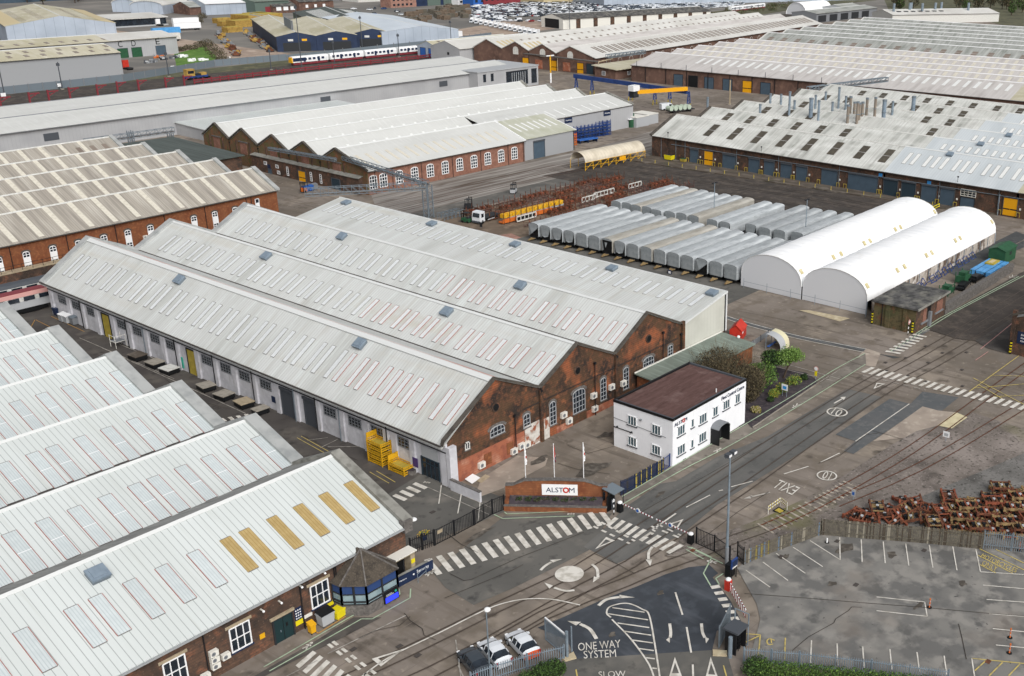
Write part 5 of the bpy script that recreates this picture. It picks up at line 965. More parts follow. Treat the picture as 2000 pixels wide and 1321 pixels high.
part('roof_band', MB().ext([(-.3, 3, 9.1), (7, 3, 10.3), (7, 90, 10.3), (-.3, 90, 9.1)], (0, 0, .14), 'sky_ochre').ext([(42, 3, 10.4), (49, 3, 9.15), (49, 90, 9.15), (42, 90, 10.4)], (0, 0, .14), 'sky_ochre'), T)
T = thing('glazed_canopy', 'cream roofed goods canopy with dark glazed front next to the estate warehouse', 'canopy')
v = P(258, 52); part('roof', MB().ext([(0, -9, 4.6), (34, -9, 4.6), (34, 10, 6), (0, 10, 6)], (0, 0, .4), 'roof_far'), T); part('front', MB().box(1, 33, -8, -7.6, .8, 4.4, 'glass').box(0, 34, -8.2, -8, 0, .8, 'grey_light'), T); part('back_wall', MB().box(0, 34, 9, 9.4, 0, 6, 'clad_cool'), T); T.location = (v.x-14, v.y+4, 0)
for i, (x, y, w) in enumerate(((244, 24, 16), (288, 28, 21))):
    v = P(x, y); t = thing('arched_hall', ['pale grey arched roof hall, the left and smaller of two', 'pale grey arched roof hall, the right and larger of two'][i], 'hall', (v.x, v.y, 0), radians(-52)); n = 8; a = [(-w/2*cos(pi*k/n), 5.5+2.8*sin(pi*k/n)) for k in range(n+1)]
    part('wall', MB().ext([(x, 0, z) for x, z in a]+[(w/2, 0, 0), (-w/2, 0, 0)], (0, 40, 0), 'clad_cool'), t)
    rb = MB()
    for k in range(n): (x0_, z0_), (x1_, z1_) = a[k], a[k+1]; rb.ext([(x0_, -.5, z0_), (x1_, -.5, z1_), (x1_, 41, z1_), (x0_, 41, z0_)], (0, 0, .4), 'roof_far')
    part('roof', rb, t)
def simple_shed(nm, lab, cat, px, rz, L, Wd, e, r, wall, roof, axis='b', extra=None, group=None, **k):
    v = Vector(px) if len(px) == 3 else P(*px); T = thing(nm, lab, cat, (v.x, v.y, 0), radians(rz), group)
    pr = [(0, e), (Wd/2, r), (Wd, e)]; shed(T, axis, 0, L, pr, {q: wall for q in ('s0', 's1', 'p0', 'p1')}, roof, over=.4, **k)
    if extra: extra(T, pr)
    return T
def navy_x(T, pr):
    for u in (8, 17): panel(T, 'A', 0, u, 4.4, 2.6, 1, 'yellow_bright' if u == 17 else 'white_dirty', 'sign')
    panel(T, 'A', 0, 12, 1.8, 14, 3.4, 'dark', 'doorway')
for i, (px, lab, L) in enumerate((((246, 398, 0), 'navy blue clad warehouse bay nearest the outside stair', 18.5), ((262.6, 389.6, 0), 'navy blue clad warehouse bay, the middle of three', 19.5), ((284, 388.5, 0), 'navy blue clad warehouse bay next to the pale blue warehouse', 19))):
    T = simple_shed('navy_warehouse', lab, 'warehouse', px, -27, 108-14*i, L, 7.2, 9.2, 'clad_navy', 'roof_cream', axis='a', group='navy warehouse bays')
    panel(T, 'A', 0, L/2, 2.2, L*.7, 4, 'dark', 'doorway')
    for u, mt in ((L*.35, 'white_dirty'), (L*.7, 'yellow')): panel(T, 'A', 0, u, 5.4, 2.4, 1, mt, 'sign', .1)
T = simple_shed('blue_warehouse', 'pale blue grey warehouse with wide shallow roof right of the navy bays', 'warehouse', (295.8, 381, 0), -19, 100, 42, 7.4, 9.8, 'clad_cool', 'roof_blue', axis='a')
T = simple_shed('teal_warehouse', 'grey green roofed warehouse with pale rooflights behind the navy bays', 'warehouse', (318, 470, 0), -26, 70, 40, 6, 9, 'clad_green', 'roof_dark_green', axis='a', extra=lambda T, pr: lights(T, 'a', pr, [(0, [6+4*j for j in range(14)], 1.4, .3, .75, 'sky_white', None), (1, [6+4*j for j in range(14)], 1.4, .3, .7, 'sky_white', None)]))
T = simple_shed('white_warehouse', 'long white roofed low warehouse with pale blue walls at the top', 'warehouse', (403, 30), -4, 62, 26, 7, 10, 'clad_cool', 'white', axis='b')
T = simple_shed('green_shed', 'moss green shed with red door beside the white roofed warehouse', 'shed', (500, 28), 0, 26, 24, 8, 9, 'clad_green', 'roof_green', extra=lambda T, pr: panel(T, 'A', 0, 10, 2.4, 5, 4, 'red_dark', 'door'))
T = simple_shed('terrace_house', 'grey roofed low brick row with white dormer windows', 'house', (535, 27), 0, 32, 18, 4.5, 8, 'brick_far', 'felt_grey', extra=lambda T, pr: [panel(T, 'A', 0, 4+5.5*k, 3, 3.6, 2.4, 'white', 'window', .4) for k in range(5)])
T = simple_shed('brick_house', 'red brick house with slate roof behind the navy warehouses', 'house', (586, 25), 0, 28, 16, 7, 9.5, 'brick_far', 'felt_grey', extra=lambda T, pr: [panel(T, 'A', 0, 6+7*k, 4, 2, 2, 'white', 'window', .15) for k in range(3)])
T = simple_shed('brown_shed', 'old brown brick shed left of the white roofed warehouse', 'shed', (372, 30), 0, 24, 20, 5, 8, 'brick_far', 'roof_weather_grey')
T = simple_shed('pink_office', 'pale pink two storey office block with dark windows', 'office', (764, 16), 0, 24, 12, 8, 8.4, 'g_pink', 'felt_grey', extra=lambda T, pr: [panel(T, 'A', 0, 3+4*(k % 5), 2+3.6*(k//5), 2, 1.5, 'glass', 'window', .1) for k in range(10)])
T = simple_shed('depot_shed', 'wide dark fronted depot shed with green roof at the top', 'depot', (795, 14), 0, 95, 30, 7, 8.5, 'clad_navy', 'roof_green', extra=lambda T, pr: [door(T, 'A', 0, 20+16*k, 33+16*k, 0, 6, 'clad_green', 'dark') for k in range(4)])
T = simple_shed('parcel_depot', 'very wide pale grey warehouse at the top edge beyond the car compound', 'warehouse', (1180, 13), -20, 330, 60, 14, 15, 'clad_cool', 'roof_far', axis='b')
T = simple_shed('brown_depot', 'tan clad depot behind the car compound', 'depot', (1062, 8), 0, 60, 40, 9, 10, 'sky_ochre', 'roof_far')
T = simple_shed('teal_depot', 'teal blue depot at the top left corner', 'depot', (-10, 8), 10, 200, 40, 9, 10, 'teal_wall' if 'teal_wall' in MATS else 'door_steel', 'door_steel')
T = simple_shed('old_carriage_shed', 'old cream carriage shed with dark openings and brown roof beside the parked cars', 'shed', (1100, 58), -9, 130, 22, 6.2, 8.5, 'off_white', 'felt_grey', extra=lambda T, pr: [panel(T, 'A', 0, 12+14*k, 3, 3.4, 5.6, 'brick_old', 'opening', .12) for k in range(9)]+[panel(T, 'B', 0, 11, 3, 14, 5.4, 'black', 'opening', .15)])
T = simple_shed('paint_shop', 'long low white building with brick base and roof flues on the right', 'workshop', (1742, 47), -30, 92, 26, 6, 8.5, 'white_dirty', 'roof_far')
for k, u in enumerate((6, 22, 26, 30, 44, 52, 70)): part('flue', MB().cyl((u, 8+(k % 3)*4, 6.5), (u, 8+(k % 3)*4, 13), .9, 'galv', n=8), T)
for k in range(7): part('roof_hatch', MB().box(8+6*k, 11+6*k, 6, 8, 7.2, 7.9, 'dark'), T)
T = simple_shed('grey_canopy', 'grey open sided canopy shed at the end of the far brick shed', 'shed', (1594, 45), 0, 90, 20, 6, 7.5, 'grey', 'roof_weather_grey', extra=lambda T, pr: [panel(T, 'A', 0, 8+16*k, 2.4, 11, 4.4, 'dark', 'opening', .1) for k in range(5)])
T = simple_shed('small_grey_shed', 'small pale grey shed near the far lorry park', 'shed', (1650, 30), 0, 30, 20, 5, 7, 'grey_light', 'roof_weather_grey')
v = P(1568, 30); mb = MB(); n = 10
for k in range(n):
    a, b = pi*k/n, pi*(k+1)/n; mb.ext([(0, -9*cos(a), 9*sin(a)), (0, -9*cos(b), 9*sin(b)), (0, -8.8*cos(b), 8.8*sin(b)), (0, -8.8*cos(a), 8.8*sin(a))], (40, 0, 0), 'tent')
mb.ext([(.4, -8.9*cos(pi*k/n), 8.9*sin(pi*k/n)) for k in range(n+1)], (.2, 0, 0), 'tent_end').ext([(39.4, -8.9*cos(pi*k/n), 8.9*sin(pi*k/n)) for k in range(n+1)], (.2, 0, 0), 'tent_end')
solo('arched_store', mb, 'white half round fabric store beyond the far brick shed', 'tent', (v.x, v.y+6, 0), smooth=False)
# ------------------------------------------------------------ movable things
def at(x, y, z=0.): v = P(x, y, z); return (v.x, v.y, 0)
# ---- covered coaches
def ring(w, e, h): return [(-w, .95), (-w, e)]+[(-w*.95, e+.16), (-w*.66, h-.08), (0, h), (w*.66, h-.08), (w*.95, e+.16)]+[(w, e), (w, .95)]
def coach(L, tarp, state):
    """tarpaulin covered coach body pointing along +x from its near end at x=0"""
    T = link('covered_coach', None); mb = MB(); R = ring(1.36, 3.3, 3.72); n = len(R); st = 18; r = random.Random(L*10+len(state))
    mb.v = []; 
    for j in range(st+1):
        s = .035*r.random()
        mb.v += [(L*j/st, y*(1+s*.5), z+(-.05 if j % 2 else 0)*(z > 2)+.03*r.random()) for y, z in R]
    for j in range(st):
        for k in range(n-1): i = j*n+k; mb.f.append((i, i+n, i+n+1, i+1)); mb.m.append(tarp)
    mb.poly([(L, y, z) for y, z in R], 'tarp_dark'); part('tarpaulin', mb, T)
    fb = MB()
    if state == 'shut': fb.poly([(.02, y, z) for y, z in R], 'tarp_dark'); fb.ext([(-.03, -1.1, 1), (-.03, 1.1, 1), (-.03, 1.0, 3.0), (-.03, 0, 3.35), (-.03, -1.0, 3.0)], (.03, 0, 0), 'tarp_dark')
    else:
        fb.poly([(.25, y, z) for y, z in R], 'black')
        if state == 'half': fb.poly([(0, y, z) for y, z in R if z > 2.5]+[(-.1, .9, 1.4), (-.25, 0, 1.25), (-.1, -.9, 1.5)], 'tarp_dark')
        elif state == 'corner': fb.poly([(0, 1.27, .95), (0, 1.27, 3.2), (0, 1.2, 3.5), (0, 0, 3.72), (0, -1.2, 3.5), (0, -1.3, 2.9), (-.25, .3, 1.5)], 'tarp_dark')
        else: fb.poly([(0, y, z) for y, z in R if z > 2.9], 'tarp_dark'); fb.poly([(0, 1.27, 1), (-.1, .7, 1.3), (-.1, 1.0, 3.0), (0, 1.27, 3.2)], 'tarp_dark'); fb.poly([(-.05, -.2, 2.9), (-.15, .2, 1.8), (-.1, .5, 2.9)], 'tarp_dark')
    part('end_flap', fb, T)
    part('underframe', MB().box(.1, L-.1, -1.2, 1.2, .62, .95, 'black').box(L*.35, L*.62, -1.0, 1.0, .3, .62, 'black'), T)
    for x in (2.6, L-2.6):
        b = MB().box(x-1.4, x+1.4, -1.1, 1.1, .42, .66, 'black')
        for dx in (-1, 1):
            for s in (-1, 1): b.cyl((x+dx, s*.7-.06, .45), (x+dx, s*.7+.06, .45), .42, 'dark', n=10)
        part('bogie', b, T)
    part('tow_bar', MB().ext([(-.1, -.6, .5), (-.1, .6, .5), (-1.7, .1, .3), (-1.7, -.1, .3)], (0, 0, .12), 'rust_yellow').box(-.2, .15, -.5, .5, .4, .7, 'dark'), T)
    return T
CO = {(tp, s): coach(L, tp, s) for tp, s, L in (('tarp', 'shut', 21.5), ('tarp', 'half', 21.5), ('tarp', 'corner', 21.5), ('tarp_beige', 'shut', 21.5), ('tarp_beige', 'open', 21.5))}
used = set()
ordn = ['first', 'second', 'third', 'fourth', 'fifth', 'sixth', 'seventh', 'eighth', 'ninth', 'tenth', 'eleventh', 'twelfth', 'thirteenth', 'fourteenth', 'fifteenth', 'sixteenth']
def place_coach(key, loc, rz, lab, grp):
    o = CO[key]
    if key in used: o = dup(o, loc, rz)
    else: used.add(key); o.location = loc; o.rotation_euler.z = rz
    tag(o, lab, 'coach', grp)
front = ['corner', 'half', 'half', 'half', 'shut', 'shut', 'open', 'half', 'shut', 'shut', 'shut', 'shut', 'shut', 'corner', 'shut', 'shut']
word = {'shut': 'closed end flap', 'half': 'sagging end flap', 'corner': 'corner of its flap folded open', 'open': 'torn open end'}
for i in range(16):
    tp = 'tarp_beige' if i in (6, 9) else 'tarp'; s = front[i] if not (tp == 'tarp_beige' and front[i] != 'open') else 'shut'
    if tp == 'tarp' and s == 'open': s = 'half'
    place_coach((tp, s), (82.2+.12*i, 66.6-3.22*i, 0), radians(-1.2), '%s covered coach from the left in the near row, %s' % (ordn[i], word[s]), 'tarpaulin covered coaches in the near row')
be = [(1326, 362), (1346, 365), (1364, 369), (1384, 372), (1403, 377), (1428, 380), (1450, 383), (1473, 387), (1508, 394), (1532, 398), (1580, 402), (1606, 408), (1634, 412), (1667, 416), (1690, 422)]
for i, p in enumerate(be):
    v = P(*p, 3.6); place_coach(('tarp_beige' if i in (2, 7) else 'tarp', 'half' if i in (4, 5, 9, 10) and i not in (2, 7) else 'shut'), (v.x-22.2+.0, v.y+1.0, 0), radians(-.4), '%s covered coach from the left in the far row behind the near row' % ordn[i], 'tarpaulin covered coaches in the far row')
for k, o in CO.items():
    if k not in used:
        for c in list(o.children): bpy.data.objects.remove(c)
        bpy.data.objects.remove(o)
# ---- rusty storage racks
def rack(L, kind):
    t = link('storage_rack', None); m = 'rust_purple' if kind else 'rust'
    b = MB()
    for y in (-.9, .9): b.box(0, L, y-.08, y+.08, .25, .42, m)
    for k in range(int(L)+1): b.box(k*L/int(L)-.05, k*L/int(L)+.05, -.9, .9, .42, .5, m)
    part('base_frame', b, t)
    n = max(2, int(L/1.6))
    for k in range(n+1):
        x = L*k/n
        for y in (-.9, .9): part('post', MB().box(x-.045, x+.045, y-.045, y+.045, 0, 1.5+.3*((k*7) % 3), m), t)
    a = MB()
    for k in range(n):
        x = L*(k+.5)/n; a.bar((x-.6, -.8, 1.2), (x+.6, .8, 1.35+.1*(k % 3)), .09, 'rust_red' if k % 3 == 0 else m); a.bar((x+.5, -.8, .9), (x-.5, .8, 1.0), .09, m)
        if kind == 0: a.box(x-.5, x+.5, -.6, .6, .5, .9, 'rust_red' if k % 2 else 'rust')
    part('load', a, t); return t
RK = [rack(8.5, 0), rack(7.0, 1)]; ru = set()
rr = random.Random(3)
for j, ya in enumerate((70.5, 74.2, 78, 81.8, 85.6, 89.4, 92.6)):
    x = 86+rr.random()*2+(0 if j > 1 else (4-2*j)); k = 0
    if j in (2, 3): x = 99
    while x < 137-j*.8:
        q = (j+k) % 2; o = RK[q]
        if q in ru: o = dup(o, (x, ya+rr.random()*.5, 0), radians(rr.uniform(-3, 3)))
        else: ru.add(q); o.location = (x, ya, 0)
        tag(o, 'rusty steel storage rack in the rows of racks left of the covered coaches', 'rack', 'rusty storage racks in the yard'); x += 9.4-q*1.5+rr.random(); k += 1
# yellow beams on an orange rack, white train body panels
T = thing('beam_rack', 'long orange rack stacked with yellow steel beams beside the white lorry', 'rack', (86.8, 81.0, 0), radians(-2))
part('base_frame', MB().box(0, 19, -.7, .7, .3, .55, 'orange').box(0, 15, -.75, -.7, .3, 1.2, 'orange'), T); part('white_beam', MB().box(2, 19, -.5, .5, .95, 1.35, 'grey_light'), T)
mb = MB()
for k in range(14): mb.box(.4+1.32*k, 1.5+1.32*k, -.6, .6, 1.35, 2.2, 'yellow').bar((.4+1.32*k, -.65, 1.4), (1.5+1.32*k, -.65, 2.1), .1, 'yellow_olive')
part('yellow_beams', mb, T)
for k in range(12):
    for y in (-.8, .8): part('post', MB().box(.2+1.7*k, .3+1.7*k, y-.05, y+.05, 0, 2.9, 'rust'), T)
for i, (x, y, L, lab) in enumerate(((1010, 437, 6, 'white train side panel with black window openings leaning on the racks'), (1137, 399, 5, 'plain white train side panel with three openings leaning on the racks'), (1160, 390, 7.5, 'long white train side panel with five openings leaning on the racks'), (1228, 372, 5, 'small white train side panel nearest the dark sidings'))):
    t = thing('side_panel', lab, 'train panel', at(x, y), radians(0), 'white train side panels'); n = int(L/1.2); mb = MB().box(0, L, -.04, .04, .3, .6, 'white_dirty').box(0, L, -.04, .04, 1.35, 1.6, 'white_dirty')
    for k in range(n+1): mb.box(L*k/n-.1, L*k/n+.1, -.04, .04, .6, 1.35, 'white_dirty')
    part('panel', mb, t)
    if i == 0: part('window_opening', MB().box(.2, L-.3, .05, .07, .6, 1.4, 'black'), t)
# ---- light covered walkway (arched tunnel)
T = thing('arched_cover', 'beige translucent arched cover on yellow frame over the siding', 'cover', (140, 106.3, 0), radians(-4)); n = 10; Lc = 23.5; mb = MB()
for j in range(12):
    for k in range(n):
        a, b = pi*k/n, pi*(k+1)/n; f = lambda t, x: (x, -2.9*cos(t), 2.2+2.5*sin(t)); x0_, x1_ = Lc*j/12, Lc*(j+1)/12; mb.poly([f(a, x0_), f(b, x0_), f(b, x1_), f(a, x1_)], 'poly_beige')
part('cover', mb, T, smooth=True); mb = MB()
for k in range(9):
    x = Lc*k/8
    for y in (-2.85, 2.85): mb.cyl((x, y, 0), (x, y, 2.3), .08, 'yellow_cage', n=6)
    if k < 8: mb.cyl((x, -2.85, .2), (x+Lc/8, -2.85, 2.2), .06, 'yellow_cage', n=5)
mb.cyl((0, -2.85, 2.2), (Lc, -2.85, 2.2), .08, 'yellow_cage').cyl((0, -2.85, 1.1), (Lc, -2.85, 1.1), .06, 'yellow_cage'); part('frame', mb, T); part('barrier_panel', MB().box(13, 15.5, -3.0, -2.9, .9, 2.0, 'ochre_door'), T)
# ---- gantry crane
T = thing('gantry_crane', 'blue runway beams on lattice legs carrying a yellow travelling crane bridge', 'crane')
A_, B_ = P(1121, 147, 6.5), P(1342, 178, 6.5); d = (B_-A_); d.z = 0
part('runway_beam', MB().bar((A_.x, A_.y, 6.2), (B_.x, B_.y, 6.2), .7, 'blue_crane', 1.5), T)
def leg(x, y, h=5.5, w=1.2, mt='blue_crane', low='yellow_olive'):
    mb = MB()
    for s in (-1, 1): mb.bar((x+s*w, y, 0), (x+s*w*.75, y, h*.3), .28, low); mb.bar((x+s*w*.75, y, h*.3), (x+s*.3, y, h), .28, mt)
    for k in range(1, 5): z = h*k/5; ww = w*(1-.75*k/5); mb.bar((x-ww, y, z), (x+ww, y, z), .16, mt); mb.bar((x-ww, y, z), (x+ww*.8, y, min(h, z+h/5)), .14, mt)
    return part('lattice_leg', mb, T)
for t in (.02, .17, .52): c = A_.lerp(B_, t); leg(c.x, c.y)
C_ = P(1239, 181, 6.8); part('crane_bridge', MB().bar((C_.x, C_.y, 6.9), (B_.x, B_.y, 7.3), 1.1, 'ochre_door', 1.3), T); part('hoist', MB().box(C_.x-2, C_.x+1.5, C_.y-1.2, C_.y+1.2, 7.4, 9.3, 'white').box(C_.x-1.6, C_.x+1.2, C_.y-1, C_.y+1, 5.2, 7.3, 'dark'), T)
for p in ((1279, 205), (1308, 204), (1345, 213)): v = P(*p); leg(v.x, v.y, 6.2)
T = thing('yellow_mast', 'tall yellow and white mast with cross arm near the far brick gables', 'mast', at(1076, 162)); part('pole', MB().cyl((0, 0, 0), (0, 0, 4), .35, 'white').cyl((0, 0, 4), (0, 0, 11), .3, 'yellow'), T); part('arm', MB().box(-2.2, 2.2, -.15, .15, 10.7, 11.1, 'white'), T)
solo('jib_post', MB().cyl((0, 0, 0), (0, 0, 9), .28, 'stone').box(-.5, .5, -.5, .5, 0, .2, 'concrete'), 'tan steel jib post standing alone in the yard by the dock doors', 'post', at(1425, 205))
# ---- boxes, tanks, vans
for i, (x, y) in enumerate(((1243, 250), (1262, 245))): 
    t = thing('store_container', ['pale grey steel container store, the nearer of the pair', 'pale grey steel container store, the farther of the pair'][i], 'container', at(x, y), 0, 'grey container stores'); part('body', MB().box(0, 6.5, 0, 7, 0, 3.1, 'grey_light').box(1, 5.5, -.05, 0, .2, 2.6, 'grey_light'), t); part('roof', MB().box(-.1, 6.6, -.1, 7.1, 3.1, 3.3, 'off_white'), t); part('door', MB().box(-.06, 0, 1.5, 5.5, .2, 2.8, 'white_dirty'), t)
T = thing('green_tank', 'dark green tank cabinet at the corner of the grey clad wall', 'tank', at(1216, 248)); part('body', MB().box(0, 3.6, -2, 0, 0, 4.2, 'green').cyl((1.2, -2.6, 0), (1.2, -2.6, 2.6), .9, 'green', n=12), T); part('hatch', MB().box(.5, 2, -2.1, -2, 1, 2.4, 'dark').box(-.3, 1.6, -3.2, -2.3, 2.6, 2.8, 'white'), T)
def van_parts(t, mt='car_white', L=5.6, W=2.0, H=2.5, hood=1.3):
    b = MB(); s = [(0, .45), (L-hood, .45), (L, .45), (L, 1.1), (L-hood*.75, 1.35), (L-hood-.45, H), (.25, H), (0, H-.25)]
    b.ext([(x, -W/2, z) for x, z in s], (0, W, 0), mt); part('body', b, t)
    part('windscreen', MB().ext([(L-hood*.75-.02, -W*.42, 1.42), (L-hood*.75-.02, W*.42, 1.42), (L-hood-.42, W*.4, H-.12), (L-hood-.42, -W*.4, H-.12)], (.05, 0, .04), 'glass'), t)
    for s_ in (-1, 1): part('side_window', MB().box(L-hood-1.3, L-hood-.3, s_*W/2-.02, s_*W/2+.02, 1.45, 2.15, 'glass'), t)
    for x in (1.0, L-1.1):
        for s_ in (-1, 1): part('wheel', MB().cyl((x, s_*(W/2-.2), .36), (x, s_*(W/2+.02), .36), .36, 'rubber', n=12), t)
    return t
v = P(1290, 216); van_parts(thing('panel_van', 'white panel van parked beside the tank trailer in the far yard', 'van', (v.x, v.y, 0), radians(-25)))
T = thing('tank_trailer', 'flat trailer carrying pale green cylinders beside the white van', 'trailer', at(1305, 222), radians(-15)); part('deck', MB().box(0, 11, -1.2, 1.2, .7, 1.0, 'dark'), T)
for k in range(5): part('cylinder', MB().cyl((.6+2*k, -1.2, 1.7), (.6+2*k, 1.2, 1.7), .85, 'green_pale', n=12), T)
for x in (2, 9): part('axle', MB().cyl((x, -1.2, .4), (x, 1.2, .4), .4, 'rubber', n=10), T)
# blue stillage stacks
def stillage(mt, w=1.6, d=1.2, lev=3, lh=.85):
    t = link('stillage_stack', None)
    for j in range(lev):
        b = MB(); z = j*lh
        for x in (-w/2, w/2):
            for y in (-d/2, d/2): b.box(x-.06, x+.06, y-.06, y+.06, z, z+lh*.94, mt)
        for y in (-d/2, d/2): b.box(-w/2, w/2, y-.05, y+.05, z+.1, z+.25, mt); b.box(-w/2, w/2, y-.03, y+.03, z+.55, z+.63, mt)
        for x in (-w/2, w/2): b.box(x-.05, x+.05, -d/2, d/2, z+.1, z+.25, mt)
        b.box(-w/2, w/2, -d/2, d/2, z+.22, z+.27, mt); part('stillage', b, t)
    return t
S0 = None; rs = random.Random(5)
bs = [(1120+rs.random()*1+7.2*i, 274-1.2*i-5.6*j, i, j) for j in range(4) for i in range(10)]
for (x, y, i, j) in bs:
    if x > 1198: continue
    lab, g = 'blue steel stillage stack in the cluster beside the grey clad wall', 'blue stillage stacks'
    if S0 is None: S0 = stillage('blue_crane', 1.9, 1.6, 4, 1.0); S0.location = at(x, y); tag(S0, lab, 'stillage', g)
    else: dup(S0, at(x, y), radians(rs.uniform(-10, 10)), lab, g)
o = stillage('orange', 2.0, 1.6, 5, .75); o.location = at(1118, 284); tag(o, 'orange steel stillage stack at the corner of the clad extension', 'stillage')
T = thing('blue_table', 'low blue steel trolley in front of the blue stillage stacks', 'trolley', at(1128, 281), radians(-10)); part('deck', MB().box(0, 7, -1.2, 1.2, .9, 1.1, 'blue').box(0, 7, -1.2, -1.1, 1.1, 1.3, 'blue'), T)
for x in (.3, 3.4, 6.7): part('leg', MB().box(x-.08, x+.08, -1.1, 1.1, 0, .9, 'navy'), T)
def bin_thing(nm, lab, loc, rz, mt, lid, w=1.25, d=.95, h=1.25, grp=None):
    t = thing(nm, lab, 'bin', loc, rz, grp); b = MB(); b.v = [(-w*.44, -d*.44, .15), (w*.44, -d*.44, .15), (w*.44, d*.44, .15), (-w*.44, d*.44, .15), (-w/2, -d/2, h), (w/2, -d/2, h), (w/2, d/2, h), (-w/2, d/2, h)]
    b.f = [(3, 2, 1, 0), (4, 5, 6, 7), (0, 1, 5, 4), (1, 2, 6, 5), (2, 3, 7, 6), (3, 0, 4, 7)]; b.m = [mt]*6; b.box(-w/2-.03, w/2+.03, -d/2-.03, d/2+.03, h-.12, h-.04, mt)
    part('body', b, t)
    if lid: part('lid', MB().ext([(-w/2-.04, -d/2-.04, h), (w/2+.04, -d/2-.04, h), (w/2+.04, 0, h+.16), (w/2+.04, d/2+.04, h+.18), (-w/2-.04, d/2+.04, h+.18), (-w/2-.04, 0, h+.16)][:2]+[(w/2+.04, d/2+.04, h+.18), (-w/2-.04, d/2+.04, h+.18)], (0, 0, .05), lid), t)
    for x in (-w*.4, w*.4):
        for y in (-d*.38, d*.38): part('castor', MB().cyl((x-.03, y, .08), (x+.03, y, .08), .08, 'rubber', n=8), t)
    return t
for i, (x, y, mt, lid, lab) in enumerate(((1095, 298, 'grey', 'off_white', 'pale lidded wheelie bin at the clad extension wall, left one'), (1104, 295, 'grey', 'grey', 'grey wheelie bin at the clad extension wall, right one'), (1905, 405, 'grey', 'grey', 'grey wheelie bin left of three others by the amber dock door'), (1916, 407, 'blue', 'blue', 'blue wheelie bin between the grey and the white bins'), (1927, 409, 'grey_light', 'white', 'white lidded wheelie bin between two blue bins'), (1940, 412, 'blue', 'blue', 'blue wheelie bin nearest the amber dock door'))): bin_thing('wheelie_bin', lab, at(x, y), RB if i > 1 else 0, mt, lid)
for i, (x, y) in enumerate(((113, 616), (124, 628), (133, 631), (146, 634))): bin_thing('wheelie_bin', ['dark blue wheelie bin at the far corner of the white shed', 'white lidded grey bin next to the dark blue bin', 'white lidded grey bin, middle of the row at the white shed', 'grey green wheelie bin at the near end of the row by the white shed'][i], at(x, y), RB, ['navy', 'grey_light', 'grey_light', 'grey'][i], ['navy', 'white', 'white', 'galv_dark'][i])
# bins at the brick range
bin_thing('wheelie_bin', 'big grey wheelie bin with black lid under the sash window', (-25.35, -10.7, 0), 0, 'grey_light', 'black', 1.4, 1.0, 1.3)
bin_thing('grit_bin', 'bright yellow open bin between the grey bin and the lodge', (-23.9, -10.75, 0), radians(8), 'yellow_bright', None, 1.4, 1.0, 1.0); part('contents', MB().box(-.6, .6, -.4, .4, .9, .985, 'yellow_olive'), bpy.data.objects['grit_bin'])
bin_thing('small_bin', 'small yellow wheelie bin beside the dark green double door', (-27.0, -10.9, 0), 0, 'yellow', 'yellow', .55, .6, 1.0)
# ---- yellow stillage stacks in the alley
for i, (x, y, n) in enumerate(((742, 903, 5), (783, 921, 2))):
    v = P(x, y); t = thing('yellow_stillage', ['tall stack of five yellow stillages against the white wall', 'short stack of two yellow stillages against the white wall'][i], 'stillage', (v.x+.1, v.y, 0), RB, 'yellow stillages by the white wall')
    for j in range(n):
        b = MB(); z = .62*j; w, d = 2.6 if not i else 2.8, 1.5
        for q in (-w/2, w/2):
            for r_ in (-d/2, d/2): b.box(q-.06, q+.06, r_-.06, r_+.06, z, z+.6, 'yellow_cage')
        for r_ in (-d/2, d/2): b.box(-w/2, w/2, r_-.04, r_+.04, z+.1, z+.24, 'yellow_cage').box(-w/2, w/2, r_-.03, r_+.03, z+.38, z+.5, 'yellow_cage')
        for q in (-w/2, w/2): b.box(q-.04, q+.04, -d/2, d/2, z+.1, z+.24, 'yellow_cage').box(q-.03, q+.03, -d/2, d/2, z+.38, z+.5, 'yellow_cage')
        b.box(-w/2, w/2, -d/2, d/2, z+.1, z+.14, 'yellow_olive'); part('stillage', b, t)
    part('top_rail', MB().box(-w/2-.05, -w/2+.05, -.75, .75, .62*n, .62*n+.7, 'yellow_cage'), t)
v = P(803, 925); mb = MB(); mb.ext([(.8*cos(k*pi/4+.39), .55*sin(k*pi/4+.39), 0) for k in range(8)], (0, 0, .55), 'stone_dark').ext([(.65*cos(k*pi/4+.39), .42*sin(k*pi/4+.39), .55) for k in range(8)], (0, 0, .02), 'g_soil'); solo('planter', mb, 'weathered stone planter trough beside the short yellow stack', 'planter', (v.x, v.y, 0), RB)
# ---- low dark trolleys along the alley
for i, (x, y) in enumerate(((268, 692), (302, 706), (330, 718), (402, 751), (437, 768), (476, 783), (508, 797))):
    v = P(x, y, .9); t = thing('flat_trolley', ['low flat trolley with moss stained deck at the far end of the row', 'second low trolley with grey board deck, beside the mossy one', 'third low trolley from the far end, before the yellow door', 'low trolley just past the olive yellow door', 'low trolley, middle of three near the teal panel', 'low trolley with split board deck, third past the yellow door', 'small low trolley at the near end of the row'][i], 'trolley', (v.x, v.y, 0), radians(rs.uniform(-6, 6)), 'low trolleys along the white wall'); w = 2.3 if i < 6 else 1.5
    part('deck', MB().box(-1.0, 1.0, -w/2, w/2, .82, .92, ['g_platform', 'concrete', 'white_dirty', 'concrete', 'concrete', 'stone', 'concrete'][i]), t); part('skirt', MB().box(-.9, .9, -w/2+.08, w/2-.08, .2, .82, 'black'), t)
    for a, b in ((-.7, -w/2+.3), (.7, -w/2+.3), (-.7, w/2-.3), (.7, w/2-.3)): part('wheel', MB().cyl((a-.06, b, .13), (a+.06, b, .13), .13, 'rubber', n=8), t)
T = thing('access_steps', 'white tubular access platform beside the white shed wall', 'steps', at(236, 672)); mb = MB()
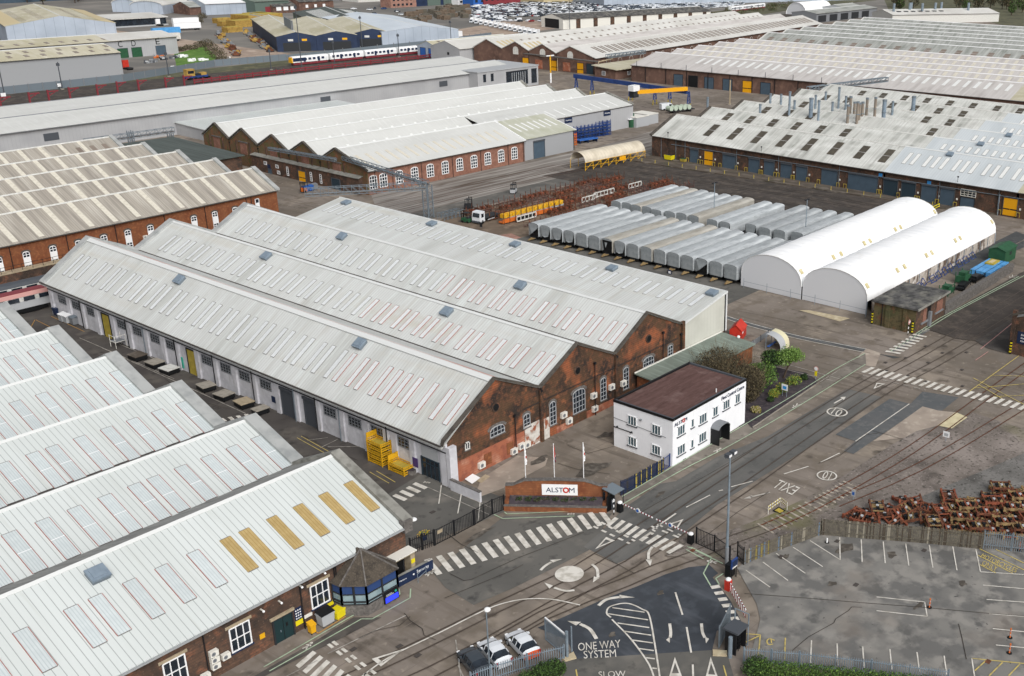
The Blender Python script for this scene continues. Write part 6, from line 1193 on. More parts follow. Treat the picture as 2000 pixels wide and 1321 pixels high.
for x in (0, 1.6):
    for y in (-1.6, 0): mb.cyl((x-1.5, y, 0), (x-1.5, y, 2), .04, 'off_white', n=5)
for z in (1, 1.9): mb.cyl((-1.5, -1.6, z), (.1, -1.6, z), .035, 'off_white', n=5).cyl((-1.5, -1.6, z), (-1.5, 0, z), .035, 'off_white', n=5)
part('frame', mb.box(-1.5, .1, -1.6, 0, .95, 1.0, 'grey'), T)
# ---- trains on the left
def train_car(lab, loc, rz, L, body, stripe, roof, win):
    t = thing('train_coach', lab, 'train', loc, rz); H = 3.6
    pr = [(-1.35, 1.0), (-1.27, 2.2), (-1.3, 3.0), (-.9, 3.5), (0, 3.65), (.9, 3.5), (1.3, 3.0), (1.27, 2.2), (1.35, 1.0)]
    mb = MB(); n = len(pr); ms = [stripe, body, roof, roof, roof, roof, body, stripe]
    for k in range(n-1): mb.poly([(0, *pr[k]), (L, *pr[k]), (L, *pr[k+1]), (0, *pr[k+1])], ms[k])
    mb.poly([(0, *p) for p in pr], body); mb.poly([(L, *p) for p in pr], body); part('body', mb, t)
    part('underframe', MB().box(.5, L-.5, -1.2, 1.2, .35, 1.0, 'black'), t)
    for k in range(int(L/2.4)): x = 1.2+2.4*k; part('window', MB().ext([(x, -1.40, 2.25), (x+1.7, -1.40, 2.25), (x+1.7, -1.335, 2.92), (x, -1.335, 2.92)], (0, -.015, 0), win), t)
    for x in (3, L-3): part('bogie', MB().box(x-1.5, x+1.5, -1.1, 1.1, .1, .6, 'black'), t)
    return t
v = P(55, 612); t1 = train_car('pink and white train coach cut by the left edge, nearer the white shed', (v.x-30, v.y+1.5, 0), 0, 34, 'white_dirty', 'grey_light', 'car_white', 'glass'); t1.location = (-33, 100.6, 0)
part('roof_band', MB().ext([(0, -1.32, 2.95), (22, -1.32, 2.95), (22, -.9, 3.55), (0, -.9, 3.55)], (0, -.03, .03), 'red_pink' if 'red_pink' in MATS else 'line_pink').ext([(22, -1.32, 2.95), (34, -1.32, 2.95), (34, -.9, 3.55), (22, -.9, 3.55)], (0, -.03, .03), 'line_pink').ext([(0, -.9, 3.5), (34, -.9, 3.5), (34, .9, 3.5), (0, .9, 3.5)], (0, 0, .18), 'red_dark'), t1)
train_car('cream and grey train coach with dark windows behind the pink one', (-30, 106.3, 0), 0, 34, 'white_dirty', 'stone', 'grey_dark', 'glass')
# ---- long white and blue train at the top, second far train
def far_train(x0, y0, x1, y1, n, lab):
    a, b = P(x0, y0), P(x1, y1); d = b-a; L = d.length/n; rz = atan2(d.y, d.x)
    for k in range(n):
        c = a+d*k/n; t = thing('white_train_coach', lab % ordn[k], 'train', (c.x, c.y, 0), rz, 'white and blue train coaches'); mb = MB(); g = .5
        mb.ext([(g, y, z) for y, z in ((-1.4, 1.3), (-1.42, 3), (-1.1, 3.8), (0, 4), (1.1, 3.8), (1.42, 3), (1.4, 1.3))], (L-2*g, 0, 0), 'white'); part('body', mb, t); part('underframe', MB().box(1, L-1, -1.2, 1.2, .3, 1.3, 'red_dark'), t)
        w = MB()
        for q in range(7):
            x = 1.6+(L-3.5)*q/7; w.box(x, x+(L-3.5)/7*.62, -1.46, -1.41, 2.1, 3.1, 'navy')
        part('window_band', w, t); part('door', MB().box(L*.3, L*.36, -1.47, -1.42, 1.4, 3.3, 'navy').box(L*.68, L*.74, -1.47, -1.42, 1.4, 3.3, 'navy'), t)
        if k == 0 and x0 < 900: part('cab', MB().ext([(g, -1.27, 1.3), (g, 1.27, 1.3), (g, 1.0, 3.6), (g, -1.0, 3.6)], (-.6, 0, 0), 'yellow').box(g, g+6, -1.48, -1.43, 1.8, 3.3, 'navy'), t)
far_train(568, 129, 835, 103, 4, '%s coach of the white and blue train beside the red barriers'); far_train(1425, 24, 1492, 16, 3, '%s coach of the white train beyond the car compound')
# ---- cars
def car(label, loc, rz, body, detail=True, group=None, accent=None, L=4.1):
    k = L/4.2
    st = [(-2.12, .6, .5, .54, .5), (-2.02, .78, .64, .7, .62), (-1.8, .86, .76, .84, .7), (-1.15, .89, .9, .98, .74), (-.4, .88, .93, 1.44, .6), (.3, .88, .94, 1.5, .62), (1.1, .88, .96, 1.45, .6), (1.75, .86, .98, 1.16, .64), (2.02, .82, .9, .98, .66), (2.1, .78, .6, .62, .6)]
    b, g = MB(), MB()
    def rg(q):                              # half section: sill, waist, belt, cant rail, roof edge, crown
        x, w, be, zr, wr = q; hi = zr-be > .3
        return [(w*.93, .26), (w, .5), (w*.985, be), (wr*1.04, zr-.07 if hi else be+(zr-be)*.6), (wr*.86, zr), (0, zr+.035)]
    for i in range(len(st)-1):
        a, c = st[i], st[i+1]; xa, xc = a[0]*k, c[0]*k; ra, rc = rg(a), rg(c); m = accent if accent and i >= 8 else body
        for s in (-1, 1):
            for j in range(5):
                q = [(xa, s*ra[j][0], ra[j][1]), (xc, s*rc[j][0], rc[j][1]), (xc, s*rc[j+1][0], rc[j+1][1]), (xa, s*ra[j+1][0], ra[j+1][1])]
                gl = (j == 2 and 3 <= i <= 6) or (j >= 3 and i in (3, 6))
                (g if gl else b).poly(q, 'glass' if gl else m)
    b.poly([(st[0][0]*k, y, z) for y, z in ((-.7, .28), (.7, .28), (.6, .62), (-.6, .62))], body); b.poly([(st[-1][0]*k, y, z) for y, z in ((-.7, .28), (.7, .28), (.6, .62), (-.6, .62))], accent or body)
    b.poly([(st[0][0]*k, -.8, .28), (st[-1][0]*k, -.8, .28), (st[-1][0]*k, .8, .28), (st[0][0]*k, .8, .28)], 'black')
    for i in (2, 3, 4):                     # pillars and roof rails
        x = [0, 0, -.4, .35, 1.1][i]*k
        for s in (-1, 1): b.bar((x, s*.875, .95), (x, s*.645, 1.42), .05, body)
    t = thing('parked_car', label, 'car', loc, rz, group); part('body', b, t); part('windows', g, t)
    for x in (-1.3*k, 1.3*k):
        for s in (-1, 1):
            w = part('wheel', MB().cyl((x, s*.68, .31), (x, s*.9, .31), .31, 'rubber', n=14), t); part('rim', MB().cyl((x, s*.89, .31), (x, s*.915, .31), .19, 'grey_light', n=10), w)
    for s in (-1, 1):
        part('headlight', MB().box(-2.02*k, -1.85*k, s*.66-.14, s*.66+.14, .66, .8, 'white'), t); part('tail_light', MB().box(1.98*k, 2.1*k, s*.7-.1, s*.7+.1, .7, .95, 'lamp_red'), t); part('mirror', MB().box(-.75*k, -.55*k, s*.95-.09, s*.95+.09, .95, 1.1, body), t)
    return t
for i, (x, y, b, ac, lab) in enumerate(((928, 1300, 'car_grey', None, 'dark grey hatchback parked at the palisade fence'), (984, 1284, 'car_white', None, 'plain white hatchback parked between the grey car and the orange marked car'), (1032, 1272, 'car_white', 'car_orange', 'white car with orange tail markings parked nearest the sliding gate'))): car(lab, [(-21.3, -26.4, 0), (-19.3, -26.9, 0), (-16.9, -28.0, 0)][i], radians(-108), b, accent=ac)
# ---- lorry, forklifts
v = P(930, 440); T = thing('flatbed_lorry', 'white cab flatbed lorry parked at the end of the rusty racks', 'lorry', (v.x+.5, v.y+.5, 0), radians(8))
part('cab', MB().ext([(0, -1.1, .5), (0, -1.1, 1.5), (.25, -1.1, 2.7), (1.7, -1.1, 2.75), (1.7, -1.1, .5)], (0, 2.2, 0), 'car_white'), T); part('windscreen', MB().ext([(-.01, -.95, 1.55), (-.01, .95, 1.55), (.21, .9, 2.45), (.21, -.9, 2.45)], (-.03, 0, 0), 'glass'), T); part('side_window', MB().box(.5, 1.3, -1.13, -1.1, 1.5, 2.3, 'glass'), T)
part('bumper', MB().box(-.15, .1, -1.1, 1.1, .35, .75, 'grey_dark'), T); part('flatbed', MB().box(1.9, 7.2, -1.15, 1.15, .95, 1.12, 'dark').box(1.7, 7.0, -.4, .4, .5, .95, 'black').box(7.0, 9.2, -.9, .9, 1.0, 1.1, 'rust'), T); part('side_guard', MB().box(2.6, 5, -1.15, -1.1, .5, .7, 'grey_light'), T)
for x in (.9, 5.9):
    for s in (-1, 1): part('wheel', MB().cyl((x, s*.8, .45), (x, s*1.1, .45), .45, 'rubber', n=12), T)
def forklift(lab, px, rz, mt):
    T = thing('forklift', lab, 'forklift', at(*px), radians(rz)); part('body', MB().box(-.9, 1.0, -.6, .6, .25, 1.1, mt).box(-.9, -.3, -.6, .6, 1.1, 1.35, 'dark'), T); part('mast', MB().box(1.05, 1.2, -.45, -.35, .1, 2.6, 'black').box(1.05, 1.2, .35, .45, .1, 2.6, 'black').box(1.05, 1.2, -.45, .45, 2.4, 2.55, 'black'), T)
    part('cab', MB().box(-.6, -.52, -.55, -.47, 1.1, 2.2, 'black').box(-.6, -.52, .47, .55, 1.1, 2.2, 'black').box(.5, .58, -.55, -.47, 1.1, 2.2, 'black').box(.5, .58, .47, .55, 1.1, 2.2, 'black').box(-.65, .65, -.6, .6, 2.2, 2.28, 'dark'), T); part('fork', MB().box(1.2, 2.2, -.35, -.25, .12, .18, 'grey_dark').box(1.2, 2.2, .25, .35, .12, .18, 'grey_dark'), T)
    for x in (-.6, .7):
        for s in (-1, 1): part('wheel', MB().cyl((x, s*.45, .28), (x, s*.65, .28), .28, 'rubber', n=10), T)
forklift('green grey forklift truck just behind the white lorry cab', (912, 435), 100, 'green'); forklift('orange forklift truck outside the amber door of the gabled workshop', (596, 375), 200, 'orange'); forklift('dark forklift beside the yellow beams', (915, 408), 20, 'dark'); forklift('pale forklift at the far end of the yellow beams', (1003, 378), 30, 'grey_light')
T = thing('cage_pallets', 'row of grey mesh cage pallets left of the lorry', 'cage', at(868, 432)); 
for i in range(5): 
    b = MB(); x = 1.15*i
    for q in (0, 1.0):
        for r_ in (0, 2.2): b.box(x+q-.04, x+q+.04, r_-.04, r_+.04, 0, 1.5, 'galv_dark')
        b.box(x+q-.03, x+q+.03, 0, 2.2, 1.42, 1.5, 'galv_dark').box(x+q-.03, x+q+.03, 0, 2.2, .7, .76, 'galv_dark')
    for r_ in (0, 2.2): b.box(x, x+1, r_-.03, r_+.03, 1.42, 1.5, 'galv_dark').box(x, x+1, r_-.03, r_+.03, .3, .36, 'galv_dark')
    part('cage', b, T)
for i, (x, y) in enumerate(((615, 385), (625, 383), (633, 380))): bin_thing('blue_bin', 'blue skip bin outside the dark roller door, %s of three' % ordn[i], at(x-18, y-10), 0, 'blue' if i < 2 else 'grey', 'blue' if i < 2 else 'grey', grp=None)
# ---- overhead pipe gantries
def truss(T, a, b, w=1.4, h=1.4, n=14, mt='galv_dark', r=.07):
    a, b = Vector(a), Vector(b); d = (b-a).normalized(); s = Vector((-d.y, d.x, 0))*w/2; u = Vector((0, 0, h)); mb = MB()
    for o in (s, -s, s+u, -s+u): mb.bar(a+o, b+o, r*1.6, mt)
    for k in range(n+1):
        c = a.lerp(b, k/n); mb.bar(c+s, c+s+u, r, mt); mb.bar(c-s, c-s+u, r, mt); mb.bar(c+s, c-s, r, mt); mb.bar(c+s+u, c-s+u, r, mt)
        if k < n: e = a.lerp(b, (k+1)/n); mb.bar(c+s, e+s+u, r, mt); mb.bar(c-s, e-s+u, r, mt)
    part('truss', mb, T); mb = MB()
    for q in (-.35, 0, .35): mb.cyl(a+s*q*2+Vector((0, 0, .35)), b+s*q*2+Vector((0, 0, .35)), .14, 'stone_dark' if q else 'galv', n=6)
    part('pipe', mb, T)
def trestle(T, x, y, h, w=1.1, mt='galv_dark'):
    mb = MB()
    for p in ((-w/2, -w/2), (w/2, -w/2), (w/2, w/2), (-w/2, w/2)): mb.box(x+p[0]-.09, x+p[0]+.09, y+p[1]-.09, y+p[1]+.09, 0, h, mt)
    for k in range(int(h)):
        for q in (-w/2, w/2): mb.bar((x-w/2, y+q, k), (x+w/2, y+q, k+1), .06, mt); mb.bar((x+q, y-w/2, k), (x+q, y+w/2, k+1), .06, mt)
    part('trestle', mb, T)
T = thing('pipe_gantry', 'grey lattice pipe bridge on trestles crossing the rails behind the white shed', 'gantry')
v0, v1 = P(838, 425), P(612, 395, 5.4); tx, ty = v0.x, v0.y; trestle(T, tx, ty, 7.4, 1.5); truss(T, (tx, ty, 6.4), (60, 112, 6.4), n=16, h=1.6); truss(T, (tx, ty, 7.2), (86, 133, 7.4), n=16, h=.9); truss(T, (83.4, 133, 7.4), (83.4, 160, 6.6), n=12, h=.7, w=.7)
T = thing('pipe_bridge', 'pipe bridge with drooping cables between the green roofed shed and the long grey shed', 'gantry'); truss(T, (60, 206, 5.5), (84, 206, 5.5), n=10); trestle(T, 62, 206, 5.5); trestle(T, 83, 206, 5.5); trestle(T, 72, 206, 7.5); 
T = thing('roof_gantry', 'lattice walkway over the end of the far brick shed roof', 'gantry'); truss(T, (292, 226, 7.4), (318, 226, 7.4), n=10, r=.14)
T = thing('roof_walkway', 'lattice pipe bridge between the weathered roofs and the pinkish white roofs', 'gantry'); truss(T, (256, 104, 9), (292, 92, 10), n=9, r=.16)
# ---- yellow guards on the loading platform
def guard():
    t = link('door_guard', None); part('post', MB().cyl((0, 0, 0), (0, 0, 1.15), .055, 'yellow_olive', n=6), t); part('post', MB().cyl((0, .8, 0), (0, .8, 1.15), .055, 'yellow_olive', n=6), t); part('rail', MB().box(-.05, .05, 0, .8, 1.03, 1.15, 'yellow_olive'), t); return t
G0 = None
for (a, b, mt) in dd:
    for v in (a-.9, b+.3):
        lab = 'yellow tubular guard beside a steel dock door'
        if G0 is None: G0 = guard(); G0.location = (166.2, v, .35); tag(G0, lab, 'guard', 'door guards along the loading platform')
        else: dup(G0, (166.2, v, .35), 0, lab, 'door guards along the loading platform')
B0 = None
for k in range(20):
    y = 99-4.45*k; x = 157.8+(99-y)*.066+.5
    if B0 is None: B0 = thing('bollard', 'short yellow post along the edge of the loading platform', 'bollard', (x, y, .35), 0, 'yellow posts along the platform edge'); part('post', MB().cyl((0, 0, 0), (0, 0, .95), .09, 'yellow_olive', n=6), B0); part('base', MB().box(-.15, .15, -.15, .15, 0, .06, 'concrete'), B0)
    else: dup(B0, (x, y, .35))
T = thing('ramp_rail', 'yellow two bar handrail at the end of the loading platform', 'railing', (0, 0, 0)); a, b = P(1797, 425), P(1834, 407)
part('rail', MB().cyl(a+Vector((0, 0, 1.1)), b+Vector((0, 0, 1.1)), .09, 'yellow_bright', n=6).cyl(a+Vector((0, 0, .5)), b+Vector((0, 0, .5)), .09, 'yellow_bright', n=6), T)
for k in range(4): c = a.lerp(b, k/3); part('post', MB().cyl(c, c+Vector((0, 0, 1.1)), .08, 'yellow_bright', n=6), T)
solo('yellow_skip', MB().ext([(-1.1, -.8, .2), (1.1, -.8, .2), (1.3, -.9, 1.4), (-1.3, -.9, 1.4)], (0, 1.7, 0), 'yellow_bright').box(-1.2, 1.2, -.7, .7, 1.4, 1.43, 'dark').box(-1, 1, -.6, .6, 0, .2, 'dark'), 'yellow tipping skip at the left end of the dock door wall', 'skip', (165, 94.5, .35), RB)
solo('green_skip', MB().ext([(-.7, -.5, .1), (.7, -.5, .1), (.8, -.6, .8), (-.8, -.6, .8)], (0, 1.1, 0), 'yellow_olive').box(-.7, .7, -.5, .5, .8, .9, 'green'), 'small green and yellow skip beside the first dock door', 'skip', (165.5, 90, .35), RB)
# ---- big lamp post, small lamp post, twin lamps in the yard
T = thing('lamp_post', 'tall blue grey tapering lamp post with two floodlights by the gate', 'lamp post', at(1419, 1105)); part('pole', MB().cyl((0, 0, 0), (0, 0, 2.2), .2, 'grey', n=12).cyl((0, 0, 2.2), (0, 0, 12.9), .15, 'galv', .08, 12).cyl((0, 0, 6.5), (0, 0, 6.6), .14, 'galv', n=12), T)
for s in (-1, 1): h = part('floodlight', MB().box(s*.15-.02 if s > 0 else -.75, .75 if s > 0 else -.13, -.35, .2, 12.8, 13.15, 'grey_dark'), T); part('lens', MB().box(s*.45-.22, s*.45+.22, -.38, -.35, 12.85, 13.1, 'white'), h)
part('bracket', MB().box(-.8, .8, -.06, .06, 12.75, 12.85, 'grey_dark'), T)
T = thing('street_lamp', 'slim grey lamp post with white egg shaped head near the parked cars', 'street lamp', at(957, 1317)); part('pole', MB().cyl((0, 0, 0), (0, 0, 6.6), .08, 'galv_dark', .06, 8), T); part('lamp_head', MB().ball((.05, -.1, 6.75), .3, 'white', 10, 6, .7), T)
for i, (x, y) in enumerate(((1394, 437), (1572, 474))):
    t = thing('yard_lamp', ['slender twin headed lamp pole between the two rows of coaches, left one', 'slender twin headed lamp pole between coaches and tents, right one'][i], 'lamp post', at(x, y), 0, 'yard lamp poles'); part('pole', MB().cyl((0, 0, 0), (0, 0, 9.2), .1, 'galv', .07, 6), t); part('lamp_head', MB().box(-.8, -.3, -.2, .2, 9.1, 9.3, 'dark').box(.3, .8, -.2, .2, 9.1, 9.3, 'dark').box(-.5, .5, -.04, .04, 9.05, 9.12, 'dark'), t)
# ---- flags and the sign wall
for i, (x, y, lab) in enumerate(((1027, 942, 'white flag hanging limp on a white pole, left of three'), (1083, 937, 'red white and blue union flag hanging limp on the middle pole'), (1140, 935, 'white flag hanging limp on a white pole, right of three'))):
    t = thing('flagpole', lab, 'flag', at(x, y), 0, 'flagpoles behind the brick sign wall'); part('pole', MB().cyl((0, 0, 0), (0, 0, 4.7), .06, 'white', .045, 8).box(-.12, .12, -.12, .12, 0, .06, 'grey').ball((0, 0, 4.72), .07, 'white'), t)
    f = MB(); mts = ['white', 'tent'] if i != 1 else ['navy', 'red', 'white', 'red', 'navy', 'red', 'white']; nn = 7
    for k in range(nn):
        z1_, z0_ = 4.5-.33*k, 4.5-.33*(k+1); w0, w1 = .12+.035*k, .12+.035*(k+1)
        for q in range(3): f.poly([(.05+w0*q/3, .05*((q+k) % 2), z1_), (.05+w0*(q+1)/3, .05*((q+k+1) % 2), z1_), (.05+w1*(q+1)/3, .05*((q+k+1) % 2)+.02, z0_), (.05+w1*q/3, .05*((q+k) % 2)+.02, z0_)], mts[(k+q) % len(mts)])
    if i != 1: f.box(.12, .26, -.03, -.02, 3.1, 3.4, 'red')
    part('flag', f, t)
T = thing('sign_wall', 'curved top brick sign wall with white name board and raised planting bed', 'wall'); a, b = P(985, 997), P(1185, 1001); d = b-a; L = d.length; T.location = a; T.rotation_euler.z = atan2(d.y, d.x)
top = [(0, 2.55), (.9, 2.6), (2.2, 3.2), (L*.5, 3.35), (L-2.6, 3.3), (L-.9, 2.75), (L, 2.75)]
part('wall', MB().ext([(x, 1.1, z) for x, z in top]+[(L, 1.1, 0), (0, 1.1, 0)], (0, .4, 0), 'brick_red').box(0, .5, .3, 1.1, 0, 1.0, 'brick_red').box(L-.5, L, .3, 1.1, 0, 1.0, 'brick_red'), T)
mb = MB()
for i in range(len(top)-1): mb.ext([(top[i][0], 1.0, top[i][1]), (top[i+1][0], 1.0, top[i+1][1]), (top[i+1][0], 1.6, top[i+1][1]), (top[i][0], 1.6, top[i][1])], (0, 0, .12), 'stone_dark')
part('coping', mb, T)
bd = part('name_board', MB().box(L*.36, L*.71, 1.02, 1.08, 1.5, 2.85, 'white'), T)
u0 = L*.53; part('lettering', text_mb('ALST', 'navy', 1.95, .6, .02), bd, (u0-.52, 1.0, 2.17)); part('lettering', text_mb('M', 'navy', .62, .6, .02), bd, (u0+1.42, 1.0, 2.17)); mb = MB()
for k in range(20):
    p, q = 2*pi*k/20, 2*pi*(k+1)/20; mb.ext([(u0+.76+.36*s*cos(t), 1.0, 2.17+.36*s*sin(t)) for t, s in ((p, .55), (q, .55), (q, 1), (p, 1))], (0, -.02, 0), 'red')
part('logo_ring', mb, bd); part('bed_wall', MB().box(0, L, -.2, .1, 0, .65, 'brick_red').box(-.05, L+.05, -.25, .15, .65, .73, 'stone_dark'), T); part('soil', MB().ext([(.5, .1, .6), (L-.5, .1, .6), (L-.5, 1.1, 1.3), (.5, 1.1, 1.3)], (0, 0, .05), 'g_soil'), T)
# ---- fences, gates, barriers
def palisade(nm, lab, pts, h, mt, pitch=.18, w=.075, posts=2.6, cat='fence', rails=(.25, .85), pointed=True, post_w=.1, rounded=None, mt2=None, group=None):
    T = thing(nm, lab, cat, group=group); pl, rl = MB(), MB()
    for i in range(len(pts)-1):
        a, b = Vector(pts[i]), Vector(pts[i+1]); d = b-a; L = d.length; d.normalize(); nrm = Vector((-d.y, d.x, 0)); n = max(1, int(L/pitch))
        for k in range(n):
            c = a+d*(k+.5)*L/n; m = mt if not mt2 or RND.random() < .6 else mt2[RND.randrange(len(mt2))]; hh = h+(RND.uniform(-.05, .05) if mt2 else 0)
            q = [c-d*w/2, c+d*w/2, c+d*w/2+Vector((0, 0, hh-.1)), c+Vector((0, 0, hh)), c-d*w/2+Vector((0, 0, hh-.1))]; pl.ext(q, nrm*.02, m)
        for z in rails: rl.bar(a+Vector((0, 0, z*h))-nrm*.04, b+Vector((0, 0, z*h))-nrm*.04, .06, mt)
        np_ = max(1, round(L/posts))
        for k in range(np_+(i == len(pts)-2)):
            c = a+d*k*L/np_; part('post', MB().box(c.x-post_w/2, c.x+post_w/2, c.y-post_w/2, c.y+post_w/2, 0, h+.05, mt), T)
    part('pales', pl, T); part('rail', rl, T); return T
palisade('iron_fence', 'short black pale fence between the brick range and the double gate', [P(802, 1083), P(849, 1066)], 1.95, 'iron', .22, .06, 1.2)
T = palisade('iron_gate', 'black iron double gate across the forecourt entrance', [P(850, 1065), P(888, 1046), P(926, 1026)], 1.85, 'iron', .2, .05, 2.4, 'gate', (.05, .97), post_w=.16); part('notice', MB().box(-.35, .35, -.08, -.05, 1.2, 1.6, 'stone'), T, P(860, 1060))
palisade('iron_railing', 'black iron railing from the gate to the brick sign wall', [P(928, 1025), P(962, 1005), P(985, 996)], 1.9, 'iron', .2, .05, 1.6, rails=(.05, .97))
palisade('slat_fence', 'dark bow topped fence running from the kiosk to the white office', [P(1213, 968), P(1240, 955), P(1270, 937), P(1296, 922)], 1.9, 'navy', .14, .1, 1.7, mt2=['yellow_olive', 'dark', 'navy', 'dark'])
palisade('blue_railing', 'short blue topped railing fixed to the corner of the white office', [P(1283, 928), P(1308, 911)], 1.7, 'blue_crane', .2, .05, 1.5, rails=(.05, .95))
T = palisade('road_gate', 'black iron gate leaf standing along the railway spur beside the tall lamp post', [P(1360, 1062), P(1395, 1078), P(1425, 1100)], 2.0, 'iron', .2, .05, 2.6, 'gate', (.05, .97), post_w=.14)
palisade('pale_fence', 'short black pale fence between the tall lamp post and the wooden fence', [P(1440, 1092), P(1452, 1104)], 2.1, 'iron', .2, .07, 1.0)
wf = [P(1453, 1104), P(1502, 1083), P(1555, 1063), P(1603, 1046)]; wg = [P(1603, 1046), P(1700, 1054), P(1800, 1062), P(1918, 1074)]
mat('wood_grey', C('625d54'), .95, [(C('4d4942'), 2, .45, .7), (C('76705f'), 5, .5, .75)]); mat('wood_pale', C('8b8577'), .95); mat('wood_brown', C('4a4238'), .95); mat('lichen', C('85783f'), .95); mat('wood_blue', C('5f6f80'), .95)
palisade('timber_fence', 'weathered timber fence stained blue and yellow running up from the tall lamp post', wf, 1.75, 'wood_grey', .19, .17, 2.4, mt2=['lichen', 'wood_blue', 'wood_pale', 'wood_grey'])
palisade('timber_fence', 'weathered brown grey timber fence along the far side of the car park', wg, 2.1, 'wood_grey', .17, .15, 2.4, mt2=['wood_pale', 'wood_brown', 'wood_brown', 'wood_brown', 'wood_grey'])
palisade('steel_fence', 'grey steel palisade fence panel at the far right corner of the car park', [P(1919, 1072), P(2030, 1084)], 2.3, 'galv_dark', .22, .07, 2.5)
palisade('steel_fence', 'long grey steel palisade fence along the near edge of the car park', [P(1452, 1296), P(1560, 1304), P(1700, 1320), P(1850, 1340)], 1.75, 'galv', .2, .07, 2.75, rails=(.2, .85))
palisade('steel_fence', 'grey steel palisade fence in front of the parked cars', [P(920, 1345), P(960, 1330), P(1030, 1308), P(1102, 1290)], 1.7, 'galv', .2, .07, 2.5, rails=(.2, .85))
palisade('sliding_gate', 'galvanised sliding gate leaf with white top rail left of the ONE WAY lettering', [P(1066, 1250), P(1108, 1285)], 2.3, 'galv', .17, .09, 4, 'gate', (.05, .97)); solo('gate_frame', MB().cyl(P(1108, 1286), P(1108, 1286)+Vector((0, 0, 2.9)), .14, 'galv', n=8).cyl(P(1117, 1276), P(1117, 1276)+Vector((0, 0, 2.9)), .07, 'galv', n=8).bar(P(1066, 1250)+Vector((0, 0, 2.45)), P(1108, 1286)+Vector((0, 0, 2.45)), .12, 'white'), 'galvanised gate posts on a concrete pad by the ONE WAY lettering', 'gate post')
structure('gate_pad', MB().ext([P(1098, 1290), P(1120, 1276), P(1126, 1288), P(1104, 1294)], (0, 0, .2), 'g_pale'))
palisade('sliding_gate', 'galvanised mesh gate leaf beside the turnstile', [P(1404, 1266), P(1425, 1222)], 2.4, 'galv_dark', .12, .035, 4, 'gate', (.03, .98)); structure('gate_pad', MB().ext([P(1392, 1272), P(1420, 1274), P(1420, 1284), P(1392, 1283)], (0, 0, .2), 'g_pale'))
T = thing('turnstile', 'black full height turnstile with flat roof in a galvanised frame', 'turnstile', at(1436, 1268)); mb = MB()
for k in range(7): mb.cyl((.42*cos(k*.9), .42*sin(k*.9), 0), (.42*cos(k*.9), .42*sin(k*.9), 2.2), .03, 'black', n=5)
for z in (.3, .7, 1.1, 1.5, 1.9): mb.cyl((0, 0, z), (0, 0, z+.04), .5, 'black', n=10)
part('rotor', mb, T); part('cage', MB().box(-.85, -.75, -.6, .6, 0, 2.3, 'iron').box(.75, .85, -.6, .6, 0, 2.3, 'iron'), T); part('roof', MB().box(-.9, .9, -.8, .8, 2.3, 2.5, 'grey_dark'), T); part('side_frame', MB().cyl((-1.3, -.3, 0), (-1.3, -.3, 2.2), .2, 'galv', n=10).cyl((1.15, .6, 0), (1.15, -.6, 0), .05, 'galv').cyl((1.15, -.6, 0), (1.15, -.6, 3.4), .06, 'galv').cyl((1.15, .9, 0), (1.15, .9, 3.4), .06, 'galv').cyl((1.15, -.6, 3.4), (1.15, .9, 3.4), .05, 'galv'), T)
# road barriers
def barrier(lab, base, a, b, post_mt, band=('red_dark', 'white'), skirt=False):
    T = thing('road_barrier', lab, 'barrier', P(*base)); o = P(*base); A = a-o; B = b-o; n = 22; mb = MB()
    for k in range(n): mb.bar(A.lerp(B, k/n), A.lerp(B, (k+1)/n), .09, band[k % 2], .12)
    part('boom', mb, T); part('cabinet', MB().box(-.28, .28, -.28, .28, 0, 1.15, post_mt), T); part('cap', MB().ball((0, 0, 1.2), .3, 'white', 10, 6, .7), T)
    if skirt:
        mb = MB()
        for k in range(n+1): c = A.lerp(B, k/n); mb.bar(c, (c.x, c.y, c.z-.85), .035, 'white' if k % 2 else 'red_dark')
        mb.bar(A-Vector((0, 0, .85)), B-Vector((0, 0, .85)), .05, 'red_dark'); part('skirt', mb, T)
    return T
p, q = P(1213, 999), P(1348, 1060); z1_ = Vector((0, 0, 1.05))
c = p.lerp(q, .47); c2 = p.lerp(q, .52); barrier('red and white barrier arm reaching from the kiosk across the road', (1211, 1000), p+z1_, c+Vector((0, 0, 1.0)), 'black'); barrier('red and white barrier arm reaching from the black iron gate side', (1349, 1062), q+z1_, c2+Vector((0, 0, 1.0)), 'black')
for i, t in enumerate((.25, .72)): c = p.lerp(q, t); solo('barrier_sign', MB().cyl((0, -.06, 0), (0, .06, 0), .28, 'white_dirty', n=14).cyl((0, -.07, 0), (0, -.06, 0), .2, 'blue', n=12), ['round white sign hung on the kiosk side barrier arm', 'round white sign hung on the gate side barrier arm'][i], 'sign', (c.x, c.y, 1.05), RB)
p, q = P(1422, 1150), P(1456, 1210); barrier('raised kerbside red and white barrier with hanging skirt beside the car park', (1422, 1152), p+z1_, q+z1_, 'red', skirt=True)
T = thing('entry_kiosk', 'small steel roofed entry kiosk shelter beside the sign wall', 'kiosk', P(1198, 992)); part('roof', MB().ext([(-.9, -.9, 2.3), (.9, -.9, 2.3), (.9, .9, 2.5), (-.9, .9, 2.5)], (0, 0, .08), 'galv_dark'), T)
for x in (-.8, .8):
    for y in (-.8, .8): part('post', MB().cyl((x, y, 0), (x, y, 2.35), .05, 'iron', n=6), T)
part('screen', MB().box(-.8, .8, .76, .82, .3, 2.0, 'glass').box(-.5, .1, -.2, .2, 0, 1.3, 'grey_dark').box(-.4, 0, -.24, -.2, .9, 1.2, 'white'), T); solo('iron_wicket', MB().add(posts(0, 1.2, 0, 1.9), Matrix.Rotation(0, 4, 'Z')), 'small black iron wicket panel between sign wall and kiosk', 'gate', P(1186, 1000), 0)
for o in (bpy.data.objects['iron_wicket'],): o.data.materials.clear(); o.data.materials.append(MATS['iron'])
